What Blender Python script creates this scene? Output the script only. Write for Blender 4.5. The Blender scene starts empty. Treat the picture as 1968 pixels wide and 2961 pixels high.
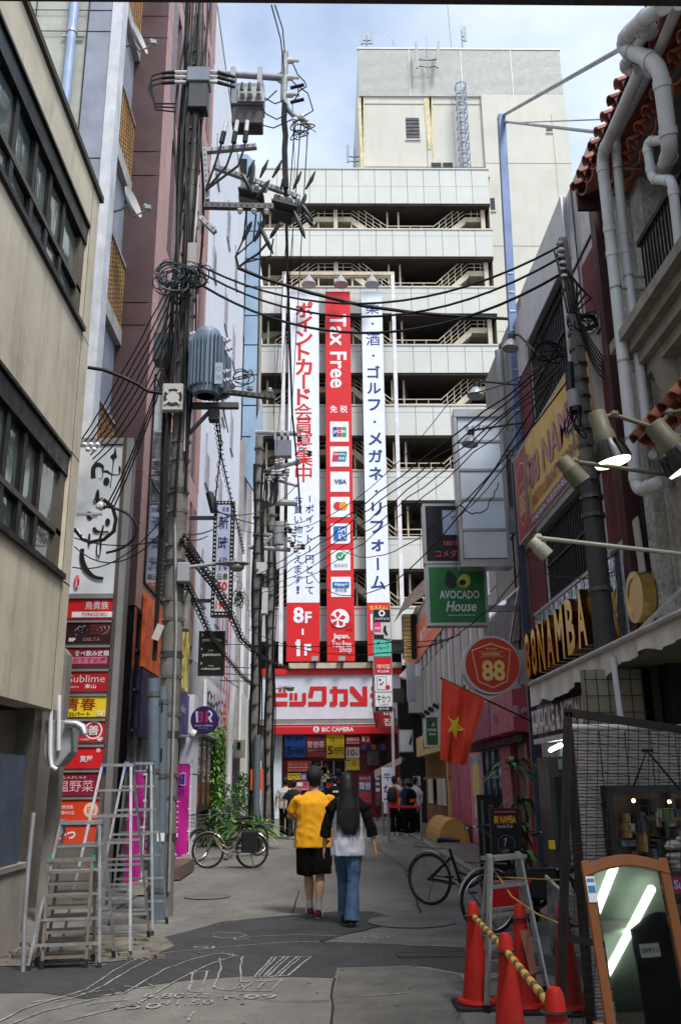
import bpy, bmesh, math, random
import numpy as np
from mathutils import Vector, Matrix, noise as mnoise
random.seed(7)
scene = bpy.context.scene
COL = scene.collection
PW, PH, FPX, HC = 1968.0, 2961.0, 2603.8, 1.6
def _axes():
 a = np.array([935 - PW/2, 2262 - PH/2, FPX]); b = np.array([900 - PW/2, -7200 - PH/2, FPX])
 Y = a/np.linalg.norm(a); Z = b/np.linalg.norm(b); X = np.cross(Y, Z); X /= np.linalg.norm(X); Z = np.cross(X, Y)
 return np.array([X, Y, Z])
RC = _axes()
def _ray(px, py): return RC @ np.array([px - PW/2, py - PH/2, FPX])
def G(px, py, z=0.0):
 d = _ray(px, py); t = (z - HC)/d[2]; return Vector((d[0]*t, d[1]*t, z))
def WX(px, py, x):
 d = _ray(px, py); t = x/d[0]; return Vector((x, d[1]*t, HC + d[2]*t))
def WY(px, py, y):
 d = _ray(px, py); t = y/d[1]; return Vector((d[0]*t, y, HC + d[2]*t))
cam_d = bpy.data.cameras.new('camera'); cam = bpy.data.objects.new('camera', cam_d); COL.objects.link(cam)
cam_d.sensor_fit = 'VERTICAL'; cam_d.sensor_height = 24.0; cam_d.lens = 24.0*FPX/PH
cam_d.clip_start = 0.05; cam_d.clip_end = 2000
_r = RC @ np.array([1, 0, 0]); _u = RC @ np.array([0, -1, 0]); _b = RC @ np.array([0, 0, -1])
cam.matrix_world = Matrix(((_r[0], _u[0], _b[0], 0), (_r[1], _u[1], _b[1], 0), (_r[2], _u[2], _b[2], HC), (0, 0, 0, 1)))
scene.camera = cam
SUN_EL, SUN_ROT = math.radians(56), math.radians(150)
world = bpy.data.worlds.new('World'); scene.world = world; world.use_nodes = True
nt = world.node_tree; nt.nodes.clear()
out = nt.nodes.new('ShaderNodeOutputWorld'); bg = nt.nodes.new('ShaderNodeBackground'); bg.inputs['Strength'].default_value = 0.12
sky = nt.nodes.new('ShaderNodeTexSky'); sky.sky_type = 'NISHITA'; sky.sun_disc = False; sky.sun_elevation = SUN_EL; sky.sun_rotation = SUN_ROT
sky.air_density = 1.0; sky.dust_density = 1.2
tc = nt.nodes.new('ShaderNodeTexCoord'); mp = nt.nodes.new('ShaderNodeMapping'); mp.inputs['Scale'].default_value = (1.5, 1.5, 2.6); mp.inputs['Location'].default_value = (3.3, 1.7, 0.4)
n1 = nt.nodes.new('ShaderNodeTexNoise'); n1.inputs['Scale'].default_value = 1.7; n1.inputs['Detail'].default_value = 5; n1.inputs['Roughness'].default_value = 0.52
rp = nt.nodes.new('ShaderNodeValToRGB'); rp.color_ramp.elements[0].position = 0.34; rp.color_ramp.elements[0].color = (0.22,)*3 + (1,); rp.color_ramp.elements[1].position = 0.60; rp.color_ramp.elements[1].color = (0.93,)*3 + (1,)
mx = nt.nodes.new('ShaderNodeMix'); mx.data_type = 'RGBA'
mx.inputs['B'].default_value = (3.7, 4.05, 4.4, 1)
nt.links.new(tc.outputs['Generated'], mp.inputs['Vector']); nt.links.new(mp.outputs[0], n1.inputs['Vector']); nt.links.new(n1.outputs['Fac'], rp.inputs[0])
nt.links.new(rp.outputs[0], mx.inputs['Factor']); nt.links.new(sky.outputs[0], mx.inputs['A']); nt.links.new(mx.outputs['Result'], bg.inputs['Color']); nt.links.new(bg.outputs[0], out.inputs[0])
sl = bpy.data.lights.new('sun', 'SUN'); sl.energy = 1.5; sl.angle = math.radians(14); sl.color = (1, 0.96, 0.9)
so = bpy.data.objects.new('sun', sl); COL.objects.link(so)
_sd = Vector((math.sin(SUN_ROT)*math.cos(SUN_EL), math.cos(SUN_ROT)*math.cos(SUN_EL), math.sin(SUN_EL)))
so.rotation_euler = _sd.to_track_quat('Z', 'Y').to_euler()
scene.view_settings.view_transform = 'Standard'; scene.view_settings.look = 'None'; scene.view_settings.exposure = 1.3; scene.view_settings.gamma = 1.0
scene.view_settings.use_curve_mapping = False
_M = {}
def mat(name, col, rough=0.75, metal=0.0, var=0.12, scale=2.5, bump=0.0, bscale=40, streak=0.0, dirt=(0.05, 0.045, 0.04), emit=0.0, spec=0.4, stretch=None, speck=0.0):
 if name in _M: return _M[name]
 m = bpy.data.materials.new(name); m.use_nodes = True; _M[name] = m
 t = m.node_tree; N = t.nodes; L = t.links; b = N['Principled BSDF']
 b.inputs['Roughness'].default_value = rough; b.inputs['Metallic'].default_value = metal; b.inputs['Specular IOR Level'].default_value = spec
 c = N.new('ShaderNodeTexCoord'); src = c.outputs['Object']
 def noise(s, det=4, sc=None, ro=0.6):
  n = N.new('ShaderNodeTexNoise'); n.inputs['Scale'].default_value = s; n.inputs['Detail'].default_value = det; n.inputs['Roughness'].default_value = ro
  if sc:
   q = N.new('ShaderNodeMapping'); q.inputs['Scale'].default_value = sc; L.new(src, q.inputs['Vector']); L.new(q.outputs[0], n.inputs['Vector'])
  else: L.new(src, n.inputs['Vector'])
  return n.outputs['Fac']
 def ramp(f, p0, v0, p1, v1):
  r = N.new('ShaderNodeMapRange'); r.inputs['From Min'].default_value = p0; r.inputs['From Max'].default_value = p1; r.inputs['To Min'].default_value = v0; r.inputs['To Max'].default_value = v1
  L.new(f, r.inputs['Value']); return r.outputs['Result']
 def mix(f, a, bb, mode='MIX'):
  x = N.new('ShaderNodeMix'); x.data_type = 'RGBA'; x.blend_type = mode
  if isinstance(f, float): x.inputs['Factor'].default_value = f
  else: L.new(f, x.inputs['Factor'])
  for k, v in (('A', a), ('B', bb)):
   if isinstance(v, tuple): x.inputs[k].default_value = (*v[:3], 1)
   else: L.new(v, x.inputs[k])
  return x.outputs['Result']
 cur = tuple(col)
 if var > 0:
  a = tuple(v*(1 - var) for v in col); d = tuple(min(1, v*(1 + var)) for v in col)
  cur = mix(ramp(noise(scale, 5, stretch), 0.35, 0.0, 0.65, 1.0), a, d)
 if speck > 0:
  cur = mix(ramp(noise(46, 3), 0.56, 0.0, 0.72, speck), cur, (0.26, 0.255, 0.25)); cur = mix(ramp(noise(24, 5), 0.56, 0.0, 0.74, speck*1.2), cur, (0.02, 0.02, 0.02)); cur = mix(ramp(noise(2.6, 6, None, 0.75), 0.55, 0.0, 0.7, 0.4), cur, (0.05, 0.05, 0.048))
 if streak > 0:
  s1 = ramp(noise(1.0, 6, (2.4, 2.4, 0.28), 0.7), 0.5, 0.0, 0.74, streak); cur = mix(s1, cur, dirt)
  s2 = ramp(noise(0.7, 6, None, 0.7), 0.52, 0.0, 0.75, streak*0.8); cur = mix(s2, cur, dirt)
 if isinstance(cur, tuple): b.inputs['Base Color'].default_value = (*cur, 1)
 else: L.new(cur, b.inputs['Base Color'])
 if var > 0 and metal < 0.5: L.new(ramp(noise(scale*2.3, 3), 0.3, max(0.02, rough - 0.1), 0.7, min(1, rough + 0.1)), b.inputs['Roughness'])
 if bump > 0:
  bp = N.new('ShaderNodeBump'); bp.inputs['Strength'].default_value = min(1, bump); bp.inputs['Distance'].default_value = 0.02; L.new(noise(bscale, 4), bp.inputs['Height']); L.new(bp.outputs[0], b.inputs['Normal'])
 if emit > 0: b.inputs['Emission Color'].default_value = (*col, 1); b.inputs['Emission Strength'].default_value = emit
 return m
def glassmat(name, col, rough=0.06, wav=0.15):
 if name in _M: return _M[name]
 m = mat(name, col, rough, 0, 0.25, 1.2, spec=1.0)
 t = m.node_tree; b = t.nodes['Principled BSDF']; n = t.nodes.new('ShaderNodeTexNoise'); n.inputs['Scale'].default_value = 1.3
 bp = t.nodes.new('ShaderNodeBump'); bp.inputs['Strength'].default_value = wav; bp.inputs['Distance'].default_value = 0.03
 t.links.new(n.outputs['Fac'], bp.inputs['Height']); t.links.new(bp.outputs[0], b.inputs['Normal']); b.inputs['IOR'].default_value = 1.9
 for l in list(t.links):
  if l.to_socket == b.inputs['Roughness']: t.links.remove(l)
 b.inputs['Roughness'].default_value = rough
 return m
K = lambda r, g, b: tuple((v/255/12.92 if v/255 <= 0.04045 else ((v/255 + 0.055)/1.055)**2.4) for v in (r, g, b))
BLACK = mat('black_paint', (0.012, 0.012, 0.013), 0.5)
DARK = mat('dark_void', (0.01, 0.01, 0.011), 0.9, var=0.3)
WIRE = mat('cable_rubber', (0.006, 0.006, 0.007), 0.6, var=0.3, spec=0.25)
WHITEP = mat('white_print', (0.72, 0.74, 0.78), 0.55, var=0.06)
REDP = mat('red_print', (0.62, 0.012, 0.016), 0.5, var=0.08)
ALU = mat('aluminium', (0.52, 0.52, 0.53), 0.35, 0.8, var=0.15, scale=8)
STEEL = mat('steel_grey', (0.33, 0.34, 0.36), 0.5, 0.5, var=0.2)
GALV = mat('galvanised', (0.30, 0.31, 0.32), 0.6, 0.25, var=0.2, scale=6, streak=0.25)
PORC = mat('porcelain', (0.55, 0.53, 0.52), 0.3)
class MB:
 def __init__(s): s.v = []; s.f = []; s.m = []; s.cur = 0
 def add(s, vs, fs):
  n = len(s.v); s.v += [tuple(p) for p in vs]; s.f += [tuple(i + n for i in f) for f in fs]; s.m += [s.cur]*len(fs); return s
 def mi(s, i): s.cur = i; return s
 def box(s, x0, x1, y0, y1, z0, z1):
  x0, x1 = sorted((x0, x1)); y0, y1 = sorted((y0, y1)); z0, z1 = sorted((z0, z1))
  return s.add([(x0,y0,z0),(x1,y0,z0),(x1,y1,z0),(x0,y1,z0),(x0,y0,z1),(x1,y0,z1),(x1,y1,z1),(x0,y1,z1)], [(0,3,2,1),(4,5,6,7),(0,1,5,4),(1,2,6,5),(2,3,7,6),(3,0,4,7)])
 def obox(s, c, a, b, d):
  c, a, b, d = Vector(c), Vector(a), Vector(b), Vector(d)
  if a.cross(b).dot(d) < 0: a = -a
  return s.add([c-a-b-d, c+a-b-d, c+a+b-d, c-a+b-d, c-a-b+d, c+a-b+d, c+a+b+d, c-a+b+d], [(0,3,2,1),(4,5,6,7),(0,1,5,4),(1,2,6,5),(2,3,7,6),(3,0,4,7)])
 def bar(s, p, q, w, h=None, up=(0,0,1)):
  p, q = Vector(p), Vector(q); d = q - p; h = h or w
  u = Vector(up);
  if abs(d.normalized().dot(u)) > 0.95: u = Vector((1,0,0))
  x = d.cross(u).normalized(); y = x.cross(d).normalized()
  return s.obox((p+q)/2, x*w/2, y*h/2, d/2)
 def quad(s, *p): return s.add(p, [tuple(range(len(p)))])
 def prism(s, pts, d):
  n = len(pts); d = Vector(d); pts = [Vector(p) for p in pts]
  return s.add(pts + [p + d for p in pts], [tuple(range(n))[::-1], tuple(range(n, 2*n))] + [(i, (i+1) % n, n + (i+1) % n, n + i) for i in range(n)])
 def tube(s, pts, r, n=6, r1=None, closed=False, cap=True):
  pts = [Vector(p) for p in pts]; k = len(pts)
  rr = r if isinstance(r, (list, tuple)) else [r + ((r1 - r)*i/max(1, k-1) if r1 is not None else 0) for i in range(k)]
  vs = []; x = None
  for i, p in enumerate(pts):
   a = pts[(i-1) % k] if (closed or i > 0) else p; b = pts[(i+1) % k] if (closed or i < k-1) else p
   d = (b - a); d = d.normalized() if d.length > 1e-9 else Vector((0,0,1))
   if x is None: x = d.orthogonal().normalized()
   else:
    x = x - d*x.dot(d); x = x.normalized() if x.length > 1e-6 else d.orthogonal().normalized()
   y = d.cross(x)
   vs += [p + (x*math.cos(2*math.pi*j/n) + y*math.sin(2*math.pi*j/n))*rr[i] for j in range(n)]
  fs = []
  for i in range(k if closed else k-1):
   a = i*n; b = ((i+1) % k)*n
   fs += [(a+j, a+(j+1) % n, b+(j+1) % n, b+j) for j in range(n)]
  if cap and not closed: fs += [tuple(range(n))[::-1], tuple((k-1)*n + j for j in range(n))]
  return s.add(vs, fs)
 def cyl(s, p, q, r, r1=None, n=12): return s.tube([p, q], r, n, r if r1 is None else r1)
 def lathe(s, c, prof, n=14, ax=(0,0,1)):
  c = Vector(c); ax = Vector(ax).normalized(); x = ax.orthogonal().normalized(); y = ax.cross(x); vs = []; fs = []
  for r, z in prof: vs += [c + ax*z + (x*math.cos(2*math.pi*j/n) + y*math.sin(2*math.pi*j/n))*max(r, 1e-4) for j in range(n)]
  for i in range(len(prof)-1): fs += [(i*n+j, i*n+(j+1) % n, (i+1)*n+(j+1) % n, (i+1)*n+j) for j in range(n)]
  fs += [tuple(range(n))[::-1], tuple((len(prof)-1)*n + j for j in range(n))]
  return s.add(vs, fs)
 def ball(s, c, r, n=10, sc=(1,1,1)):
  c = Vector(c); vs = []; fs = []; m = n//2
  for i in range(m+1):
   t = math.pi*i/m
   vs += [c + Vector((math.sin(t)*math.cos(2*math.pi*j/n)*r*sc[0], math.sin(t)*math.sin(2*math.pi*j/n)*r*sc[1], math.cos(t)*r*sc[2])) for j in range(n)]
  for i in range(m): fs += [(i*n+j, (i+1)*n+j, (i+1)*n+(j+1) % n, i*n+(j+1) % n) for j in range(n)]
  return s.add(vs, fs)
 def loft(s, rings):
  n = 16; vs = []; fs = []
  for c, rx, ry, xv, yv in rings:
   c = Vector(c); xv = Vector(xv); yv = Vector(yv)
   vs += [c + xv*rx*math.cos(2*math.pi*j/n) + yv*ry*math.sin(2*math.pi*j/n) for j in range(n)]
  for i in range(len(rings)-1): fs += [(i*n+j, i*n+(j+1) % n, (i+1)*n+(j+1) % n, (i+1)*n+j) for j in range(n)]
  fs += [tuple(range(n))[::-1], tuple((len(rings)-1)*n + j for j in range(n))]
  return s.add(vs, fs)
def smoothmesh(me, ang=40):
 me.shade_smooth()
 try: me.set_sharp_from_angle(angle=math.radians(ang))
 except Exception: pass
def build(name, mb, mats, parent=None, smooth=False, bevel=0, kind=None, label=None):
 me = bpy.data.meshes.new(name); me.from_pydata([tuple(v) for v in mb.v], [], mb.f)
 mats = mats if isinstance(mats, (list, tuple)) else [mats]
 for m in mats: me.materials.append(m)
 if len(mats) > 1: me.polygons.foreach_set('material_index', mb.m)
 me.update()
 if parent is not None and parent.get('_o') is not None:
  o3 = parent['_o']; me.transform(Matrix.Translation((-o3[0], -o3[1], -o3[2])))
 if smooth: smoothmesh(me)
 o = bpy.data.objects.new(name, me); COL.objects.link(o)
 if parent is not None: o.parent = parent
 if bevel:
  md = o.modifiers.new('bevel', 'BEVEL'); md.width = bevel; md.segments = 1; md.limit_method = 'ANGLE'
 if kind: o['kind'] = kind
 if label: o['label'] = label
 return o
def T(name, label, cat, loc=(0,0,0), group=None):
 o = bpy.data.objects.new(name, None); COL.objects.link(o); o.location = loc; o.empty_display_size = 0.1
 o['_o'] = [float(v) for v in loc]
 o['label'] = label; o['category'] = cat
 if group: o['group'] = group
 return o
def P(root, name, mb, m, **k):
 return build(name, mb, m, parent=root, **k)
def SP(part, name, mb, m, **k):
 me_parent = part.parent; o = build(name, mb, m, parent=None, **k)
 if me_parent is not None and me_parent.get('_o') is not None:
  q = me_parent['_o']; o.data.transform(Matrix.Translation((-q[0], -q[1], -q[2])))
 elif part.get('_o') is not None:
  q = part['_o']; o.data.transform(Matrix.Translation((-q[0], -q[1], -q[2])))
 o.parent = part; return o
def tag(o, label, cat, group=None):
 o['label'] = label; o['category'] = cat
 if group: o['group'] = group
 return o
def dup(root, loc, rotz=0, label=None, group=None):
 r = root.copy(); COL.objects.link(r); r.location = loc; r.rotation_euler = (0, 0, rotz)
 if label: r['label'] = label
 if group: r['group'] = group
 for ch in list(root.children):
  c = ch.copy(); COL.objects.link(c); c.parent = r
  for g in list(ch.children):
   d = g.copy(); COL.objects.link(d); d.parent = c
 return r
def inst(src, off, parent, rot=None):
 c = src.copy(); COL.objects.link(c); c.parent = parent; c.location = Vector(src.location) + Vector(off)
 if rot is not None: c.rotation_euler = rot
 return c
_TX = {}
def _text_mesh(body, bold=0.0, shear=0.0, space=1.0):
 k = (body, bold, shear, space)
 if k in _TX: return _TX[k]
 cu = bpy.data.curves.new('t', 'FONT'); cu.body = body; cu.size = 1; cu.offset = bold; cu.shear = shear; cu.space_character = space
 cu.resolution_u = 2; cu.extrude = 0.0; cu.align_x = 'CENTER'
 ob = bpy.data.objects.new('t', cu); COL.objects.link(ob)
 dg = bpy.context.evaluated_depsgraph_get(); me = bpy.data.meshes.new_from_object(ob.evaluated_get(dg))
 vs = [tuple(v.co) for v in me.vertices]; fs = [tuple(p.vertices) for p in me.polygons]
 bpy.data.objects.remove(ob); bpy.data.curves.remove(cu); bpy.data.meshes.remove(me)
 if not vs: vs = [(0,0,0),(0.01,0,0),(0,0.01,0)]; fs = [(0,1,2)]
 a = np.array(vs); _TX[k] = (a, fs, a.min(0), a.max(0)); return _TX[k]
def text(mb, body, c, right, up, w=None, h=None, bold=0.012, shear=0.0, space=1.0, rot=0.0):
 bold = min(bold, 0.01 if any(ord(q) >= 0x4E00 for q in body) else 0.022 if len(body) > 5 else 0.03)
 a, fs, lo, hi = _text_mesh(body, bold, shear, space)
 sx = hi[0]-lo[0]; sy = hi[1]-lo[1]; cx = (hi[0]+lo[0])/2; cy = (hi[1]+lo[1])/2
 if w and h: kx, ky = w/max(sx, 1e-3), h/max(sy, 1e-3)
 elif w: kx = ky = w/max(sx, 1e-3)
 else: kx = ky = h/max(sy, 1e-3)
 R, U, C = Vector(right), Vector(up), Vector(c); cr, sr = math.cos(rot), math.sin(rot); n = R.cross(U).normalized()
 vs = []
 for v in a:
  x = (v[0]-cx)*kx; y = (v[1]-cy)*ky; x, y = x*cr - y*sr, x*sr + y*cr
  vs.append(C + R*x + U*y)
 mb.add(vs, fs); return mb
def vtext(mb, body, top, right, up, size, pitch, bold=0.02, w=1.0):
 for i, ch in enumerate(body):
  if ch == ' ': continue
  c = Vector(top) - Vector(up)*pitch*(i + 0.5)
  if ch in 'ー-–': text(mb, 'ー' if ch == 'ー' else '-', c, right, up, h=None, w=size*0.85*w, bold=bold, rot=-math.pi/2)
  elif ch == '・': text(mb, '・', c, right, up, w=size*0.2, h=size*0.2, bold=bold)
  else:
   bb_ = min(bold, 0.008 if ord(ch) >= 0x4E00 else 0.038); a = _text_mesh(ch, bb_); sx = a[3][0]-a[2][0]; sy = a[3][1]-a[2][1]
   k = size/max(0.9, sx, sy); text(mb, ch, c, right, up, w=sx*k*w, h=sy*k, bold=bold)
 return mb
def stroke(mb, pts, c, R, U, w, n=None):
 R, U, C = Vector(R), Vector(U), Vector(c); vs = []; fs = []
 P_ = []
 for i in range(len(pts)-1):
  p0 = pts[max(0, i-1)]; p1 = pts[i]; p2 = pts[i+1]; p3 = pts[min(len(pts)-1, i+2)]
  for k in range(5):
   t = k/5; P_.append(tuple(0.5*((2*b) + (-a+c_)*t + (2*a-5*b+4*c_-d)*t*t + (-a+3*b-3*c_+d)*t**3) for a, b, c_, d in zip(p0, p1, p2, p3)))
 P_.append(pts[-1])
 for i, (x, y, hw) in enumerate(P_):
  a = P_[max(0, i-1)]; b = P_[min(len(P_)-1, i+1)]; dx, dy = b[0]-a[0], b[1]-a[1]; l = math.hypot(dx, dy) or 1
  nx, ny = -dy/l, dx/l; hw = max(hw, 0.05)*w
  vs += [C + R*(x+nx*hw) + U*(y+ny*hw), C + R*(x-nx*hw) + U*(y-ny*hw)]
 for i in range(len(P_)-1): fs.append((2*i, 2*i+1, 2*i+3, 2*i+2))
 mb.add(vs, fs); return mb
def disc(mb, c, R, U, r, n=24, ry=None):
 R, U, C = Vector(R), Vector(U), Vector(c); ry = ry or r
 return mb.add([C + R*r*math.cos(2*math.pi*i/n) + U*ry*math.sin(2*math.pi*i/n) for i in range(n)], [tuple(range(n))])
def ringf(mb, c, R, U, r0, r1, n=28, a0=0, a1=2*math.pi):
 R, U, C = Vector(R), Vector(U), Vector(c); vs = []; fs = []
 for i in range(n+1):
  a = a0 + (a1-a0)*i/n; d = R*math.cos(a) + U*math.sin(a); vs += [C + d*r0, C + d*r1]
 for i in range(n): fs.append((2*i, 2*i+1, 2*i+3, 2*i+2))
 return mb.add(vs, fs)
FR, FU = Vector((1,0,0)), Vector((0,0,1))     # a face that looks towards the camera (normal -Y)
RR, RU = Vector((0,-1,0)), Vector((0,0,1))    # a face on the right walls (normal -X)
LR, LU = Vector((0,1,0)), Vector((0,0,1))     # a face on the left walls (normal +X)
def sag(p, q, s, n=12, jit=0.0):
 p, q = Vector(p), Vector(q); o = []
 for i in range(n+1):
  t = i/n; c = p.lerp(q, t); c.z -= 4*s*t*(1-t)
  if 0 < i < n and jit: c += Vector((random.uniform(-jit, jit), random.uniform(-jit, jit), random.uniform(-jit, jit)))
  o.append(c)
 return o
# GROUND
def struct(name, mb, m, parent=None, **k):
 return build(name, mb, m, parent=parent, kind=None if parent is not None else 'structure', **k)
ASPH = mat('asphalt_worn', K(114, 112, 107), 0.9, var=0.2, scale=1.1, bump=0.5, bscale=160, streak=0.3, dirt=K(158,156,150), speck=0.45, stretch=(1, 0.35, 1))
ASPD = mat('asphalt_fresh', K(62, 62, 64), 0.9, var=0.2, scale=1.6, bump=0.6, bscale=140, speck=0.25)
ASPM = mat('asphalt_patch', K(106, 105, 102), 0.9, var=0.22, scale=2, bump=0.5, bscale=150, speck=0.3)
CONCR = mat('kerb_concrete', K(140, 134, 126), 0.85, var=0.2, scale=3, bump=0.4, bscale=70, streak=0.25)
CHALK = mat('chalk', K(140, 140, 136), 0.95, var=0.45, scale=14)
g = MB(); g.quad((-400,-60,0),(400,-60,0),(400,700,0),(-400,700,0)); struct('ground', g, mat('far_asphalt', K(92,92,90), 0.9, bump=0.3))
g = MB(); g.quad((-4.2,-6,0.004),(4.2,-6,0.004),(4.2,44,0.004),(-4.2,44,0.004)); struct('road', g, ASPH)
def sheet(name, px, z, m):
 g = MB(); g.v = [tuple(G(x, y, z)) for x, y in px][::-1]; g.f = [tuple(range(len(px)))]; g.m = [0]
 me = bpy.data.meshes.new(name); bm = bmesh.new(); vs = [bm.verts.new(v) for v in g.v]; f = bm.faces.new(vs); bmesh.ops.triangulate(bm, faces=[f]); bm.normal_update()
 for f in bm.faces:
  if f.normal.z < 0: f.normal_flip()
 bm.to_mesh(me); bm.free(); me.materials.append(m); o = bpy.data.objects.new(name, me); COL.objects.link(o); o['kind'] = 'structure'; return o
sheet('asphalt_patch', [(-60,2800),(140,2792),(300,2790),(395,2738),(480,2708),(560,2688),(640,2665),(770,2652),(905,2640),(1000,2633),(1080,2636),(1150,2655),(1110,2678),(1050,2690),(990,2705),(925,2722),(1100,2728),(1310,2737),(1460,2752),(1700,2768),(1700,2825),(1450,2810),(1330,2812),(1240,2795),(1170,2790),(1120,2792),(975,2797),(972,2812),(965,2827),(800,2822),(700,2822),(560,2832),(420,2850),(330,2875),(250,2888),(120,2870),(-60,2872)], 0.008, ASPD)
sheet('asphalt_patch', [(925,2722),(990,2705),(1110,2680),(1180,2650),(1280,2640),(1420,2645),(1480,2690),(1480,2740),(1310,2737),(1100,2728)], 0.008, ASPM)
sheet('asphalt_patch', [(980,2800),(1120,2794),(1170,2794),(1330,2816),(1360,2880),(1300,2990),(970,2990),(965,2880)], 0.0085, mat('asphalt_patch_b', K(98,96,92), 0.88, var=0.2, scale=2.5, bump=0.5, bscale=150, speck=0.3))
sheet('concrete_apron', [(-80,2765),(40,2742),(170,2718),(330,2706),(480,2712),(505,2735),(440,2764),(330,2780),(180,2790),(-80,2795)], 0.014, mat('broken_concrete', K(112,106,96), 0.9, var=0.3, scale=4, bump=0.8, bscale=30, streak=0.4))
mb = MB(); mb.box(2.85, 4.1, 7, 44, 0.0, 0.03); struct('pavement', mb, mat('pavement', K(112,106,102), 0.85, var=0.2, scale=1.5, bump=0.4, bscale=90, speck=0.2))
mb = MB(); mb.box(2.66, 2.85, 7, 44, 0.0, 0.045); struct('kerb', mb, CONCR)
mb = MB(); mb.box(-3.3, -2.75, 12.6, 21, 0.0, 0.03); struct('pavement', mb, mat('pavement', K(112,106,102), 0.85))
mb = MB()
def ribbon(mb, px, w, z=0.012, jit=0.0):
 pts = [G(x, y, z) for x, y in px]; q = []
 for i in range(len(pts)-1):
  for k in range(4):
   p = pts[i].lerp(pts[i+1], k/4);
   if jit: p += Vector((random.uniform(-jit, jit), random.uniform(-jit, jit), 0))
   q.append(p)
 q.append(pts[-1]); vs = []; fs = []
 for i, p in enumerate(q):
  d = q[min(i+1, len(q)-1)] - q[max(0, i-1)]; n = Vector((-d.y, d.x, 0)); n = n.normalized() if n.length > 0 else Vector((1,0,0)); ww = w*random.uniform(0.6, 1.2)
  vs += [p + n*ww/2, p - n*ww/2]
 for i in range(len(q)-1): fs.append((2*i, 2*i+1, 2*i+3, 2*i+2))
 mb.add(vs, fs)
ribbon(mb, [(1125,2668),(1060,2688),(1000,2700),(925,2722)], 0.035, jit=0.015)
ribbon(mb, [(865,2575),(845,2640)], 0.02, jit=0.01); ribbon(mb, [(965,2827),(960,2900),(955,2990)], 0.02, jit=0.01)
ribbon(mb, [(1060,2430),(1170,2510),(1200,2600),(1215,2640)], 0.03, jit=0.02); ribbon(mb, [(640,2880),(800,2895),(950,2893)], 0.012, jit=0.01)
ribbon(mb, [(1300,2460),(1345,2560),(1440,2690)], 0.03, jit=0.006); ribbon(mb, [(1322,2450),(1385,2545),(1500,2690)], 0.03, jit=0.006)
struct('road_cracks', mb, mat('tar_seam', K(38,38,38), 0.8))
mb = MB(); W1 = 0.017
for px in ([(90,2898),(170,2885),(250,2860),(330,2805),(400,2770),(445,2765)], [(160,2895),(230,2880),(300,2850),(380,2800),(445,2768)], [(400,2770),(418,2775)], [(425,2766),(440,2771)],
  [(270,2880),(360,2870),(480,2800),(560,2772),(620,2757),(672,2757),(680,2763),(600,2790),(500,2840),(400,2900),(290,2925),(190,2950)], [(0,2952),(70,2915),(150,2890),(250,2870),(330,2860)], [(30,2961),(120,2925),(240,2895),(350,2868)],
  [(360,2850),(410,2856),(450,2850),(430,2845)], [(430,2762),(500,2752),(660,2737),(780,2727),(860,2722),(925,2724)], [(676,2712),(680,2717),(722,2714)], [(676,2712),(760,2706),(870,2702),(980,2706),(1100,2710)], [(1170,2732),(1300,2736),(1420,2745)],
  [(790,2766),(735,2825)], [(800,2766),(745,2825)], [(822,2766),(762,2823)], [(835,2766),(772,2823)], [(858,2766),(795,2822)], [(870,2766),(806,2822)], [(898,2766),(830,2822)], [(785,2766),(900,2765)], [(735,2825),(835,2821)],
  [(560,2812),(545,2862)], [(600,2808),(582,2866)], [(560,2812),(608,2806)], [(545,2864),(590,2868)], [(635,2770),(640,2800),(618,2855)], [(700,2766),(695,2800),(700,2855)], [(618,2855),(660,2862),(705,2852)],
  [(615,2700),(640,2695),(690,2697),(712,2704),(690,2710),(640,2712),(615,2706)], [(700,2838),(670,2860)], [(735,2836),(700,2862)], [(770,2834),(740,2862)], [(815,2832),(785,2862)], [(660,2862),(790,2864)], [(700,2838),(815,2832)],
  [(250,2905),(300,2895),(370,2890)], [(320,2912),(400,2905)], [(560,2925),(545,2950)], [(1050,2880),(1180,2870)], [(640,2755),(690,2765)], [(815,2660),(830,2656),(880,2658)]):
 ribbon(mb, px, W1, 0.0135, 0.006)
for body, x, y, w, h in (('0.80', 475, 2878, 0.32, 0.16), ('60', 560, 2877, 0.18, 0.14), ('150', 400, 2908, 0.34, 0.17), ('41.50', 540, 2897, 0.4, 0.15), ('1.09', 725, 2881, 0.4, 0.15), ('W 130', 1045, 2711, 0.6, 0.1), ('2-5', 630, 2878, 0.25, 0.12), ('GL', 600, 2738, 0.3, 0.1)):
 text(mb, body, G(x, y, 0.0135), (1,0,0), (0,1,0), w=w, h=h, bold=0.0)
struct('chalk_drawing', mb, CHALK)
def manhole(px, py, r, label, mt, ring=CONCR):
 c = G(px, py, 0.009); t = T('manhole_cover', label, 'manhole cover', (c.x, c.y, 0), 'manhole covers in the road'); ring = mt
 m1 = MB(); m1.lathe((c.x, c.y, 0.001), [(r, 0), (r, 0.016), (0, 0.016)], 28); P(t, 'lid', m1, mt)
 m2 = MB(); ringf(m2, (c.x, c.y, 0.0185), (1,0,0), (0,1,0), r*1.0, r*1.14, 32)
 for q in (0.5,): ringf(m2, (c.x, c.y, 0.0195), (1,0,0), (0,1,0), r*q, r*(q+0.03), 24)
 P(t, 'rim', m2, ring)
IRON = mat('cast_iron', K(70,62,54), 0.6, 0.3, var=0.3, scale=9, bump=0.7, bscale=60)
manhole(1190, 2665, 0.46, 'large round manhole cover with a pale ring, right of the woman', ASPM)
manhole(600, 2593, 0.30, 'small worn manhole cover near the parked bikes on the left', ASPM)
c = G(1260, 2761, 0.009); t = T('access_hatch', 'small rectangular steel access lid in the dark asphalt band', 'drain lid', (c.x, c.y, 0))
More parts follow.
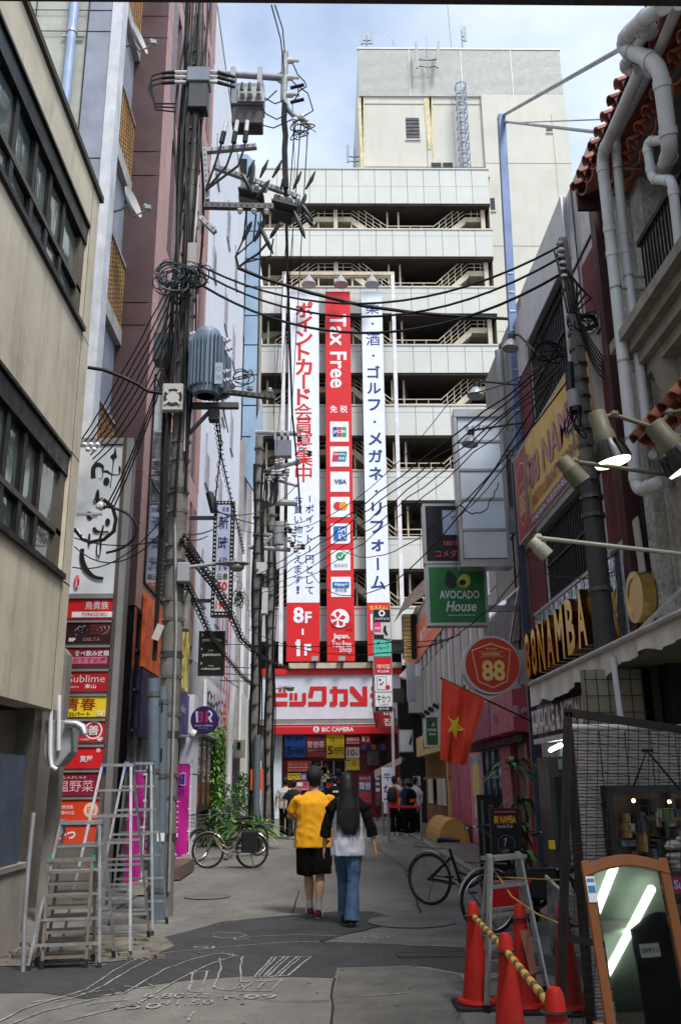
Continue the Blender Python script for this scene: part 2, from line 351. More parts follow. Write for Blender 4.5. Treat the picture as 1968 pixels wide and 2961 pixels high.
mb = MB(); mb.box(c.x-0.36, c.x+0.36, c.y-0.12, c.y+0.12, 0.005, 0.014); P(t, 'lid', mb, ASPD); mb = MB()
for a, b_ in (((-0.36,-0.12),(0.36,-0.12)), ((0.36,-0.12),(0.36,0.12)), ((0.36,0.12),(-0.36,0.12)), ((-0.36,0.12),(-0.36,-0.12))): mb.bar((c.x+a[0], c.y+a[1], 0.013), (c.x+b_[0], c.y+b_[1], 0.013), 0.025, 0.012)
P(t, 'frame', mb, IRON)
mb = MB()
for i in range(60):
 p = G(random.uniform(-30, 470), random.uniform(2715, 2785), 0.014); s = random.uniform(0.01, 0.05)
 mb.obox(p + Vector((0,0,s*0.3)), Vector((s, s*random.uniform(-.5,.5), 0)), Vector((-s*0.4, s*0.7, 0)), Vector((0,0,s*0.4)))
rg = random.Random(11)
for i in range(110):
 p = G(rg.uniform(500, 1450), rg.uniform(2400, 2955), 0.0175); s = rg.uniform(0.008, 0.022); disc(mb, p, (1,0,0), (0,1,0), s, 7, ry=s*rg.uniform(0.5,1))
o = build('rubble', mb, mat('broken_concrete', K(112,106,96))); o['kind'] = 'stuff'
# LEFT: BEIGE BUILDING
XL = -3.3
BEIGE = mat('beige_render', K(198,188,168), 0.9, var=0.1, scale=1.1, bump=0.15, bscale=60, streak=0.55, dirt=K(118,108,94))
REVEAL = mat('dark_reveal', K(44,38,32), 0.9, var=0.3, scale=3, streak=0.4)
FRAMEB = mat('bronze_frame', K(34,32,31), 0.4, 0.4, var=0.2)
GLL = glassmat('window_glass', (0.10, 0.13, 0.125), 0.07, 0.3)
Z0, Z1 = 2.48, 9.92
yE = 11.6
ZR = [(4.15, 5.78), (7.64, 9.24)]      # window bands
yW = 11.2
bl = T('beige_building', 'beige rendered building with two long bands of dark framed windows, at left', 'building', (XL, yE, 0))
mb = MB()
mb.box(XL-0.35, XL, -9, yE, Z0, ZR[0][0]); mb.box(XL-0.35, XL, -9, yE, ZR[0][1], ZR[1][0]); mb.box(XL-0.35, XL, -9, yE, ZR[1][1], Z1)
for z0, z1 in ZR: mb.box(XL-0.35, XL, yW, yE, z0, z1)
mb.box(-9, XL-0.35, yE-0.3, yE, 0, Z1)      # end wall
P(bl, 'wall', mb, BEIGE)
mb = MB(); mb.box(-9, XL-0.35, -9, yE-0.3, Z0, Z0+0.1); mb.box(-9, XL-0.02, -9, yE+0.02, Z1+0.002, Z1+0.05); P(bl, 'soffit', mb, REVEAL)
mb = MB(); mb.box(XL-0.02, XL+0.05, -9, yE+0.04, Z1+0.003, Z1+0.1); mb.box(-9, XL-0.02, yE-0.02, yE+0.04, Z1+0.052, Z1+0.1); P(bl, 'coping', mb, mat('coping_dark', K(70,62,50), 0.8, streak=0.4))
ys = [yW]
for px, py in ((204,570),(168,476),(128,383),(74,269),(17,130)): ys.append(WX(px, py, XL)[1])
st = ys[-2] - ys[-1]
while ys[-1] > 0: ys.append(ys[-1] - 1.05)
yL = ys[-1]
for bi, (z0, z1) in enumerate(ZR):
 w = P(bl, 'window_band', (lambda m: (m.box(XL-0.05, XL+0.015, yL, yW+0.0, z1-0.045, z1), m.box(XL-0.30, XL-0.02, yL, yW, z1-0.32, z1-0.047), m.box(XL-0.14, XL+0.05, yL, yW+0.04, z0-0.06, z0+0.01), m)[-1])(MB()), FRAMEB)
 mb = MB(); mb.box(XL-0.25, XL-0.2, yL, yW, z0, z1); SP(w, 'backing', mb, DARK)
 zt = z0 + 0.52
 mb = MB(); mb.box(XL-0.13, XL-0.05, yL, yW, zt-0.035, zt+0.035); mb.box(XL-0.13, XL-0.05, yL, yW, z0, z0+0.06); mb.box(XL-0.13, XL-0.05, yW-0.22, yW, z0, z1-0.32); SP(w, 'transom', mb, mat('steel_frame', K(96,88,78), 0.5, 0.4, streak=0.3))
 yy = [y for y in ys if y < 11.9]
 mb = MB()
 for y in yy[1:]: SP(w, 'mullion', MB().box(XL-0.16, XL-0.06, y-0.055, y+0.055, z0+0.06, z1-0.32), FRAMEB)
 for i in range(len(yy)-1):
  a, b_ = yy[i+1]+0.055, yy[i]-0.055
  if i == 0: b_ -= 0.14
  for (q0, q1) in ((z0+0.06, zt-0.035), (zt+0.035, z1-0.32)):
   o = 0.012*math.sin(i*2.1 + q0)
   mb = MB(); mb.quad((XL-0.11+o, a, q0), (XL-0.11-o, b_, q0), (XL-0.11-o*1.4, b_, q1), (XL-0.11+o*0.6, a, q1)); P(bl, 'pane', mb, GLL)
   mb = MB()
   for p, q in (((a,q0),(b_,q0)), ((a,q1),(b_,q1)), ((a,q0),(a,q1)), ((b_,q0),(b_,q1))): mb.bar((XL-0.095, p[0], p[1]), (XL-0.095, q[0], q[1]), 0.03, 0.03)
   SP(w, 'sash', mb, FRAMEB)
mb = MB(); mb.box(XL-0.001, XL+0.003, yW+0.02, yW+0.03, Z0, Z1); mb.box(XL-0.001, XL+0.003, yW+0.0, yE, 4.08, 4.095); mb.box(XL-0.001, XL+0.003, yW, yE, 5.8, 5.81); mb.box(XL-0.001, XL+0.003, yW, yE, 7.55, 7.56); P(bl, 'joint', mb, REVEAL)
mb = MB(); mb.box(-9, -4.4, -9, 11.2, 0, Z0); P(bl, 'ground_floor', mb, mat('dark_tile', K(50,50,44), 0.6, streak=0.5))
for q in ((-3.62, -3.42, 11.0, 11.3), (-4.05, -3.85, 10.4, 10.6), (-4.2, -4.1, 8, 8.3)): P(bl, 'steel_post', MB().box(*q, 0, Z0), mat('stainless_dirty', K(112,108,102), 0.4, 0.6, streak=0.4))
t = T('yard_wall', 'low grey cement wall stained at its foot under the corrugated fence', 'wall', (-3.12, 10.1, 0))
mb = MB(); mb.box(-3.26, -3.11, -9, 10.15, 0, 0.78); P(t, 'wall', mb, mat('cement_wall', K(150,144,138), 0.85, var=0.15, scale=1.4, streak=0.35, dirt=K(96,78,54))); mb = MB(); mb.box(-3.28, -3.085, -9, 10.17, 0.78, 0.83); P(t, 'coping', mb, CONCR)
t = T('corrugated_fence', 'dark blue corrugated steel fence sheet above the low cement wall', 'fence', (-3.15, 9.9, 0.83))
mb = MB(); N_ = 120; y0_, y1_ = 2.0, 10.0;
for i in range(N_):
 a = y0_ + (y1_-y0_)*i/N_; d = (y1_-y0_)/N_;
 mb.box(-3.17, -3.145, a, a+d*0.55, 0.835, 1.9); mb.box(-3.17, -3.158, a+d*0.55, a+d, 0.835, 1.9)
P(t, 'sheet', mb, mat('corrugated_blue', K(78,88,104), 0.45, 0.3, var=0.15, streak=0.2)); mb = MB(); mb.bar((-3.19,9.98,0.4),(-3.19,9.98,1.95),0.05); mb.bar((-3.19,6.98,0.4),(-3.19,6.98,1.95),0.05); P(t, 'post', mb, BLACK)
# LEFT: GREY CONCRETE BUILDING BEHIND
YG = 13.9
CG = mat('bare_concrete', K(172,174,166), 0.85, var=0.14, scale=1.0, bump=0.35, bscale=40, streak=0.4, dirt=K(96,96,88))
CB = mat('painted_concrete_blue', K(136,142,156), 0.8, var=0.18, scale=1.2, bump=0.25, bscale=30, streak=0.35, dirt=K(160,160,158))
gb = T('concrete_building', 'tall grey concrete building with brown lattice balconies behind the beige one', 'building', (-5, YG, 0))
xr = -4.0
H_ = 34
mb = MB(); xa = WY(262, 20, YG).x; mb.box(-14, xa, YG, YG+5, 0, H_); P(gb, 'wall', mb, CG)
pilx = WY(345, 0, YG).x
x2 = WY(312, 245, YG).x
mb = MB(); mb.box(xa+0.002, x2, YG-0.05, YG+5, 0, H_); P(gb, 'corner_pier', mb, CB)
mb = MB(); mb.box(x2+0.002, x2+0.2, YG-0.08, YG+0.3, 0, H_); P(gb, 'pilaster', mb, mat('pale_pilaster', K(196,198,204), 0.8, streak=0.3))
for k in range(9):
 z = 2.4 + k*3.35
 mb = MB(); mb.box(-14, x2, YG-0.056, YG-0.051, z, z+0.02); mb.box(-14, x2, YG-0.056, YG-0.051, z-0.5, z-0.48); P(gb, 'joint', mb, REVEAL)
for xx in (xa, xa-1.0):
 mb = MB(); mb.box(xx-0.01, xx+0.01, YG-0.057, YG-0.0515, 0, H_); P(gb, 'joint', mb, REVEAL)
YP = 15.75; xb = x2 + 0.1
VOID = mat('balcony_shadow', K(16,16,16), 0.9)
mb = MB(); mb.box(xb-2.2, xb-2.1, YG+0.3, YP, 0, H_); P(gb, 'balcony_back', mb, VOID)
LAT = mat('lattice_brown', K(150,116,76), 0.8, var=0.2, scale=5)
SLAB = mat('slab_edge', K(168,166,162), 0.85, streak=0.5)
zb = []
for py in (1175, 690, 250): pass
levels = [WX(375, 830/2.376 + 0, xb)[2]]
lev = []
for (px, pyt, pyb) in ((353, 590, 790), (318, 855, 1140)): pass
base = [3.3 + k*3.35 for k in range(8)]
for z in base:
 mb = MB(); mb.box(xb-2.1, xb+0.02, YG+0.3, YP-0.01, z-0.32, z); P(gb, 'balcony_slab', mb, SLAB)
 mb = MB(); n = 9
 for i in range(n+1): yy_ = YG+0.32 + (YP-YG-0.36)*i/n; mb.box(xb-0.09, xb+0.0, yy_-0.02, yy_+0.02, z+0.002, z+1.35)
 for i in range(15): zz = z + 0.02 + 1.33*i/14; mb.box(xb-0.08, xb-0.01, YG+0.3, YP-0.04, zz-0.015, zz+0.015)
 P(gb, 'lattice_screen', mb, LAT)
 mb = MB(); mb.box(xb-0.1, xb+0.02, YG+0.3, YP-0.02, z+1.36, z+1.42); P(gb, 'handrail', mb, SLAB)
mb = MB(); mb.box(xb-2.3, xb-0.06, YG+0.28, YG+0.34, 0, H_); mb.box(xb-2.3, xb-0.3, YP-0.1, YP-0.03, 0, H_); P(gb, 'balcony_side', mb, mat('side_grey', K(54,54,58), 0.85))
xd = WY(195, 250, YG-0.12).x
t = T('rain_pipe', 'pale blue rain pipe with steel brackets on the grey concrete wall', 'pipe', (xd, YG-0.12, 8))
a = WY(240, 0, YG-0.13); b_ = WY(207, 352, YG-0.13)
mb = MB(); mb.cyl((xd, YG-0.14, 11.5), (xd, YG-0.14, 26), 0.085, n=14); P(t, 'pipe', mb, mat('pipe_blue', K(146,164,196), 0.4), smooth=True)
for z in (12.1, 15.2, 18.3):
 mb = MB(); mb.box(xd-0.2, xd+0.2, YG-0.07, YG-0.045, z-0.025, z+0.025); mb.lathe((xd, YG-0.14, z-0.03), [(0.1,0),(0.1,0.06)], 14); P(t, 'bracket', mb, STEEL)
def dish(px, py, y, label):
 c = WY(px, py, y); t = T('satellite_dish', label, 'satellite dish', tuple(c), 'satellite dishes on the concrete building')
 ax = Vector((0.93, -0.25, 0.28)).normalized(); mb = MB(); R = 0.3; mb.lathe(c, [(R*q, 0.09*q*q) for q in (0.02, 0.3, 0.6, 0.85, 1.0)] + [(R, 0.11), (R*0.8, 0.08), (0.02, 0.02)], 24, ax); P(t, 'reflector', mb, mat('dish_white', K(176,176,174), 0.6), smooth=True)
 mb = MB(); mb.tube([c - ax*0.02, c - ax*0.16 + Vector((0,0,-0.05)), c + Vector((-0.45, 0.1, -0.15))], 0.022, 8); P(t, 'mast', mb, GALV, smooth=True)
 e = c + ax*0.42 + Vector((0,0,-0.28)); mb = MB(); mb.tube([c + Vector((0,0,-0.12)), c + ax*0.1 + Vector((0,0,-0.32)), e - Vector((0,0,0.04))], 0.018, 8); mb.box(e.x-0.05, e.x+0.05, e.y-0.04, e.y+0.04, e.z-0.03, e.z+0.05); mb.ball(e + Vector((-0.05,0,0.05)), 0.045); P(t, 'feed_arm', mb, GALV, smooth=True)
dish(392, 117, 14.5, 'upper grey satellite dish mounted beside the brown lattice balcony')
dish(372, 590, 14.5, 'lower grey satellite dish mounted beside the brown lattice balcony')
# LEFT: PURPLE-CLAD BUILDING
PURP = mat('purple_panel', K(84,64,66), 0.4, 0.2, var=0.10, scale=0.8)
PINK = mat('pink_panel', K(164,124,118), 0.45, 0.1, var=0.08, scale=0.8)
MAUV = mat('mauve_panel', K(104,82,86), 0.4, 0.2, var=0.1)
YPE = 22.9
pb = T('purple_building', 'tall building with glossy dark purple column and pink clad street side', 'building', (XL, YP, 0))
HP = 40
mb = MB(); mb.box(-9, XL-0.14, YP+0.12, YPE, 4.4, HP); P(pb, 'core', mb, BLACK)
xl_ = WY(348, 740, YP).x; xc_ = XL
z = 5.0
ph = [(5.0, 6.05)]
zs = [4.75, 6.2]
hh = [0.62, 2.5]
zz = 4.62; i = 0
joints = []
for py in (1750, 1510, 1442, 1365, 940, 875): joints.append(WY(380, py, YP)[2])
while joints[-1] < HP-3.6: joints.append(joints[-1] + (2.92 if len(joints) % 2 == 0 else 0.58))
prev = joints[0]
for z in joints[1:]:
 mb = MB(); mb.box(xl_, xc_-0.012, YP, YP+0.1, prev+0.012, z-0.012); P(pb, 'panel', mb, PURP)
 mb = MB(); mb.box(XL-0.12, XL, YP+0.006, YP+0.55, prev+0.006, z-0.006); P(pb, 'corner_panel', mb, PINK)
 prev = z
mb = MB(); mb.box(xl_-0.2, xl_-0.02, YP+0.02, YP+0.14, 0, HP); P(pb, 'edge_trim', mb, BLACK)
ybs = [YP+0.55, YP+2.1, YP+3.4, YP+4.5, YP+5.5, YP+6.4, YPE]
wins = glassmat('blue_glass', (0.03, 0.04, 0.09), 0.06)
fl = 3.5
for k in range(10):
 z0 = 4.9 + k*fl
 mb = MB(); mb.box(XL-0.13, XL-0.005, YP+0.555, YPE, z0, z0+0.62); P(pb, 'spandrel', mb, PINK if k % 3 == 0 else PINK)
 for j in range(len(ybs)-1):
  a, b_ = ybs[j], ybs[j+1]; wd = (b_-a)
  mb = MB(); mb.box(XL-0.13, XL-0.004, a+0.004, a+wd*0.36, z0+0.624, z0+fl-0.004); P(pb, 'pier_panel', mb, PINK if (j+k) % 2 == 0 else MAUV)
  mb = MB(); mb.box(XL-0.2, XL-0.12, a+wd*0.36, a+wd*0.66, z0+0.624, z0+fl-0.004); w = P(pb, 'window', mb, wins)
  mb = MB(); mb.box(XL-0.13, XL-0.01, a+wd*0.36+0.001, a+wd*0.40, z0+0.624, z0+fl-0.004); SP(w, 'frame', mb, MAUV)
  mb = MB(); mb.box(XL-0.13, XL+0.006, a+wd*0.66, b_, z0+0.624, z0+fl-0.004); P(pb, 'pier_panel', mb, MAUV if (j) % 2 == 0 else PINK)
mb = MB(); mb.box(-9, xc_-0.02, YP+0.05, YP+0.3, 0, joints[0]); P(pb, 'black_plinth', mb, mat('black_gloss', (0.006,0.006,0.007), 0.15))
mb = MB(); mb.box(XL-0.3, XL-0.1, YP+0.32, YPE, 0, 4.9); P(pb, 'shop_front', mb, mat('shop_glass_dark', (0.02,0.015,0.02), 0.1, var=0.3))
mb = MB()
for z in (1.0, 1.75, 2.5, 3.2, 3.9, 4.6): mb.box(XL-0.1, XL-0.06, YP+0.32, YP+2.6, z, z+0.03)
for y in (YP+0.4, YP+1.0, YP+1.6, YP+2.2): mb.box(XL-0.1, XL-0.055, y, y+0.04, 0, 4.9)
P(pb, 'glazing_bar', mb, STEEL)
mb = MB(); mb.quad((XL-0.02, YP+1.0, 3.6), (XL-0.02, YP+2.9, 3.6), (XL-0.02, YP+2.7, 6.2), (XL-0.02, YP+1.6, 6.2));
mb = MB(); mb.box(XL+0.008, XL+0.02, 16.35, 18.8, 5.2, 9.3); w = P(pb, 'window', mb, glassmat('street_glass', (0.03,0.035,0.04), 0.05)); mb = MB()
for y in (16.3, 17.5, 18.8): mb.box(XL+0.008, XL+0.035, y, y+0.05, 5.15, 9.35)
for z in (5.15, 7.2, 9.3): mb.box(XL+0.008, XL+0.034, 16.3, 18.85, z, z+0.05)
SP(w, 'frame', mb, FRAMEB)
t = build('shop_poster', MB().box(XL+0.02, XL+0.07, 16.3, 18.2, 3.62, 4.95), mat('food_poster_orange', K(226,92,34), 0.4, var=0.5, scale=4)); tag(t, 'orange food photo banner on the shop front behind the leaning utility pole', 'poster')
t = build('shop_poster', MB().box(XL+0.02, XL+0.07, 19.3, 21.9, 3.7, 5.3), mat('food_poster_yellow', K(224,196,96), 0.4, var=0.7, scale=3)); tag(t, 'tall food photo poster in yellow and red, right of the pole', 'poster')
def items_on(root, o, R, U, w, h, items, off=0.004, step=0.002):
 n = R.cross(U).normalized(); by = {}
 for k, it in enumerate(items):
  kind, m = it[0], it[-1]; d = off + step*k; mb = by.setdefault(m.name, (MB(), m, kind))[0]
  pt = lambda u, v: o + R*(u*w) - U*(v*h) + n*d
  if kind == 't': text(mb, it[1], pt(it[2], it[3]), R, U, w=it[4]*w if it[4] else None, h=it[5]*h if it[5] else None, bold=it[6] if len(it) > 7 else 0.02, shear=it[7] if len(it) > 8 else 0.0)
  elif kind == 'q': text(mb, it[1], pt(it[2], it[3]), R, U, w=it[4]*w, h=it[5]*h, bold=0.02, rot=it[6])
  elif kind == 'v': vtext(mb, it[1], pt(it[2], it[3]), R, U, it[4]*w, it[5]*h, bold=it[6] if len(it) > 7 else 0.02)
  elif kind == 'r': mb.quad(pt(it[1], it[4]), pt(it[3], it[4]), pt(it[3], it[2]), pt(it[1], it[2]))
  elif kind == 'c': disc(mb, pt(it[1], it[2]), R, U, it[3]*w)
  elif kind == 'e': disc(mb, pt(it[1], it[2]), R, U, it[3]*w, ry=it[4]*w)
  elif kind == 'o': ringf(mb, pt(it[1], it[2]), R, U, it[3]*w, it[4]*w)
  elif kind == 'a': ringf(mb, pt(it[1], it[2]), R, U, it[3]*w, it[4]*w, 20, it[5], it[6])
  elif kind == 's': stroke(mb, [(x*w, -y*h, q) for x, y, q in it[1]], o + n*d, R, U, it[2]*w)
  elif kind == 'p': mb.quad(*[pt(u, v) for u, v in it[1]][::-1])
 for nm, (mb, m, kind) in by.items(): P(root, 'print' if kind in 'rcpoe' else 'lettering', mb, m)
def sign(name, label, cat, o, R, U, w, h, depth, face, frame=None, fw=0.03, items=(), group=None, cell=None):
 R, U, o = Vector(R), Vector(U), Vector(o); n = R.cross(U).normalized()
 base = o - U*h; t = T(name, label, cat, tuple(base), group)
 c = o + R*w/2 - U*h/2 - n*depth/2
 mb = MB(); mb.obox(c, R*w/2, U*h/2, n*depth/2); P(t, 'panel', mb, face)
 if frame is not None:
  mb = MB(); e = 0.006; dd = depth/2 + e
  for a, b_ in ((o - R*fw/2, o - U*h - R*fw/2), (o + R*(w + fw/2), o + R*(w + fw/2) - U*h)): mb.obox((a+b_)/2 - n*depth/2, R*fw/2, U*(h/2+fw), n*dd)
  for a, b_ in ((o + U*fw/2, o + R*w + U*fw/2), (o - U*(h + fw/2), o + R*w - U*(h + fw/2))): mb.obox((a+b_)/2 - n*depth/2, R*w/2, U*fw/2, n*(dd-0.001))
  P(t, 'frame', mb, frame)
 items_on(t, o, R, U, w, h, items)
 return t
def signY(name, label, cat, px0, py0, px1, py1, Y, depth, face, frame=None, fw=0.03, items=(), group=None):
 a, b_ = WY(px0, py0, Y), WY(px1, py1, Y); m_ = WY((px0+px1)/2, py0, Y)
 return sign(name, label, cat, Vector((a.x, Y, m_.z)), FR, FU, b_.x - a.x, m_.z - b_.z, depth, face, frame, fw, items, group)
CM = {}
def C(r, g_, b_, e=0.0, rough=0.5):
 k = (r, g_, b_, e)
 if k not in CM: CM[k] = mat('print_%02x%02x%02x%s' % (r, g_, b_, '_lit' if e else ''), K(r, g_, b_), rough, var=0.05, emit=e)
 return CM[k]
RED_, BLU_, YEL_, WHT_, BLK_, PNK_ = C(205,24,30), C(30,62,140), C(232,200,40), C(226,230,236), C(18,18,22), C(230,60,120)
# THE BIG STORE AT THE END
D = 46.0
CREAM = mat('cream_tile', K(198,200,196), 0.7, var=0.04, scale=0.6, streak=0.12, dirt=K(150,140,118))
CREAM2 = mat('cream_render', K(198,197,187), 0.85, var=0.05, scale=0.3, streak=0.18, dirt=K(158,142,112))
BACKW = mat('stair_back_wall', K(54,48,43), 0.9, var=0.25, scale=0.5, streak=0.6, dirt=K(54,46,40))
RUSTY = mat('rusty_white_steel', K(186,176,156), 0.6, 0.1, var=0.15, scale=1.5, streak=0.5, dirt=K(124,84,54))
SHEET = mat('ribbed_sheet', K(192,194,190), 0.6, 0.2, var=0.05)
bic = T('store_building', 'large cream tiled store building with open zigzag stairs closing the street', 'building', (4, D, 0))
zY = lambda py, px=1100, Y=D: WY(px, py, Y).z
bands = [(490,588), (665,741), (832,906), (1000,1078), (1174,1259), (1362,1447), (1557,1645), (1758,1853)]
xL, xR = WY(752, 700, D).x, WY(1413, 545, D).x
pw = (WY(1130, 545, D).x - WY(989, 545, D).x)/3
xs = []; x = WY(989, 545, D).x - pw*6
while x < xR - 0.2: xs.append(x); x += pw
xs.append(xR)
for bi, (pt_, pb_) in enumerate(bands):
 zt, zb_ = zY(pt_), zY(pb_); e = 0.02 + 0.0*bi
 zm = zt - (zt - zb_)*(0.5 if bi == 0 else 0.22)
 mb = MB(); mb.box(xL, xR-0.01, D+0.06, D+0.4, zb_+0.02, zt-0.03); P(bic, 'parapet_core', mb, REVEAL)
 for i in range(len(xs)-1):
  for (q0, q1) in ((zb_, zm), (zm, zt)):
   mb = MB(); mb.box(xs[i]+0.012, xs[i+1]-0.012, D, D+0.055, q0+0.01, q1-0.01); P(bic, 'wall_panel', mb, CREAM)
 mb = MB(); mb.box(xL, xR+0.05, D-0.05, D+0.45, zt+0.0, zt+0.09); P(bic, 'coping', mb, CREAM2)
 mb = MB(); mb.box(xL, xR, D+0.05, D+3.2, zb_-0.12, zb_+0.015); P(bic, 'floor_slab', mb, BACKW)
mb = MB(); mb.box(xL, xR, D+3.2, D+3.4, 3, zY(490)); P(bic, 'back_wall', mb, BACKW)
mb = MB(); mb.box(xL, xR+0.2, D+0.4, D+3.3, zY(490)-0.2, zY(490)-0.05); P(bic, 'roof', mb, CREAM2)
def st(mb, p, q, w, Y0, Y1):   # sloping stringer slab
 (xa, za), (xb_, zb_) = p, q
 mb.prism([(xa, Y0, za), (xb_, Y0, zb_), (xb_, Y0, zb_-w), (xa, Y0, za-w)], (0, Y1-Y0, 0))
def rail(mb, p, q, Y, n=5, up=1.0):
 (xa, za), (xb_, zb_) = p, q
 for k in (1.0, 0.72, 0.45, 0.2): mb.bar((xa, Y, za+up*k), (xb_, Y, zb_+up*k), 0.045 if k == 1.0 else 0.03)
 for i in range(n+1): t_ = i/n; mb.bar((xa+(xb_-xa)*t_, Y, za+(zb_-za)*t_), (xa+(xb_-xa)*t_, Y, za+(zb_-za)*t_+up), 0.035)
X = lambda px, py=640: WY(px, py, D+0.5).x
for i in range(len(bands)-1):
 zt, zb_ = zY(bands[i][1]), zY(bands[i+1][0]); g_ = zt - zb_; zl = zb_ + g_*0.72; zf = zb_ - 0.4
 sh = (xs[0]*0)
 for (a, za, b_, zb2, yy) in ((X(800), zf, X(912), zl, 0.6), (X(1016), zl, X(1120), zf, 0.6), (X(1250), zf, X(1345), zl, 0.6), (X(1300), zl+0.9, X(1215), zt+0.5, 1.9), (X(840), zt+0.4, X(760), zl+0.3, 1.9)):
  mb = MB(); st(mb, (a, za), (b_, zb2), 0.46, D+yy, D+yy+1.2); s_ = P(bic, 'stair_flight', mb, RUSTY)
  mb = MB(); rail(mb, (a, za), (b_, zb2), D+yy-0.02); SP(s_, 'railing', mb, mat('rail_cream', K(190,178,158), 0.5))
 P(bic, 'landing', MB().box(X(912), X(1016), D+0.6, D+1.8, zl-0.34, zl-0.01), RUSTY); P(bic, 'landing', MB().box(X(1345), X(1398), D+0.6, D+1.8, zl-0.34, zl-0.01), RUSTY)
 mb = MB(); rail(mb, (X(912), zl), (X(1016), zl), D+0.58, 4); rail(mb, (X(1120), zf+0.05), (X(1250), zf+0.05), D+0.58, 4); rail(mb, (X(1345), zl), (X(1398), zl), D+0.58, 3); P(bic, 'railing', mb, mat('rail_cream', K(190,178,158), 0.5))
 for px in (970, 1395): mb = MB(); mb.box(X(px)-0.12, X(px)+0.12, D+0.42, D+0.66, zb_, zt-0.13); P(bic, 'column', mb, RUSTY)
 for px in (780, 920, 1016, 1120, 1152): mb = MB(); mb.box(X(px)-0.05, X(px)+0.05, D+0.68, D+0.78, zb_, zt-0.13); P(bic, 'post', mb, RUSTY)
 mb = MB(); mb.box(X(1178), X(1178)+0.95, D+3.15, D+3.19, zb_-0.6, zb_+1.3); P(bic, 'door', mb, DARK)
 for px in (800, 1150): mb = MB(); mb.box(X(px), X(px)+0.4, D+2.0, D+3.1, zt-0.8, zt-0.13); P(bic, 'beam', mb, BACKW)
 if i < 3:
  c = Vector((X(1125 + 4*i), D+2.4, zt - 1.0)); t = T('air_conditioner', ('topmost', 'second highest', 'third highest')[i] + ' white air conditioner on the open stair floors of the store', 'air conditioner', tuple(c), 'air conditioners on the stair floors')
  mb = MB(); mb.box(c.x, c.x+0.85, c.y, c.y+0.35, c.z, c.z+0.6); P(t, 'casing', mb, WHITEP); mb = MB(); ringf(mb, (c.x+0.32, c.y-0.004, c.z+0.3), FR, FU, 0.12, 0.24); disc(mb, (c.x+0.32, c.y-0.004, c.z+0.3), FR, FU, 0.08); P(t, 'fan', mb, BLACK)
TX0, TX1 = WY(1037, 280, D+1).x, WY(1629, 280, D+1).x
mb = MB(); mb.box(xR+0.06, TX1, D+0.8, D+14, 0, zY(280, Y=D+1)); mb.box(TX0, xR+0.06, D+1.0, D+14, zY(490), zY(280, Y=D+1)); mb.box(xR-0.0, xR+0.055, D+0.4, D+1, 0, zY(490)); P(bic, 'tower_wall', mb, CREAM2)
mb = MB()
for py in (448, 690, 940, 1180): zz = zY(py, 1500); mb.box(xR+0.07, TX1, D+0.79, D+0.798, zz, zz+0.05)
mb.box(TX0, TX1, D+0.97, D+0.995, zY(302, Y=D+1), zY(302, Y=D+1)+0.06); mb.box(TX0, xR, D+0.97, D+0.998, zY(452), zY(452)+0.04)
for px in (1230, 1330, 1590): xx = WY(px, 350, D+1).x; mb.box(xx, xx+0.035, (D+0.79 if px > 1420 else D+0.97), (D+0.798 if px > 1420 else D+0.998), zY(490) if px < 1420 else 2, zY(302))
P(bic, 'wall_joint', mb, mat('joint_beige', K(160,152,134), 0.9))
mb = MB(); z0_, z1_ = zY(277, Y=D+0.9), zY(141, Y=D+0.9); tx1 = WY(1615, 150, D+0.9).x; mb.box(TX0+0.02, tx1, D+0.95, D+13, z0_, z1_-0.05)
n = 44
for i in range(n): q = z0_ + (z1_-z0_)*i/n; mb.box(TX0, tx1+0.02, D+0.88, D+0.95, q, q+(z1_-z0_)/n*0.55)
P(bic, 'plant_screen', mb, SHEET); mb = MB(); mb.box(TX0-0.05, tx1+0.08, D+0.84, D+1.1, z1_-0.06, z1_+0.06)
for px in (1183, 1333, 1478): xx = WY(px, 200, D+0.85).x; mb.box(xx-0.03, xx+0.03, D+0.86, D+0.879, z0_, z1_-0.061)
P(bic, 'screen_trim', mb, SHEET)
for (a, b_, c_, d_) in ((1173,334,1214,396), (1247,464,1277,496), (1281,464,1310,496), (1578,366,1595,382), (1416,572,1431,609)):
 p0, p1 = WY(a, b_, D+0.78), WY(c_, d_, D+0.78); yy = D+0.78 if a > 1413 else D+0.97
 mb = MB(); mb.box(p0.x, p1.x, yy, yy+0.015, p1.z, p0.z); w = P(bic, 'louvre_window', mb, mat('louvre_dark', K(70,68,74), 0.6)); mb = MB()
 for i in range(6): q = p1.z + (p0.z-p1.z)*(i+0.3)/6; mb.box(p0.x, p1.x, yy-0.03, yy-0.002, q, q+0.05)
 SP(w, 'louvre', mb, mat('louvre_dark', K(70,68,74), 0.6)); mb = MB(); mb.box(p0.x-0.06, p1.x+0.06, yy-0.06, yy-0.001, p1.z-0.1, p1.z-0.01); SP(w, 'sill', mb, CREAM2)
mb = MB()
for px, w_, y1p in ((1235, 0.5, 430), (1245, 0.22, 470), (1042, 0.35, 486), (1048, 0.2, 488)):
 xx = WY(px, 290, D+0.96).x; z1q, z0q = zY(280, Y=D+0.95), zY(y1p, Y=D+0.95)
 mb.quad((xx-w_/2, D+0.962, z1q), (xx+w_/2, D+0.962, z1q), (xx+w_*0.18, D+0.962, z0q), (xx-w_*0.18, D+0.962, z0q))
P(bic, 'rust_stain', mb, mat('rust_stain', K(206,192,156), 0.9, var=0.2, scale=2))
t = T('caged_ladder', 'pale blue caged ladder climbing the cream tower wall', 'ladder', tuple(WY(1335, 495, D+0.7)))
a, b_ = WY(1325, 255, D+0.7), WY(1338, 496, D+0.7); xx = a.x+0.05
BLUS = mat('blue_grey_steel', K(112,130,158), 0.5, 0.1, var=0.1)
mb = MB()
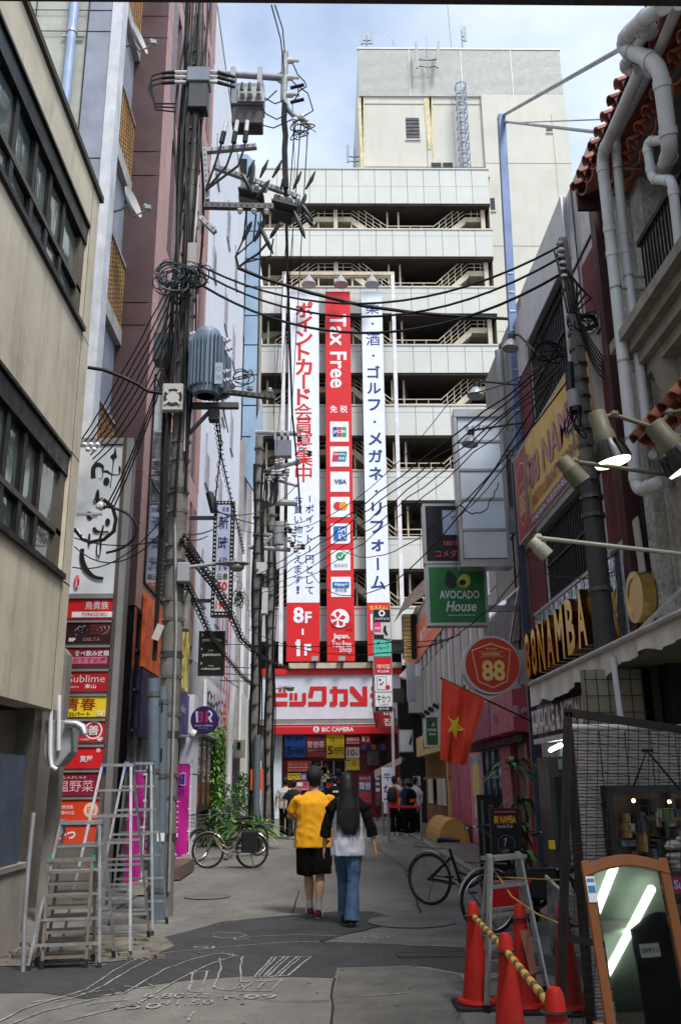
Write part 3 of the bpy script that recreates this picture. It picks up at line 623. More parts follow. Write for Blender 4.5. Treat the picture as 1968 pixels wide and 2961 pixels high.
for s_ in (-0.22, 0.22): mb.bar((xx+s_, D+0.6, b_.z), (xx+s_, D+0.6, a.z), 0.07)
P(t, 'stile', mb, BLUS); mb = MB(); q = b_.z
while q < a.z: mb.bar((xx-0.22, D+0.6, q), (xx+0.22, D+0.6, q), 0.04); q += 0.3
P(t, 'rung', mb, BLUS); mb = MB(); q = b_.z
while q < a.z: mb.tube([(xx-0.3, D+0.7, q), (xx-0.3, D+0.1, q), (xx, D-0.1, q), (xx+0.3, D+0.1, q), (xx+0.3, D+0.7, q)], 0.035, 4); q += 0.75
for s_ in (-0.3, 0, 0.3): mb.bar((xx+s_, D+(0.1 if s_ else -0.1), b_.z), (xx+s_, D+(0.1 if s_ else -0.1), a.z), 0.05)
P(t, 'cage', mb, BLUS)
def antenna(px, pyb, h, label, n=2, Y=D+2, slant=0.0):
 b0 = WY(px, pyb, Y); t = T('mobile_antenna', label, 'antenna', tuple(b0)); mb = MB(); mb.cyl(b0, b0+Vector((0,0,h*0.85)), 0.05, n=6); mb.cyl(b0+Vector((0,0,h*0.8)), b0+Vector((0,0,h*1.2)), 0.015, n=5); P(t, 'mast', mb, STEEL)
 for k in range(n):
  x = b0.x + (k-(n-1)/2)*h*0.5 + (0.2 if n == 1 else 0); zt = h*(0.3 + 0.1*k); mb = MB(); mb.obox((x, b0.y-0.1, b0.z+h*0.55+zt*0.2), Vector((0.08,0,0)), Vector((0,0.06,0)), Vector((slant*k, 0, h*0.38))); P(t, 'panel_antenna', mb, mat('antenna_grey', K(150,156,160), 0.5))
  mb = MB(); mb.bar((b0.x, b0.y, b0.z+h*0.5), (x, b0.y-0.1, b0.z+h*0.5), 0.05); mb.bar((b0.x, b0.y, b0.z+h*0.3), (x, b0.y-0.1, b0.z+h*0.3), 0.04); P(t, 'bracket', mb, BLACK)
antenna(1060, 142, 1.3, 'twin panel antenna on the left corner of the tower roof')
antenna(1237, 225, 2.7, 'tall twin panel antenna hung on the grey ribbed screen', Y=D+0.4, slant=0.08)
antenna(1336, 136, 1.6, 'single white panel antenna on the tower roof', 1)
antenna(1025, 488, 1.7, 'antenna on the lower roof at the left foot of the tower')
t = T('tv_aerial', 'thin slanting television aerial on the tower roof', 'aerial', tuple(WY(1137, 140, D+2))); b0 = WY(1137, 140, D+2); mb = MB(); mb.cyl(b0, b0+Vector((0,0,0.8)), 0.03, n=5); mb.bar(b0+Vector((-0.35,0,1.3)), b0+Vector((0.25,0,0.3)), 0.04); mb.bar(b0+Vector((0,0,0.4)), b0+Vector((0.3,0.1,0.6)), 0.03); P(t, 'boom', mb, STEEL)
t = T('lightning_rod', 'very tall thin lightning rod above the tower roof', 'rod', tuple(WY(1304, 136, D+3))); b0 = WY(1304, 136, D+3); mb = MB(); mb.cyl(b0, b0+Vector((-0.1,0,4)), 0.035, n=5); P(t, 'rod', mb, STEEL)
YB = D - 0.75
NAVY = C(28,58,128)
def banner(px0, px1, py0, py1, label, face, items, name='hanging_banner'):
 return signY(name, label, 'banner', px0, py0, px1, py1, YB, 0.04, face, None, 0, items, 'tall banners on the store front')
vh = 843, 1912
V = lambda py: (zY(843, 980, YB) - zY(py, 980, YB))/(zY(843, 980, YB) - zY(1912, 980, YB))
CW = C(224,230,238)
banner(836, 924, 843, 1912, 'left white banner with red Japanese letters, navy small print and red foot', CW,
 [('r', 0, V(1742), 1, 1, RED_), ('v', 'ポイントカード会員募集中', 0.5, V(875), 0.6, (V(1392)-V(875))/12, 0.035, RED_),
 ('v', 'お買い物に使えます', 0.34, V(1432), 0.27, (V(1690)-V(1432))/9, 0.01, NAVY), ('v', '1ポイント1円として', 0.70, V(1428), 0.27, (V(1722)-V(1428))/10, 0.01, NAVY), ('t', '!', 0.34, V(1705), 0.09, 0.02, 0.03, NAVY),
 ('t', '8', 0.36, V(1778), None, 0.04, 0.03, CW), ('t', 'F', 0.66, V(1785), None, 0.028, 0.03, CW), ('r', 0.46, V(1818), 0.52, V(1836), CW), ('t', '1', 0.36, V(1873), None, 0.04, 0.03, CW), ('p', [(0.26,V(1858)),(0.36,V(1849)),(0.40,V(1852)),(0.27,V(1866))], CW), ('t', 'F', 0.64, V(1879), None, 0.028, 0.03, CW)])
LG = C(90,150,90)
itc = [('q', 'Tax Free', 0.5, (V(882)+V(1150))/2, (V(1150)-V(882))*11.85, 0.044, -math.pi/2, CW)]
itc += [('t', '免 税', 0.5, V(1183), 0.68, 0.021, 0.05, CW)]
for k, py in enumerate((1247, 1319, 1392, 1465, 1542, 1619, 1696)):
 itc.append(('r', 0.16, V(py-28), 0.88, V(py+30), CW))
RB, GB = C(200,40,48), C(60,150,80)
itc += [('r', 0.27, V(1235), 0.43, V(1263), NAVY), ('r', 0.45, V(1235), 0.6, V(1263), RB), ('r', 0.62, V(1235), 0.78, V(1263), GB), ('t', 'JCB', 0.52, V(1249), 0.48, 0.009, 0.04, CW),
  ('p', [(0.28,V(1306)),(0.55,V(1306)),(0.48,V(1334)),(0.22,V(1334))], RB), ('p', [(0.5,V(1306)),(0.8,V(1306)),(0.74,V(1334)),(0.44,V(1334))], C(10,110,140)), ('t', 'UnionPay', 0.52, V(1314), 0.46, 0.008, 0.02, CW), ('t', '银联', 0.6, V(1326), 0.24, 0.009, 0.02, CW),
  ('t', 'VISA', 0.54, V(1393), 0.46, 0.0125, 0.05, NAVY), ('c', 0.43, V(1463), 0.16, RB), ('c', 0.64, V(1463), 0.16, C(226,150,40)),
  ('r', 0.27, V(1522), 0.76, V(1563), C(20,100,180)), ('t', 'AM', 0.56, V(1534), 0.3, 0.012, 0.02, CW), ('t', 'EX', 0.60, V(1552), 0.28, 0.012, 0.02, CW),
  ('e', 0.52, V(1608), 0.17, 0.15, C(40,150,80)), ('s', [(0.44,V(1609),1),(0.5,V(1615),1),(0.62,V(1602),1)], 0.02, CW), ('t', '微信支付', 0.52, V(1635), 0.5, 0.0095, 0.0, C(110,110,110)),
  ('r', 0.22, V(1683), 0.82, V(1699), C(10,90,160)), ('t', 'Alipay+', 0.52, V(1691), 0.5, 0.0095, 0.03, CW), ('t', '支付宝', 0.52, V(1706), 0.45, 0.009, 0.03, C(10,90,160)),
  ('c', 0.47, V(1788), 0.34, CW), ('t', 'Japan.', 0.52, V(1841), 0.6, 0.0165, 0.04, CW), ('t', 'Tax-free', 0.52, V(1862), 0.7, 0.016, 0.0, CW), ('t', 'Shop', 0.66, V(1880), 0.44, 0.018, 0.0, CW)]
banner(940, 1026, 843, 1912, 'middle red banner with a vertical tax free heading and a row of card logos', RED_, itc)
bt = [o for o in bpy.data.objects if o.name.startswith('hanging_banner')][-1]
w_ = WY(1026, 1788, YB).x - WY(944, 1788, YB).x; cc = WY(982, 1791, YB)
mb = MB()
for (ox, oz, r_) in ((-0.1, 0.0, 0.42), (0.5, -0.3, 0.26), (0.55, 0.38, 0.12), (-0.7,-0.35,0.1), (0.95,0.55,0.14)):
 for k in range(5):
  a_ = math.pi/2 + k*2*math.pi/5; d1 = Vector((math.cos(a_), 0, math.sin(a_))); d2 = Vector((-d1.z, 0, d1.x)); c0 = cc + Vector((ox, -0.07, oz))
  mb.quad(c0 + d1*r_*0.12, c0 + d1*r_*0.7 + d2*r_*0.3, c0 + d1*r_, c0 + d1*r_*0.7 - d2*r_*0.3) if True else None
P(bt, 'print', mb, RED_)
banner(1044, 1130, 843, 1912, 'right white banner with navy Japanese letters and a red foot behind the signs', CW,
 [('r', 0, V(1742), 1, 1, RED_)] + [('v', '薬・酒・ゴルフ・メガネ・リフォーム', 0.52, V(868), 0.66, (V(1712)-V(868))/17, 0.05, NAVY)] + [('t', '\\もちろん/', 0.5, V(1757), 0.8, 0.013, 0.04, YEL_), ('r', 0.15, V(1775), 0.6, V(1822), CW),
 ('v', 'ビポサ', 0.36, V(1828), 0.3, 0.026, 0.05, CW), ('v', 'ッイー', 0.7, V(1828), 0.3, 0.026, 0.05, CW)])
for o_ in [o for o in bpy.data.objects if o.name.startswith('hanging_banner')][-1:]: pass
t = T('banner_stand', 'white steel pipe frame standing around the tall banners', 'frame', (0, YB, 7.4)); WS = mat('white_steel', K(214,210,216), 0.5)
zt_, zb_ = zY(797, 980, YB-0.5), zY(1925, 980, YB-0.5); xa_, xb_ = WY(822, 797, YB-0.5).x, WY(1134, 797, YB-0.5).x
for nm, p, q in (('post', (xa_, YB-0.5, zb_), (xa_, YB-0.5, zt_)), ('post', (xb_, YB-0.5, zb_), (xb_, YB-0.5, zt_)), ('beam', (xa_-0.1, YB-0.5, zt_+0.1), (xb_+0.1, YB-0.5, zt_+0.1)), ('beam', (xa_, YB-0.1, zY(822)), (xb_, YB-0.1, zY(822)))):
 mb = MB(); mb.bar(p, q, 0.2); P(t, nm, mb, WS if nm == 'post' or p[2] > zY(815) else RUSTY)
for px in (893, 985, 1075):
 c = WY(px, 812, YB-1.1); t = T('bell_lamp', {893: 'left', 985: 'middle', 1075: 'right'}[px] + ' bell shaped flood lamp over the tall banners', 'lamp', tuple(c), 'bell lamps over the banners')
 mb = MB(); mb.lathe(c, [(0.42, -0.25), (0.36, -0.1), (0.18, 0.15), (0.09, 0.3), (0.05, 0.42)], 14); P(t, 'shade', mb, mat('lamp_grey', K(150,148,150), 0.4), smooth=True); mb = MB(); mb.bar(c+Vector((0,0,0.4)), c+Vector((0,0.6,0.62)), 0.06); P(t, 'arm', mb, BLACK)
YS = D - 1.6
GREYW = C(196,204,216)
sn = signY('store_sign', 'wide white store sign with huge red Japanese letters', 'sign', 742, 1948, 1160, 2077, YS, 0.5, GREYW, None, 0, [])
mb = MB(); c0 = WY(852, 2013, YS-0.02)
ky = 0.545
for ch, px0, px1 in (('ビ', 786, 831), ('ッ', 837, 885), ('ク', 891, 944), ('カ', 953, 1006), ('メ', 1011, 1062), ('ラ', 1069, 1110)):
 a, b_ = WY(px0, 1985, YS-0.02), WY(px1, 2041, YS-0.02)
 H0, H1 = b_.z, a.z; w0, w1 = a.x, b_.x; hh_ = H1-H0; ww = w1-w0; yy = YS-0.02
 q_ = {'ビ': [(0,.66,1,.46),(0,.66,.24,.0),(0,.22,1,0),(.44,1,.62,.74),(.72,1,.9,.74)], 'ッ': [(0,.66,.2,.3),(.28,.66,.48,.3),(.76,.66,1,.08),(0,.22,.9,0)],
  'ク': [(.12,1,1,.8),(.75,.9,1,.1),(0,.22,.9,0)], 'カ': [(0,.86,1,.66),(.16,1,.42,.06),(.76,.8,1,.08),(.54,.22,.92,0),(0,.22,.34,0)],
  'メ': [(.72,1,1,.16),(0,.2,.8,0)], 'ラ': [(.08,1,.9,.82),(0,.64,1,.44),(.76,.5,1,.14),(.1,.2,.86,0)]}[ch]
 lk = 0
 for (u0, v1, u1, v0) in q_:
  if v1 < v0: v0, v1 = v1, v0
  lk += 1; y_ = yy-0.004*lk; mb.quad((w0+u0*ww, y_, H0+v0*hh_), (w0+u1*ww, y_, H0+v0*hh_), (w0+u1*ww, y_, H0+v1*hh_), (w0+u0*ww, y_, H0+v1*hh_))
 dg_ = {'メ': [[(0,1),(.22,1),(1,.12),(1,0),(.78,0),(0,.74)]], 'ク': [[(.1,1),(.34,1),(.26,.44),(0,.44),(0,.6),(.05,.7)]]}.get(ch, [])
 for pg in dg_: lk += 1; mb.quad(*[(w0+u_*ww, yy-0.004*lk, H0+v_*hh_) for u_, v_ in pg][::-1])
P(sn, 'lettering', mb, C(196,22,28))
mb = MB(); a, b_ = WY(750, 1934, YS-0.1), WY(1160, 1948, YS-0.1); mb.box(a.x, b_.x, YS-0.12, YS+0.2, b_.z+0.0, a.z); P(sn, 'top_stripe', mb, RED_)
mb = MB(); a, b_ = WY(835, 1918, YS-0.2), WY(1160, 1933, YS-0.2); mb.box(a.x, b_.x, YS-0.3, YS+0.2, b_.z+0.03, a.z); P(sn, 'gutter', mb, RUSTY)
for i, px in enumerate((910, 988, 1073)):
 c = WY(px, 1905, YS-0.5); t = T('spotlight', ('left', 'middle', 'right')[i] + ' small black spotlight at the foot of the red banners', 'spotlight', tuple(c), 'small spotlights under the banners'); mb = MB(); mb.box(c.x-0.16, c.x+0.16, c.y-0.1, c.y+0.1, c.z-0.1, c.z+0.12); P(t, 'head', mb, STEEL); mb = MB(); mb.bar(c, c+Vector((0,0.2,-0.45)), 0.05); P(t, 'arm', mb, BLACK)
a, b_ = WY(742, 2078, YS), WY(1160, 2091, YS); mb = MB(); mb.box(a.x, b_.x, YS+0.02, YS+0.4, b_.z, a.z-0.01); P(sn, 'lower_band', mb, mat('band_grey', K(118,118,114), 0.7)); mb = MB(); mb.box(a.x, b_.x, YS-0.15, YS+0.4, zY(2095,950,YS), b_.z-0.01); P(sn, 'lower_trim', mb, WS)
t = T('red_awning', 'narrow red awning with white lettering over the store entrance', 'awning', tuple(WY(960, 2118, YS-1)))
a, b_ = WY(783, 2099, YS-0.2), WY(1150, 2120, YS-1.0)
mb = MB(); mb.prism([(a.x, YS-0.2, a.z), (a.x, YS-1.0, a.z-0.12), (a.x, YS-1.0, b_.z), (a.x, YS-0.2, b_.z)], (b_.x-a.x, 0, 0)); P(t, 'canopy', mb, C(188,24,34)); mb = MB(); text(mb, 'BIC CAMERA', WY(976, 2109, YS-1.01), FR, FU, w=1.5, h=0.2, bold=0.03); disc(mb, WY(914, 2109, YS-1.01), FR, FU, 0.14); P(t, 'lettering', mb, CW)
mb = MB(); text(mb, 'B', WY(914, 2109, YS-1.015), FR, FU, h=0.17, bold=0.06); P(t, 'lettering', mb, C(188,24,34))
YF = YS + 0.3
fr = T('store_entrance', 'store entrance wall with white corner pillar and dark glazed doorway', 'shop front', (0, YF, 0))
a, b_ = WY(785, 2119, YF), WY(814, 2340, YF); mb = MB(); mb.box(a.x, b_.x, YF-0.5, YF+0.2, 0, a.z); P(fr, 'pillar', mb, C(190,208,216))
a2, b2 = WY(814, 2119, YF), WY(1160, 2340, YF); mb = MB(); mb.box(a2.x+0.01, b2.x, YF+0.25, YF+0.4, 0, a2.z); P(fr, 'wall', mb, C(120,20,30))
x0_, x1_ = WY(865, 2250, YF).x, WY(1000, 2250, YF).x; mb = MB(); mb.box(x0_, x1_, YF+0.2, YF+0.24, 0, zY(2200,930,YF)); P(fr, 'doorway', mb, DARK)
rg = random.Random(5)
for i in range(70): px, py = rg.uniform(868,995), rg.uniform(2205,2330); c = WY(px, py, YF+0.12); s = rg.uniform(0.04,0.16); o = build('shelf_goods', MB().box(c.x-s,c.x+s,YF+0.14,YF+0.19,c.z-s*rg.uniform(0.3,1),c.z+s*0.8), rg.choice((C(190,190,180),C(150,40,40),C(60,80,120),C(200,170,80),C(70,70,70),C(40,60,50),C(230,230,210)))); tag(o, 'small colourful package on the shelves inside the store entrance', 'goods', 'goods inside the store entrance')  # plain coloured boxes scattered in front of the dark doorway panel
mb = MB()
for px in (865, 897, 930, 965, 999): xx = WY(px, 2250, YF).x; mb.box(xx-0.03, xx+0.03, YF+0.17, YF+0.199, 0, zY(2200,930,YF))
P(fr, 'door_frame', mb, STEEL)
mb = MB(); xx = WY(742, 2110, YF).x; mb.box(xx-4, WY(784,2110,YF).x, YF-0.1, YF+0.3, 0, zY(2096,760,YF)); P(fr, 'side_wall', mb, mat('shop_side', K(120,116,112), 0.8))
def poster(px0, py0, px1, py1, label, face, items, Y=YF-0.02, group='posters on the store entrance'):
 return signY('poster', label, 'poster', px0, py0, px1, py1, Y, 0.03, face, None, 0, items, group)
DB = C(24,24,60)
poster(823, 2122, 883, 2190, 'blue poster with large black Japanese letters and a 5', C(28,84,170), [('t','高価買取',0.5,0.22,0.8,0.2,BLK_), ('t','5',0.25,0.7,0.24,0.36,BLK_), ('t','%増額',0.66,0.74,0.5,0.24,BLK_)])
poster(885, 2122, 941, 2190, 'dark red poster with white Japanese letters and a blue bottom', C(150,30,50), [('t','早くなって',0.4,0.2,0.6,0.1,C(220,100,90)), ('t','買替祭',0.5,0.46,0.9,0.3,WHT_), ('t','期間中ポイント',0.5,0.7,0.8,0.08,WHT_), ('r',0.05,0.78,0.95,0.95,C(160,70,50)), ('r',0.5,0.02,0.95,0.16,C(40,70,150))])
poster(943, 2122, 995, 2192, 'large yellow poster with black Japanese letters and a 5', YEL_, [('t','下取りで',0.5,0.25,0.8,0.22,BLK_), ('t','5',0.22,0.68,0.28,0.36,BLK_), ('t','万円',0.66,0.7,0.52,0.28,BLK_)])
poster(999, 2122, 1040, 2153, 'red panel with small white tax free lettering', C(160,26,40), [('t','免税商店',0.5,0.5,0.9,0.4,WHT_), ('t','Tax Free Store',0.5,0.84,0.9,0.14,WHT_)])
poster(1000, 2157, 1039, 2192, 'white poster with a large 10 percent', WHT_, [('t','10',0.38,0.55,0.55,0.55,C(130,30,60)), ('t','%',0.8,0.66,0.2,0.2,C(130,30,60)), ('r',0,0,1,0.12,C(180,60,70))])
poster(1000, 2194, 1039, 2227, 'yellow poster with a red 5 below the white ten percent one', C(216,190,40), [('t','5',0.6,0.4,0.25,0.45,C(200,60,30)), ('t','ポイント',0.5,0.8,0.8,0.14,WHT_), ('r',0.05,0.1,0.3,0.2,BLK_)])
poster(1042, 2124, 1072, 2152, 'red panel with a white square mark and a 2', C(170,24,36), [('r',0.15,0.2,0.42,0.7,WHT_), ('t','2',0.7,0.45,0.3,0.5,WHT_)])
poster(1042, 2150, 1115, 2170, 'row of small product pictures on red', C(150,24,36), [('r',0.03,0.1,0.2,0.9,C(50,90,160)), ('r',0.24,0.1,0.4,0.9,C(40,50,80)), ('r',0.44,0.1,0.6,0.9,C(200,110,90)), ('r',0.64,0.1,0.78,0.9,C(40,50,70)), ('r',0.82,0.1,0.97,0.9,C(60,90,190))])
poster(830, 2200, 893, 2232, 'orange red flyer with lines of small print left of the doorway', C(206,72,54), [('t','売りつくしセール',0.5,0.3,0.85,0.22,WHT_), ('r',0.05,0.55,0.95,0.6,WHT_), ('t','5%',0.15,0.82,0.2,0.2,YEL_), ('t','ポイント還元',0.6,0.82,0.6,0.16,WHT_)])
poster(831, 2236, 868, 2255, 'small yellow sign with black and red letters beside the doorway', C(236,206,50), [('t','Windows 10',0.5,0.28,0.85,0.3,BLK_), ('t','サポート終了',0.5,0.7,0.9,0.35,RED_)])
poster(869, 2236, 886, 2256, 'tiny lilac poster with a 20', C(150,120,160), [('t','20',0.5,0.5,0.6,0.5,WHT_)])
poster(855, 2260, 893, 2285, 'pink and white flyer low on the wall left of the door', C(196,110,128), [('r',0.1,0.1,0.5,0.5,WHT_), ('r',0.1,0.6,0.9,0.7,C(160,40,60)), ('r',0.6,0.1,0.9,0.5,C(170,60,80))])
poster(1035, 2240, 1075, 2325, 'tall blue and red poster with white Japanese letters right of the door', C(70,76,110), [('r',0.05,0.05,0.95,0.2,C(190,60,70)), ('t','早くなって',0.5,0.12,0.8,0.08,WHT_), ('t','買替',0.5,0.38,0.9,0.26,WHT_), ('r',0.05,0.6,0.95,0.95,C(170,60,50))])
poster(1083, 2228, 1100, 2330, 'narrow column of small white and red notices', C(110,80,84), [('r',0.1,0.02,0.9,0.12,C(220,150,60)), ('r',0.1,0.2,0.9,0.27,WHT_), ('r',0.1,0.34,0.9,0.42,WHT_), ('r',0.1,0.5,0.9,0.6,WHT_), ('r',0.1,0.68,0.9,0.76,C(200,60,80))])
t = signY('screen', 'large dark display screen in the store window right of the doorway', 'screen', 1060, 2172, 1119, 2212, YF-0.1, 0.08, glassmat('screen_glass', (0.015,0.013,0.016), 0.08), BLACK, 0.06, [])
mb = MB(); a, b_ = WY(1080, 2122, YF-0.2), WY(1118, 2152, YF-0.2)
for k in range(5): u = a.x + (b_.x-a.x)*k/5; mb.box(u, u+0.14, YF-0.22, YF-0.08, b_.z + 0.05*k, b_.z+0.24+0.05*k)
tag(build('display_goods', mb, DARK), 'cluster of dark product boxes shown above the display screen', 'goods')
# RIGHT: 88 KARAOKE BUILDING
XR = 3.5
def signX(name, label, cat, y_far, y_near, z0, z1, x, depth, face, frame=None, fw=0.03, items=(), group=None):
 return sign(name, label, cat, Vector((x, y_far, z1)), RR, RU, y_far-y_near, z1-z0, depth, face, frame, fw, items, group)
DIRTY = mat('dirty_white_wall', K(206,200,200), 0.9, var=0.2, scale=1.3, bump=0.6, bscale=50, streak=0.8, dirt=K(70,52,54))
kb = T('karaoke_building', 'dirty white building on the right with a perforated top band and the yellow sign', 'building', (XR, 12, 0))
yk0, yk1 = 9.75, 15.0
mb = MB()
mb.box(XR, 9, 13.7, yk1, 0, 9.6); mb.box(XR, 9, yk0, 11.6, 7.1, 9.6); mb.box(XR+0.3, 9, 11.6, 13.7, 3.0, 9.6); mb.box(XR, 9, yk0, 10.75, 2.9, 7.1)
P(kb, 'wall', mb, DIRTY)
mb = MB(); mb.box(XR-0.06, XR+0.3, 11.0, 13.7, 8.62, 9.6); P(kb, 'perforated_core', mb, mat('panel_dark', K(150,150,156), 0.7))
PERF = mat('perforated_panel', K(222,222,222), 0.6, 0.2, var=0.08); mb = MB()
ny, nz = 60, 22
for i in range(nz+1): z = 8.62 + 0.98*i/nz; mb.box(XR-0.085, XR-0.062, 11.0, 13.72, z-0.012, z+0.012)
for i in range(ny+1): y = 11.0 + 2.72*i/ny; mb.box(XR-0.084, XR-0.063, y-0.012, y+0.012, 8.62, 9.6)
o = P(kb, 'perforated_panel', mb, PERF, kind='stuff')
MAR = mat('maroon_print', K(112,50,56), 0.8, var=0.25, scale=3, streak=0.4)
for (a, b_, z0, z1) in ((13.75,14.9,7.05,8.4), (13.75,14.9,3.95,5.4), (9.85,10.6,7.3,8.2), (9.85,10.6,4.3,6.6)):
 mb = MB(); mb.box(XR-0.012, XR-0.001, a, b_, z0, z1); P(kb, 'painted_panel', mb, MAR)
mb = MB()
for z in (7.0, 8.35, 5.3): mb.box(XR-0.02, XR-0.003, 9.76, 15.0, z, z+0.03)
for y in (13.72, 14.95, 10.7): mb.box(XR-0.02, XR-0.0135, y, y+0.03, 3, 9.6)
P(kb, 'joint', mb, REVEAL)
GLR = glassmat('right_glass', (0.03,0.035,0.04), 0.04, 0.2)
for (a, b_, z0, z1) in ((11.65,13.65,7.05,8.6), (10.8,13.6,4.2,5.35)):
 mb = MB(); mb.box(XR+0.12, XR+0.16, a, b_, z0, z1); w = P(kb, 'window', mb, GLR)
 n = int((b_-a)/0.12);
 mb = MB()
 for i in range(n+1): y = a + (b_-a)*i/n; mb.bar((XR+0.02, y, z0), (XR+0.02, y, z1), 0.028)
 for z in (z0+0.05, z0+(z1-z0)/2, z1-0.05): mb.bar((XR+0.0, a, z), (XR+0.0, b_, z), 0.03)
 SP(w, 'window_grille', mb, BLACK)
 for i in range(4): y = a + (b_-a)*(i+0.5)/4; SP(w, 'frame', MB().box(XR+0.06, XR+0.115, y-0.03, y+0.03, z0, z1), ALU if i % 2 else FRAMEB)
mb = MB(); mb.box(XR-0.1, XR+0.3, 10.2, 13.75, 5.36, 5.5); P(kb, 'lintel', mb, mat('small_tile', K(150,150,152), 0.5, var=0.2, scale=20))
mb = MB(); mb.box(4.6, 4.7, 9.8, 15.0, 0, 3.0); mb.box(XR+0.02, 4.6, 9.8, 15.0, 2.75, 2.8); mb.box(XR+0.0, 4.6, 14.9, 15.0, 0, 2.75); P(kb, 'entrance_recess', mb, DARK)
mb = MB(); mb.box(3.27, 3.45, 11.0, 14.05, 2.2, 2.72); P(kb, 'fascia', mb, BLACK); mb = MB(); mb.box(3.2, 3.46, 10.4, 14.1, 2.12, 2.195); P(kb, 'fascia_trim', mb, ALU)
mb = MB(); text(mb, 'KARAOKE & RESTAURANT', (3.2, 12.2, 2.43), RR, RU, w=3.6, h=0.36, bold=0.03)
lt = tag(build('raised_lettering', mb, mat('silver_letter', K(212,200,204), 0.3, 0.3, var=0.3, scale=6)), 'silver capital letters for karaoke and restaurant under the white awning', 'lettering')
so_ = lt.modifiers.new('solid', 'SOLIDIFY'); so_.thickness = 0.05; so_.offset = 0
t = T('tube_lamp', 'lit white tube lamp under the karaoke entrance fascia', 'lamp', (3.3, 12, 2.1)); a, b_ = WX(1590, 2170, 3.3), WX(1622, 2155, 3.3); mb = MB(); mb.cyl(a, b_, 0.025); P(t, 'tube', mb, mat('lamp_white', (0.95,0.98,1.0), 0.4, emit=5, var=0))
mb = MB(); mb.bar(a+Vector((0,0,0.04)), b_+Vector((0,0,0.04)), 0.05, 0.02); P(t, 'batten', mb, ALU)
CHR = mat('polished_steel', K(186,192,204), 0.12, 0.9, var=0.1);
_b = CHR.node_tree.nodes['Principled BSDF']; _n = CHR.node_tree.nodes.new('ShaderNodeTexNoise'); _n.inputs['Scale'].default_value = 5; _p = CHR.node_tree.nodes.new('ShaderNodeBump'); _p.inputs['Strength'].default_value = 0.5; _p.inputs['Distance'].default_value = 0.05; CHR.node_tree.links.new(_n.outputs['Fac'], _p.inputs['Height']); CHR.node_tree.links.new(_p.outputs[0], _b.inputs['Normal'])
ps = T('polished_panels', 'row of wavy polished steel panels behind the gold letters', 'panel', (3.42, 12, 3))
for i in range(7): y = 14.3 - i*0.62; mb = MB(); mb.box(3.4, 3.43, y-0.61, y, 2.95, 4.12); P(ps, 'panel', mb, CHR)
mb = MB(); mb.box(3.38, 3.44, 9.96, 14.3, 4.121, 4.16); P(ps, 'edge_trim', mb, ALU)
GOLD = mat('gold_letter', K(232,178,56), 0.25, 0.55, var=0.12); GOLS = mat('gold_side', K(140,96,30), 0.2, 1.0)
yy = 13.95; adv = [('8',0.36),('8',0.36),('N',0.44),('A',0.44),('M',0.5),('B',0.44),('A',0.44)]
for ci, (ch, w_) in enumerate(adv):
 mb = MB(); text(mb, ch, (3.12, yy-w_/2, 3.42 + (13.9-yy)*0.02), RR, RU, w=w_*0.86, h=0.70, bold=0.07)
 o = build('letter', mb, [GOLD, GOLS]); md = o.modifiers.new('solid', 'SOLIDIFY'); md.thickness = 0.17; md.offset = -1; md.use_rim = True; md.material_offset_rim = 1; tag(o, 'raised gold ' + ('figure eight, farthest of the awning letters','figure eight, second from the far end','capital N after the two eights','capital A between the N and the M','capital M on the awning','capital B on the awning','capital A nearest the dark pole')[ci], 'letter', 'gold letters on the awning'); yy -= w_+0.07
yy2 = 10.35
mb = MB(); ringf(mb, (3.24, 9.2, 3.42), RR, RU, 0.2, 0.27, 32); disc(mb, (3.25, 9.2, 3.42), RR, RU, 0.21, 28)
o = build('gold_emblem', mb, mat('gold_plate', K(190,160,90), 0.25, 0.9)); md = o.modifiers.new('solid', 'SOLIDIFY'); md.thickness = 0.14; md.offset = -1; tag(o, 'round gold emblem at the near end of the gold letters', 'emblem')
YS1 = mat('sign_yellow', K(222,180,84), 0.5, var=0.12, scale=1.0, streak=0.15); SRED = C(160,40,52); SPK = C(186,120,136); SGR = C(84,104,80)
yf, yn, zb_, zt_ = 14.9, 10.25, 5.5, 7.0
w_ = yf-yn
its = [('r', 0, 0, 0.185, 1, SRED), ('p', [(0.02,0.2),(0.092,0.12),(0.165,0.2),(0.15,0.78),(0.092,0.88),(0.035,0.78)], C(208,150,90)), ('p', [(0.03,0.215),(0.092,0.14),(0.155,0.215),(0.142,0.765),(0.092,0.86),(0.043,0.765)], C(150,36,48)), ('t', '88', 0.092, 0.62, 0.09, 0.28, 0.03, C(208,160,90)), ('t', 'NAMBA', 0.092, 0.4, 0.09, 0.05, C(208,150,90)),
 ('t', '88 NAMBA', 0.58, 0.42, 0.72, 0.36, 0.035, SPK), ('t', 'RESTAURANT & KARAOKE', 0.58, 0.74, 0.66, 0.13, 0.03, C(160,76,60)), ('r', 0.187, 0.88, 1, 1, C(128,60,90)), ('t', '〒542-0076 大阪市中央区難波3-3-1', 0.55, 0.94, 0.66, 0.075, 0.01, WHT_)]
bam = []
for k, u in enumerate((0.215, 0.235, 0.86, 0.94)):
 its.append(('s', [(u,0.95,1),(u+0.006,0.5,1),(u-0.004,0.1+0.1*(k%2),0.6)], 0.0018, SGR))
 for j in range(7):
  v = 0.15 + 0.11*j; s_ = 1 if j % 2 else -1
  for q in (-1, 0, 1): its.append(('s', [(u,v,0.3),(u+s_*0.018,v+0.03+q*0.025,1.4),(u+s_*0.036,v+0.09+q*0.05,0.1)], 0.0022, SGR))
signX('wall_sign', 'long weathered yellow and red restaurant sign with bamboo and pink lettering on the right', 'sign', yf, yn, zb_, zt_, 3.38, 0.12, YS1, C(190,186,180), 0.03, its)
aw = T('white_awning', 'long dirty white fabric awning with a limp valance on the right', 'awning', (3.0, 10, 2.6))
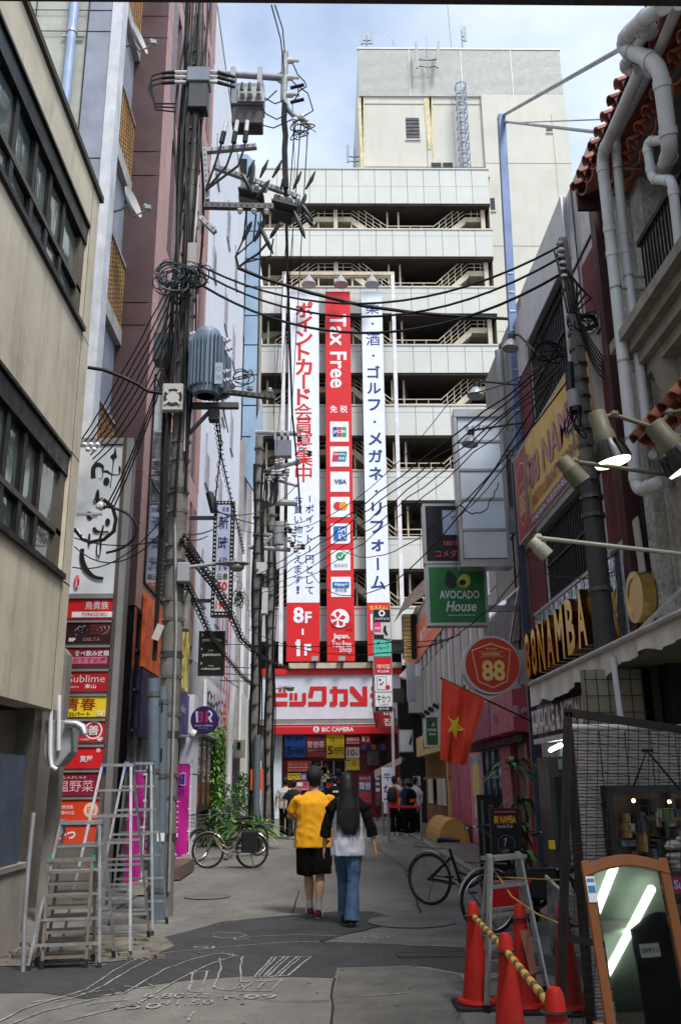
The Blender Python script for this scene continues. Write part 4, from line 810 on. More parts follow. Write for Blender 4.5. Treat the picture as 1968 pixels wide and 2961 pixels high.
FAB = mat('awning_fabric', K(214,210,204), 0.8, var=0.08, scale=2, streak=0.3, dirt=K(120,112,100))
mb = MB(); n = 90; y0, y1 = 13.1, 6.6
def awb(y): t_ = (13.1-y)/6.5; return 2.6 + 0.17*t_ + 0.03*math.sin(y*3.1) + 0.02*math.sin(y*7.7)
vs = []; fs = []
for i in range(n+1):
 y = y0 + (y1-y0)*i/n; zb2 = awb(y); zt2 = 2.93
 for j in range(5): q = j/4; vs.append((3.0 + 0.02*q*math.sin(y*11) + 0.015*q*math.sin(y*27+1) + 0, y, zt2 + (zb2-zt2)*q))
for i in range(n):
 for j in range(4): a = i*5+j; fs.append((a, a+1, a+6, a+5))
mb.add(vs, fs); P(aw, 'valance', mb, FAB, smooth=True)
mb = MB(); mb.quad((3.0,13.1,2.935),(3.0,6.6,2.935),(3.5,6.6,3.0),(3.5,13.1,3.0)); P(aw, 'canopy', mb, FAB)
mb = MB(); mb.cyl((2.985,13.15,2.93),(2.985,6.6,2.93),0.035,n=8); P(aw, 'edge_pipe', mb, mat('pipe_dirty_white', K(180,176,172), 0.5, streak=0.3), smooth=True)
mb = MB(); mb.quad((2.97,13.1,2.925),(2.97,13.1,2.6),(3.5,13.1,2.7),(3.5,13.1,2.99)); P(aw, 'end_flap', mb, FAB)
t = T('stay_rod', 'pale steel rod rising from the awning up to the stucco wall', 'rod', tuple(WX(1830,1850,3.0))); a, b_ = WX(1828, 1842, 2.98), WX(1975, 1700, 3.3); mb = MB(); mb.cyl(a, b_, 0.02); P(t, 'rod', mb, ALU)
t = T('corner_post', 'tall weathered blue steel post at the corner of the karaoke building', 'post', (3.26, 14.7, 0)); BPST = mat('blue_post', K(98,118,156), 0.5, 0.1, var=0.15, scale=2, streak=0.35)
a, b_ = WY(1448, 336, 14.7), WY(1501, 1316, 14.7); mb = MB(); mb.bar(a, b_, 0.14, 0.14, (0,1,0)); P(t, 'post', mb, BPST)
c_, d_ = WY(1508, 1500, 14.9), WY(1545, 2160, 14.9); mb = MB(); mb.box(3.36, 3.48, 15.0, 15.12, 0, 7.0); P(t, 'lower_post', mb, mat('blue_dark_post', K(56,62,84), 0.5, streak=0.2))
mb = MB()
for k in range(9): q = a.lerp(b_, 0.5 + k*0.055); mb.box(q.x-0.05, q.x+0.05, q.y-0.085, q.y-0.071, q.z-0.015, q.z+0.015)
P(t, 'bolt', mb, STEEL)
for nm, p, q, r_ in (('stay_rod', (1455,333), (1830,120), 0.03), ('stay_rod', (1458,352), (1722,382), 0.025), ('stay_cable', (1458,356), (1745,345), 0.01)):
 p, q = WY(*p, 14.7), WX(*q, 3.35); t = T(nm, {120: 'upper steel stay rod from the blue post towards the pipes', 382: 'lower steel stay rod from the blue post to the tiled roof', 345: 'thin stay wire between the blue post and the tiled roof'}[[120,382,345][['stay_rod','stay_rod','stay_cable'].index(nm) if q.z > 99 else (0 if r_ == 0.03 else 1 if r_ == 0.025 else 2)]], 'rod' if 'rod' in nm else 'cable', tuple(p)); mb = MB(); mb.cyl(p, q, r_, n=6); P(t, 'rod', mb, STEEL)
t = T('brown_post', 'dark brown square post between the karaoke building and the stucco building', 'post', (3.45, 9.7, 0)); mb = MB(); mb.box(3.38, 3.55, 9.6, 9.78, 0, 9.2); P(t, 'post', mb, mat('brown_paint', K(66,34,34), 0.5, streak=0.3));
# RIGHT: STUCCO BUILDING WITH PIPES
STU = mat('stucco', K(176,172,166), 0.92, var=0.3, scale=2.2, bump=1.0, bscale=11, streak=0.8, dirt=K(88,84,78))
STU.node_tree.nodes['Bump'].inputs['Distance'].default_value = 0.09
sb = T('stucco_building', 'rough grey stucco building with tiled eaves and drain pipes, near right', 'building', (XR, 8, 0))
mb = MB(); mb.box(3.52, 9, 6.55, 9.3, 2.95, 5.9); mb.box(3.52, 9, 8.45, 9.3, 5.9, 8.3); mb.box(4.3, 9, -9, 8.45, 8.3, 8.9); mb.box(3.52, 9, -9, 6.55, 2.95, 8.3); mb.box(4.2, 9, 6.5, 8.5, 5.9, 8.3); P(sb, 'wall', mb, STU)
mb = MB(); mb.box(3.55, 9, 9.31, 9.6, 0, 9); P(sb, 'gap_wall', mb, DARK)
mb = MB(); mb.box(3.4, 3.515, 8.8, 9.05, 2.95, 8.2); P(sb, 'pier', mb, STU)
LED = mat('moulded_ledge', K(150,144,134), 0.9, var=0.15, bump=0.6, bscale=30, streak=0.6)
for (x0, z0, z1) in ((3.10,5.98,6.1), (3.2,5.86,5.975), (3.28,5.72,5.855), (3.36,5.6,5.715)): mb = MB(); mb.box(x0, 3.9, 5.5, 8.75-(x0-3.1)*0.6, z0, z1); P(sb, 'ledge_moulding', mb, LED)
for y in (8.3, 6.9): mb = MB(); mb.prism([(3.34,y,5.6),(3.515,y,5.6),(3.515,y,5.0),(3.44,y,5.15),(3.4,y,5.35)], (0,-0.25,0)); P(sb, 'corbel', mb, LED)
for i in range(30): y = 8.35 - i*0.085; mb = MB(); mb.bar((3.42, y, 6.105), (3.42, y, 7.1), 0.02); P(sb, 'baluster', mb, BLACK)
mb = MB(); mb.bar((3.42, 8.42, 7.12), (3.42, 5.5, 7.12), 0.06); P(sb, 'handrail', mb, BLACK)
TERR = mat('terracotta', K(176,116,98), 0.8, var=0.25, scale=6, streak=0.4); TERD = mat('terracotta_dark', K(120,62,56), 0.8, var=0.25, scale=6, streak=0.4); TERO = mat('terracotta_orange', K(180,102,76), 0.75, var=0.2, scale=6, streak=0.3)
def tile(mb, p, q, r, t_=0.016, flip=1, n=8):
 p, q = Vector(p), Vector(q); d = (q-p).normalized(); x = Vector((0,1,0)); x = (x - d*x.dot(d)).normalized(); u = x.cross(d);
 if u.z < 0: u = -u
 vs = []
 for c, rr in ((p, r), (q, r*0.92)):
  for k in range(n+1):
   a = math.pi*k/n
   vs.append(c + x*rr*math.cos(a) + u*rr*math.sin(a)*flip); vs.append(c + x*(rr-t_)*math.cos(a) + u*(rr-t_)*math.sin(a)*flip)
 m = 2*(n+1); fs = []
 for k in range(n):
  a = 2*k; fs += [(a, a+2, m+a+2, m+a), (a+1, m+a+1, m+a+3, a+3), (a, a+1, a+3, a+2), (m+a, m+a+2, m+a+3, m+a+1)]
 fs += [(0, m, m+1, 1), (m-2, m-1, 2*m-1, 2*m-2)]
 mb.add(vs, fs)
def tile_row(root, ya, yb, n, x, z, dx, dz, r, m, m2):
 for i in range(n):
  y = ya + (yb-ya)*i/(n-1)
  mb = MB(); tile(mb, (x, y, z), (x+dx, y, z+dz), r); P(root, 'roof_tile', mb, m if i % 3 else m2, smooth=True)
  if i < n-1:
   yc = y + (yb-ya)/(n-1)/2; mb = MB(); tile(mb, (x+0.03, yc, z+0.015), (x+dx, yc, z+dz), abs(yb-ya)/(n-1)-r+0.012, flip=-1); P(root, 'roof_tile', mb, m, smooth=True)
tile_row(sb, 9.2, 5.4, 17, 3.03, 8.42, 1.1, 0.45, 0.07, TERR, TERD)
mb = MB(); mb.quad((3.08,9.3,8.36),(3.08,5.2,8.36),(3.62,5.2,8.52),(3.62,9.3,8.52)); mb.quad((3.08,9.3,8.39),(3.62,9.3,8.55),(3.62,5.2,8.55),(3.08,5.2,8.39)); P(sb, 'eave_board', mb, mat('eave_dark', K(58,52,50), 0.9))
tile_row(sb, 8.75, 5.4, 15, 3.3, 8.1, 0.9, 0.5, 0.075, TERO, TERR)
mb = MB(); mb.quad((3.34,8.8,8.02),(3.34,5.2,8.02),(4.3,5.2,8.05),(4.3,8.8,8.05)); P(sb, 'eave_soffit', mb, mat('soffit_grey', K(104,102,102), 0.9, streak=0.4))
mb = MB(); mb.box(3.1, 3.5, 9.31, 9.36, 8.2, 8.6); P(sb, 'verge_board', mb, mat('brown_paint', K(66,34,34)))
tile_row(sb, 7.95, 5.0, 13, 2.98, 4.68, 0.5, 0.5, 0.085, TERO, TERD)
mb = MB(); mb.quad((3.02,8.0,4.66),(3.02,5,4.66),(3.5,5,5.1),(3.5,8.0,5.1)); P(sb, 'eave_board', mb, mat('eave_dark', K(58,52,50)))
PVC = mat('pvc_pipe', K(204,204,206), 0.5, var=0.08, scale=1.5, streak=0.45, dirt=K(96,88,78))
def pipe(label, pts, r, coll=()):
 v = [WX(px, py, x) for px, py, x in pts]; t = T('drain_pipe', label, 'pipe', tuple(v[-1]), 'drain pipes on the stucco building')
 q = [v[0]]
 for i in range(1, len(v)-1):
  a, b_, c = v[i-1], v[i], v[i+1]; ra = min(r*2.2, (a-b_).length*0.4); rc = min(r*2.2, (c-b_).length*0.4)
  p0 = b_ + (a-b_).normalized()*ra; p2 = b_ + (c-b_).normalized()*rc
  for k in range(6): s_ = k/5; q.append(p0*(1-s_)**2 + b_*2*s_*(1-s_) + p2*s_*s_)
 q.append(v[-1]); mb = MB(); mb.tube(q, r, 14); P(t, 'pipe', mb, PVC, smooth=True)
 for i in range(1, len(v)-1):
  for o_ in (v[i-1], v[i+1]):
   d = (o_-v[i]).normalized(); ra = min(r*2.4, (o_-v[i]).length*0.4); c = v[i] + d*ra; mb = MB(); mb.cyl(c - d*0.035, c + d*0.035, r*1.13, n=14); P(t, 'socket', mb, PVC, smooth=True)
 for (i, f) in coll:
  c = v[i].lerp(v[i+1], f); d = (v[i+1]-v[i]).normalized(); mb = MB(); mb.cyl(c-d*0.012, c+d*0.012, r*1.1, n=14); mb.box(c.x, 3.5, c.y-0.01, c.y+0.01, c.z-0.01, c.z+0.01); P(t, 'clip', mb, STEEL)
pipe('longest white drain pipe dropping from the eave beside the brown post', [(1848,205,3.08),(1738,452,3.08),(1765,700,3.14),(1840,1422,3.14),(1901,1396,3.2),(1930,1392,3.5)], 0.062, [(2,0.2),(2,0.5),(2,0.8)])
pipe('second slimmer white drain pipe just right of the longest one', [(1880,200,3.22),(1777,396,3.2),(1803,700,3.3),(1868,1230,3.3)], 0.05, [(1,0.3),(2,0.2),(2,0.6)])
pipe('thick white drain pipe making a wide zigzag at the top right', [(1915,18,2.95),(1842,68,2.93),(1792,132,2.9),(1906,188,3.1),(1937,440,3.2),(1912,500,3.4)], 0.075)
pipe('short white pipe stub looping below the thick zigzag pipe', [(1862,100,3.0),(1796,200,2.98),(1888,212,3.2)], 0.05)
pipe('thin white branch pipe making a square loop under the eave', [(1935,402,3.28),(1868,410,3.2),(1884,518,3.2),(1942,522,3.2),(1968,760,3.25)], 0.045)
pipe('straight sloping white pipe under the roof at the top right corner', [(1960,15,3.1),(1892,172,3.2)], 0.05)
pipe('bulky elbow pipe entering the eave at the top right', [(1838,78,2.96),(1870,88,3.0),(1900,100,3.4)], 0.075)
pipe('small pale pipe stub under the orange tile canopy', [(1885,1315,3.1),(1906,1290,3.4)], 0.04)
t = T('stone_cornice', 'pale stone cornice block in the top right corner', 'cornice', (3.4, 6, 8.0)); mb = MB(); mb.box(3.35, 3.8, 4.4, 6.0, 7.6, 9.5); P(t, 'block', mb, LED)
t = T('leaning_board', 'narrow pale board leaning in the dark gap beside the stucco wall', 'board', tuple(WX(1850,1600,3.4))); mb = MB(); a, b_ = WX(1835, 1500, 3.42), WX(1868, 1740, 3.42); mb.bar(a, b_, 0.16, 0.02, (1,0,0)); P(t, 'board', mb, C(170,164,158))
# RIGHT: BUILDINGS FURTHER DOWN
GPN = mat('grey_panel', K(150,146,142), 0.7, var=0.05, scale=0.6, streak=0.15)
g2 = T('grey_building', 'plain grey building behind the blue post on the right', 'building', (4, 17, 0))
mb = MB(); mb.box(4.0, 9, 15.15, 20.25, 3.4, 11.0); P(g2, 'wall', mb, GPN); mb = MB(); mb.box(3.97, 3.995, 15.15, 20.25, 6.5, 6.53); mb.box(3.97, 3.995, 15.15, 20.25, 8.6, 8.63); mb.box(3.97, 3.996, 18.2, 18.23, 3.4, 11); P(g2, 'joint', mb, REVEAL)
a, b_ = WX(1466, 1345, 3.98), WX(1492, 1468, 3.98); mb = MB(); mb.box(3.96, 3.99, b_.y, a.y, b_.z, a.z); w = P(g2, 'window', mb, DARK); mb = MB(); mb.box(3.94, 3.99, b_.y-0.1, b_.y, b_.z-0.1, a.z+0.1); mb.box(3.94, 3.99, a.y, a.y+0.1, b_.z-0.1, a.z+0.1); SP(w, 'frame', mb, STEEL)
t = T('vent_pipe', 'grey vertical vent pipe on the plain grey building', 'pipe', tuple(WX(1445,1200,3.9))); a = WX(1441, 1015, 3.85); b_ = WX(1455, 1330, 3.85); mb = MB(); mb.cyl((3.85,a.y,b_.z),(3.85,a.y,a.z),0.09); P(t, 'pipe', mb, GALV, smooth=True)
g3 = T('panel_building', 'low grey panelled building with narrow windows and red posters', 'building', (4, 30, 0))
mb = MB(); mb.box(4.06, 9, 20.3, 38.0, 2.5, 8.35); P(g3, 'core', mb, REVEAL); PAN = mat('grey_cladding', K(172,168,164), 0.6, var=0.05)
yc = 20.3
while yc < 37.5:
 for (z0, z1) in ((2.6,4.0),(4.03,5.9),(5.93,7.4),(7.43,8.33)):
  if z0 in (4.03,):
   mb = MB(); mb.box(4.0, 4.05, yc+0.02, yc+0.88, z0, z1); P(g3, 'wall_panel', mb, PAN)
   mb = MB(); mb.box(4.03, 4.055, yc+0.9, yc+1.48, z0+0.2, z1); P(g3, 'window', mb, C(196,206,206) if int(yc) % 2 else C(170,176,180))
  elif z0 == 5.93:
   mb = MB(); mb.box(4.0, 4.05, yc+0.02, yc+0.88, z0, z1); P(g3, 'wall_panel', mb, PAN)
   mb = MB(); mb.box(4.03, 4.055, yc+0.9, yc+1.48, z0, z1-0.1); P(g3, 'window', mb, GLR)
   if int(yc*2) % 3 != 1: mb = MB(); mb.box(4.01, 4.028, yc+0.95, yc+1.45, z0+0.1, z1-0.2); P(g3, 'window_poster', mb, RED_)
  else:
   mb = MB(); mb.box(4.0, 4.05, yc+0.02, yc+1.48, z0, z1); P(g3, 'wall_panel', mb, PAN)
 yc += 1.5
mb = MB(); mb.box(3.96, 4.3, 20.3, 38.05, 8.35, 8.42); P(g3, 'coping', mb, GPN)
signX('banner_sign', 'sloping orange banner with white lettering high on the grey panelled building', 'sign', WX(1190,1850,3.95).y, 26.5, 6.5, 7.9, 3.95, 0.06, C(226,106,64), C(170,160,150), 0.05, [('t','串カツ居酒屋',0.5,0.5,0.5,0.4,WHT_)])
fb = T('old_shop_building', 'old shop house with a dark sloping roof and a yellow tiled pillar', 'building', (4, 40, 0))
mb = MB(); mb.box(4.0, 9, 38.1, 43.5, 0, 8.8); P(fb, 'wall', mb, mat('cream_old', K(168,158,138), 0.8, streak=0.4))
a, b_ = WY(1163, 1775, 38), WY(1190, 1925, 38); n = 12
mb = MB(); mb.box(a.x, b_.x+0.6, 38.02, 38.6, 6.6, a.z); P(fb, 'pillar_core', mb, REVEAL)
for i in range(n): z0 = b_.z + (a.z-b_.z)*i/n; mb = MB(); mb.box(a.x, b_.x, 37.96, 38.0, z0+0.015, z0+(a.z-b_.z)/n-0.015); P(fb, 'tile', mb, C(196,170,104))
mb = MB(); mb.prism([tuple(WY(1138,1800,37)), tuple(WY(1170,1732,39)), tuple(WY(1240,1660,39)), tuple(WY(1245,1705,37)), tuple(WY(1165,1765,37))], (0,0.3,0)); P(fb, 'roof', mb, mat('mossy_roof', K(92,80,70), 0.9, var=0.3, scale=3))
mb = MB(); p0, p1 = WY(1152,1955,36), WY(1212,1925,36); mb.prism([(p0.x,36,p0.z),(p0.x+0.4,36,p0.z+0.4),(p1.x,36,p1.z+0.1),(p1.x,36,p1.z-0.4),(p0.x+0.3,36,p0.z-0.1)],(0,0.5,0)); P(fb, 'canopy', mb, WS)
a, b_ = WY(1180, 1935, 37), WY(1215, 2060, 37); mb = MB(); mb.box(a.x, b_.x+0.5, 37, 38, b_.z, a.z); P(fb, 'bay', mb, CREAM2)
a, b_ = WY(1150, 2020, 37.5), WY(1185, 2330, 37.5); mb = MB(); mb.box(a.x, b_.x+1.0, 37.5, 38, 0, a.z); P(fb, 'dark_front', mb, DARK)
t = signY('blank_sign', 'blank pale grey sign box between the tiled pillar and the grey panels', 'sign', 1178, 1920, 1200, 2024, 34, 0.3, C(150,158,164), STEEL, 0.03, [])
signY('blank_sign', 'blank white square sign above the queueing people', 'sign', 1155, 2112, 1192, 2172, 31, 0.25, C(206,212,214), STEEL, 0.03, [('p', [(0.72,0.65),(0.98,0.1),(0.98,0.5),(0.85,0.75)], BLK_)])
SST = mat('sign_steel', K(170,168,168), 0.35, 0.6, var=0.1)
LB = C(204,214,228)
t = T('light_box_sign', 'tall steel framed light box with five pale blue panels', 'sign', tuple(WY(1395,1640,16.4)))
a, b_ = WY(1322, 1200, 16.4), WY(1463, 1625, 16.4); xa_, xb_ = WY(1330,1400,16.4).x, WY(1452,1400,16.4).x
mb = MB(); mb.box(xa_-0.06, xb_+0.08, 16.42, 16.75, b_.z, a.z+0.1); P(t, 'casing', mb, SST)
Zs = [WY(1390, y, 16.4).z for y in (1199, 1277, 1360, 1444, 1532, 1618)]
for i in range(5):
 mb = MB(); mb.box(xa_, xb_, 16.38, 16.41, Zs[i+1]+0.03, Zs[i]-0.03); P(t, 'light_panel', mb, LB if i < 4 else C(200,198,206))
mb = MB()
for z in Zs[1:-1]: mb.box(xa_-0.02, xb_+0.02, 16.36, 16.415, z-0.025, z+0.025)
for x in (xa_-0.05, xb_+0.03): mb.box(x-0.03, x+0.03, 16.34, 16.415, b_.z-0.05, a.z+0.06)
mb.box(xa_-0.08, xb_+0.08, 16.33, 16.415, a.z-0.06, a.z+0.1); mb.box(xa_-0.08, xb_+0.1, 16.33, 16.74, b_.z-0.1, b_.z-0.002); P(t, 'frame', mb, SST)
mb = MB(); text(mb, 'ライズビル', WY(1383, 1235, 16.36), FR, FU, w=0.58, h=0.11, bold=0.01); P(t, 'lettering', mb, BLK_)
mb = MB(); mb.box(xb_+0.08, 4.0, 16.5, 16.6, b_.z+0.6, b_.z+1.1); mb.box(xb_+0.08, 4.0, 16.5, 16.6, a.z-0.7, a.z-0.3); P(t, 'bracket', mb, STEEL)
sg = signY('cafe_sign', 'black sign with pink Japanese letters and a blank white badge above the green avocado sign', 'sign', 1228, 1463, 1392, 1622, 17.2, 0.3, C(12,12,20), SST, 0.05, [('r', 0.31, 0.08, 0.72, 0.53, C(170,180,208)), ('r', 0.33, 0.10, 0.70, 0.51, C(184,192,218)), ('t','珈琲',0.5,0.68,0.4,0.09,0.01,C(214,90,100)), ('t','コメダ珈琲店',0.56,0.87,0.8,0.14,0.03,C(220,96,100))])
GRN = C(38,112,58)
av = signY('avocado_sign', 'large green avocado sign with a cut avocado and white lettering', 'sign', 1238, 1640, 1405, 1800, 17.2, 0.3, GRN, SST, 0.055, [('e', 0.4, 0.26, 0.115, 0.125, C(24,30,34)), ('e', 0.38, 0.17, 0.075, 0.1, C(24,30,34)), ('e', 0.62, 0.28, 0.125, 0.12, C(120,150,60)), ('e', 0.65, 0.24, 0.105, 0.12, C(208,214,110)), ('e', 0.61, 0.28, 0.06, 0.055, C(40,26,18)),
 ('t','AVOCADO',0.54,0.5,0.72,0.15,0.05,C(204,214,214)), ('t','House',0.56,0.71,0.55,0.19,0.02,0.25,C(204,214,214)), ('t','MEXICAN DINING',0.56,0.87,0.48,0.025,C(190,204,190))])
mb = MB(); e_ = WY(1440, 1750, 17.2); mb.box(WY(1410,1750,17.2).x, 4.0, 17.3, 17.4, e_.z-0.1, e_.z+0.02); P(av, 'bracket', mb, STEEL)
cc = WY(1421, 1922, 14.4); r0 = (WY(1505,1922,14.4).x - WY(1337,1922,14.4).x)/2
t = T('round_sign', 'round red sign with a cream shield and a large 88', 'sign', tuple(cc - Vector((0,0,r0))))
mb = MB(); mb.lathe(cc + Vector((0,0.14,0)), [(r0,-0.13),(r0,0.13)], 40, (0,-1,0)); P(t, 'casing', mb, SST, smooth=True)
mb = MB(); disc(mb, cc + Vector((0.01,0.005,0)), FR, FU, r0*0.93, 40); P(t, 'panel', mb, C(176,42,24))
CRM = C(214,176,108)
pent = lambda k: [cc + Vector((x*r0*k, -0.004-0.002*(k < 0.99), z*r0*k)) for x, z in ((0,0.74),(0.68,0.5),(0.5,-0.58),(0.12,-0.74),(0,-0.8),(-0.12,-0.74),(-0.5,-0.58),(-0.68,0.5))]
mb = MB(); p1, p2 = pent(1.0), pent(0.95)
for i in range(8): mb.quad(p1[i], p1[(i+1) % 8], p2[(i+1) % 8], p2[i])
text(mb, '88', cc + Vector((0.02,-0.006,-r0*0.2)), FR, FU, w=r0*0.8, h=r0*0.72, bold=0.05); text(mb, 'NAMBA', cc + Vector((0.0,-0.006,r0*0.36)), FR, FU, w=r0*0.62, h=r0*0.11, bold=0.02); text(mb, 'VIETNAM', cc + Vector((0.0,-0.006,r0*0.54)), FR, FU, w=r0*0.4, h=r0*0.06, bold=0.01)
mb.box(cc.x-r0*0.42, cc.x+r0*0.42, cc.y-0.007, cc.y-0.005, cc.z+r0*0.26, cc.z+r0*0.27); mb.box(cc.x-r0*0.42, cc.x+r0*0.42, cc.y-0.007, cc.y-0.005, cc.z+r0*0.44, cc.z+r0*0.45)
P(t, 'lettering', mb, CRM); mb = MB(); mb.box(cc.x+r0*0.95, 3.4, cc.y+0.1, cc.y+0.2, cc.z-0.3, cc.z+0.25); P(t, 'bracket', mb, GPN)
t = T('food_banner', 'dark angled food banner with a sloping lamp strip behind the round sign', 'banner', tuple(WX(1450,1850,3.6)))
vs = [WX(1398,1818,3.75), WX(1500,1700,3.75), WX(1500,1850,3.75), WX(1400,1880,3.75)]
mb = MB(); mb.prism(vs, (0.05,0,0)); P(t, 'sheet', mb, mat('food_dark', K(66,66,74), 0.5, var=0.3, scale=2)); mb = MB(); p, q = WX(1385,1805,3.55), WX(1458,1740,3.55); mb.bar(p, q, 0.06); P(t, 'lamp_strip', mb, mat('pale_tube', K(190,200,224), 0.3, emit=0.3)); mb = MB(); mb.bar(WX(1385,1805,3.7), WX(1505,1695,3.7), 0.04); mb.bar(WX(1470,1880,3.7), WX(1500,1700,3.7), 0.04); P(t, 'frame', mb, ALU)
Yc = 30.0
t = T('tenant_sign', 'slim vertical tenant sign of stacked black, teal, red and white panels', 'sign', tuple(WY(1107,2055,Yc)))
xa_ = WY(1082, 1900, Yc).x; xb_ = WY(1130, 1900, Yc).x; w_ = xb_-xa_; zz = lambda py: WY(1106, py, Yc).z
mb = MB(); mb.box(xa_-0.03, xb_+0.03, Yc+0.02, Yc+0.3, zz(2058), zz(1760)); P(t, 'casing', mb, SST)
for (y0p, y1p, m, its) in ((1763,1798,BLK_,[('o',0.5,0.3,0.1,0.2,WHT_),('t','スガタビル',0.5,0.75,0.9,0.2,WHT_)]), (1800,1847,C(196,196,200),[('r',0,0,0.42,0.6,C(226,60,120)),('t','¥280',0.2,0.35,0.34,0.12,WHT_),('s',[(0.7,0.2,1),(0.65,0.5,1.5),(0.8,0.8,1)],0.06,BLK_),('r',0,0.75,0.6,1,BLK_)]), (1851,1898,C(88,200,176),[('t','ダーツ',0.5,0.2,0.75,0.25,BLK_),('t','ショップ',0.5,0.48,0.8,0.22,BLK_),('t','りんりん',0.5,0.78,0.7,0.1,BLK_)]),
 (1901,1949,RED_,[('t','개미집',0.5,0.55,0.8,0.26,WHT_),('t','釜山名物',0.5,0.84,0.7,0.16,WHT_)]), (1952,2000,C(220,222,226),[('r',0.12,0.1,0.7,0.9,BLK_),('r',0.15,0.13,0.67,0.87,C(220,222,226)),('c',0.3,0.3,0.07,BLK_),('s',[(0.3,0.5,1),(0.36,0.6,1),(0.5,0.42,1)],0.03,BLK_),('c',0.75,0.74,0.14,RED_)]), (2003,2043,C(220,222,226),[('t','牛かつ',0.5,0.45,0.8,0.6,0.03,BLK_),('t','しとらす',0.5,0.86,0.5,0.12,BLK_)]), (2044,2056,BLK_,[('t','地下1階',0.5,0.5,0.6,0.6,WHT_)])):
 z1, z0 = zz(y0p), zz(y1p); mb = MB(); mb.box(xa_, xb_, Yc-0.02, Yc+0.015, z0, z1); P(t, 'tenant_panel', mb, m)
 items_on(t, Vector((xa_, Yc-0.02, z1)), FR, FU, w_, z1-z0, its)
for py in (1868, 2010): mb = MB(); mb.box(xb_+0.03, WY(1168,py,Yc).x, Yc+0.1, Yc+0.25, zz(py+20), zz(py-20)); P(t, 'bracket', mb, BLACK)
signY('red_sign', 'dark red sign with white Korean letters below the tenant sign', 'sign', 1099, 2050, 1140, 2104, 32, 0.2, C(150,26,34), C(90,20,26), 0.03, [('t','미',0.5,0.22,0.5,0.34,0.05,WHT_), ('t','집',0.5,0.7,0.55,0.4,0.05,WHT_)])
mb = MB(); o_ = WY(1090, 2100, 33); mb.lathe(o_ + Vector((0,0,0.9)), [(0.05,-0.95),(0.14,-0.5),(0.17,0.2),(0.14,1.0),(0.03,1.6)], 12); tag(build('curved_sign', mb, C(140,24,30), smooth=True), 'slim curved dark red sign half hidden behind the tenant sign', 'sign')
sg = signY('small_avocado_sign', 'small green avocado sign with rounded frame under a row of lamps', 'sign', 1231, 2074, 1266, 2154, 24, 0.25, C(58,96,56), C(200,204,200), 0.05, [('e',0.38,0.2,0.12,0.2,C(24,30,34)),('e',0.62,0.26,0.14,0.16,C(208,214,160)),('e',0.62,0.26,0.06,0.07,BLK_),('t','AVOCADO',0.5,0.46,0.86,0.11,0.05,WHT_),('t','House',0.5,0.6,0.6,0.11,0.02,0.2,WHT_)])
for i, (px, py) in enumerate(((1222,2070),(1234,2062),(1246,2053),(1260,2043))):
 c = WY(px, py, 24 - i*0.5); t = T('spotlight', 'small black spotlight, number %s in the row over the small green sign' % ('one','two','three','four')[i], 'spotlight', tuple(c), 'spotlights over the small green sign'); mb = MB(); mb.cyl(c + Vector((-0.07,0,0.06)), c + Vector((0.05,0,-0.03)), 0.045, 0.05); P(t, 'head', mb, BLACK); mb = MB(); mb.bar(c + Vector((0.05,0,-0.03)), c + Vector((0.4,0.0,-0.02)), 0.03); P(t, 'arm', mb, WS)
# LEFT: WHITE BUILDINGS FURTHER DOWN
WHB = mat('white_wall', K(206,210,220), 0.8, var=0.04, scale=0.5, streak=0.12, dirt=K(160,162,168))
wb = T('white_building', 'tall plain white building with slit windows beyond the purple one', 'building', (XL, 23, 0))
mb = MB(); mb.box(-9, XL, YPE+0.02, 34.0, 4.6, 25.3); P(wb, 'wall', mb, WHB)
mb = MB(); mb.box(-9, XL+0.02, YPE+0.0, 34.02, 25.302, 25.45); P(wb, 'coping', mb, GALV)
for k, z in enumerate((6.3, 9.7, 13.1, 16.5, 19.9)):
 for y in (24.0, 27.4, 30.2):
  mb = MB(); mb.box(XL-0.02, XL+0.012, y, y+0.9, z, z+(1.4 if y > 24.5 else 1.0)); w = P(wb, 'window', mb, mat('window_grey', K(126,124,132), 0.3)); mb = MB(); mb.box(XL+0.001, XL+0.05, y-0.05, y-0.001, z-0.05, z+1.45); mb.box(XL+0.001, XL+0.05, y, y+0.9, z-0.06, z-0.002); SP(w, 'frame', mb, GALV)
for y in (29.5, 30.4, 31.2, 32.0): mb = MB(); mb.box(XL+0.001, XL+0.02, y, y+0.14, 3.9, 7.6); P(wb, 'red_stripe', mb, C(170,80,96))
w2 = T('pale_building', 'pale building with stepped piers next to the blue column', 'building', (XL, 38, 0))
mb = MB(); mb.box(-9, XL-0.1, 34.05, 43.8, 3.0, 27.5); P(w2, 'wall', mb, mat('pale_wall', K(200,198,192), 0.8, streak=0.25))
for i, y in enumerate((34.4, 36.2, 38.3, 40.4, 42.6)): mb = MB(); mb.box(XL-0.098, XL+0.12, y, y+0.55, 3.0, 27.0-(0.0 if i else 12)); P(w2, 'pier', mb, WHB if i % 2 else mat('pier_grey', K(150,146,140), 0.85, streak=0.3))
for z in range(5, 27, 3): mb = MB(); mb.box(XL-0.099, XL-0.06, 34.1, 43.7, z, z+1.2); P(w2, 'window_strip', mb, mat('window_grey', K(126,124,132)))
t = T('blue_column', 'tall light blue clad column with dark seams fixed to the white building', 'column', (-3.0, 35.4, 13)); a = WY(745,1060,35.2); xr_ = WY(744,1000,35.2).x; xl_ = WY(706,1000,35.2).x; zt_ = WY(725,590,35.2).z; zb_ = WY(740,1355,35.2).z
BLC = mat('blue_cladding', K(140,164,188), 0.4, 0.2, var=0.12, scale=0.6);
nseg = 9
for i in range(nseg): z0 = zb_ + (zt_-zb_)*i/nseg; mb = MB(); mb.box(xl_, xr_, 35.2, 36.2, z0+0.03, z0+(zt_-zb_)/nseg-0.03); P(t, 'cladding', mb, BLC)
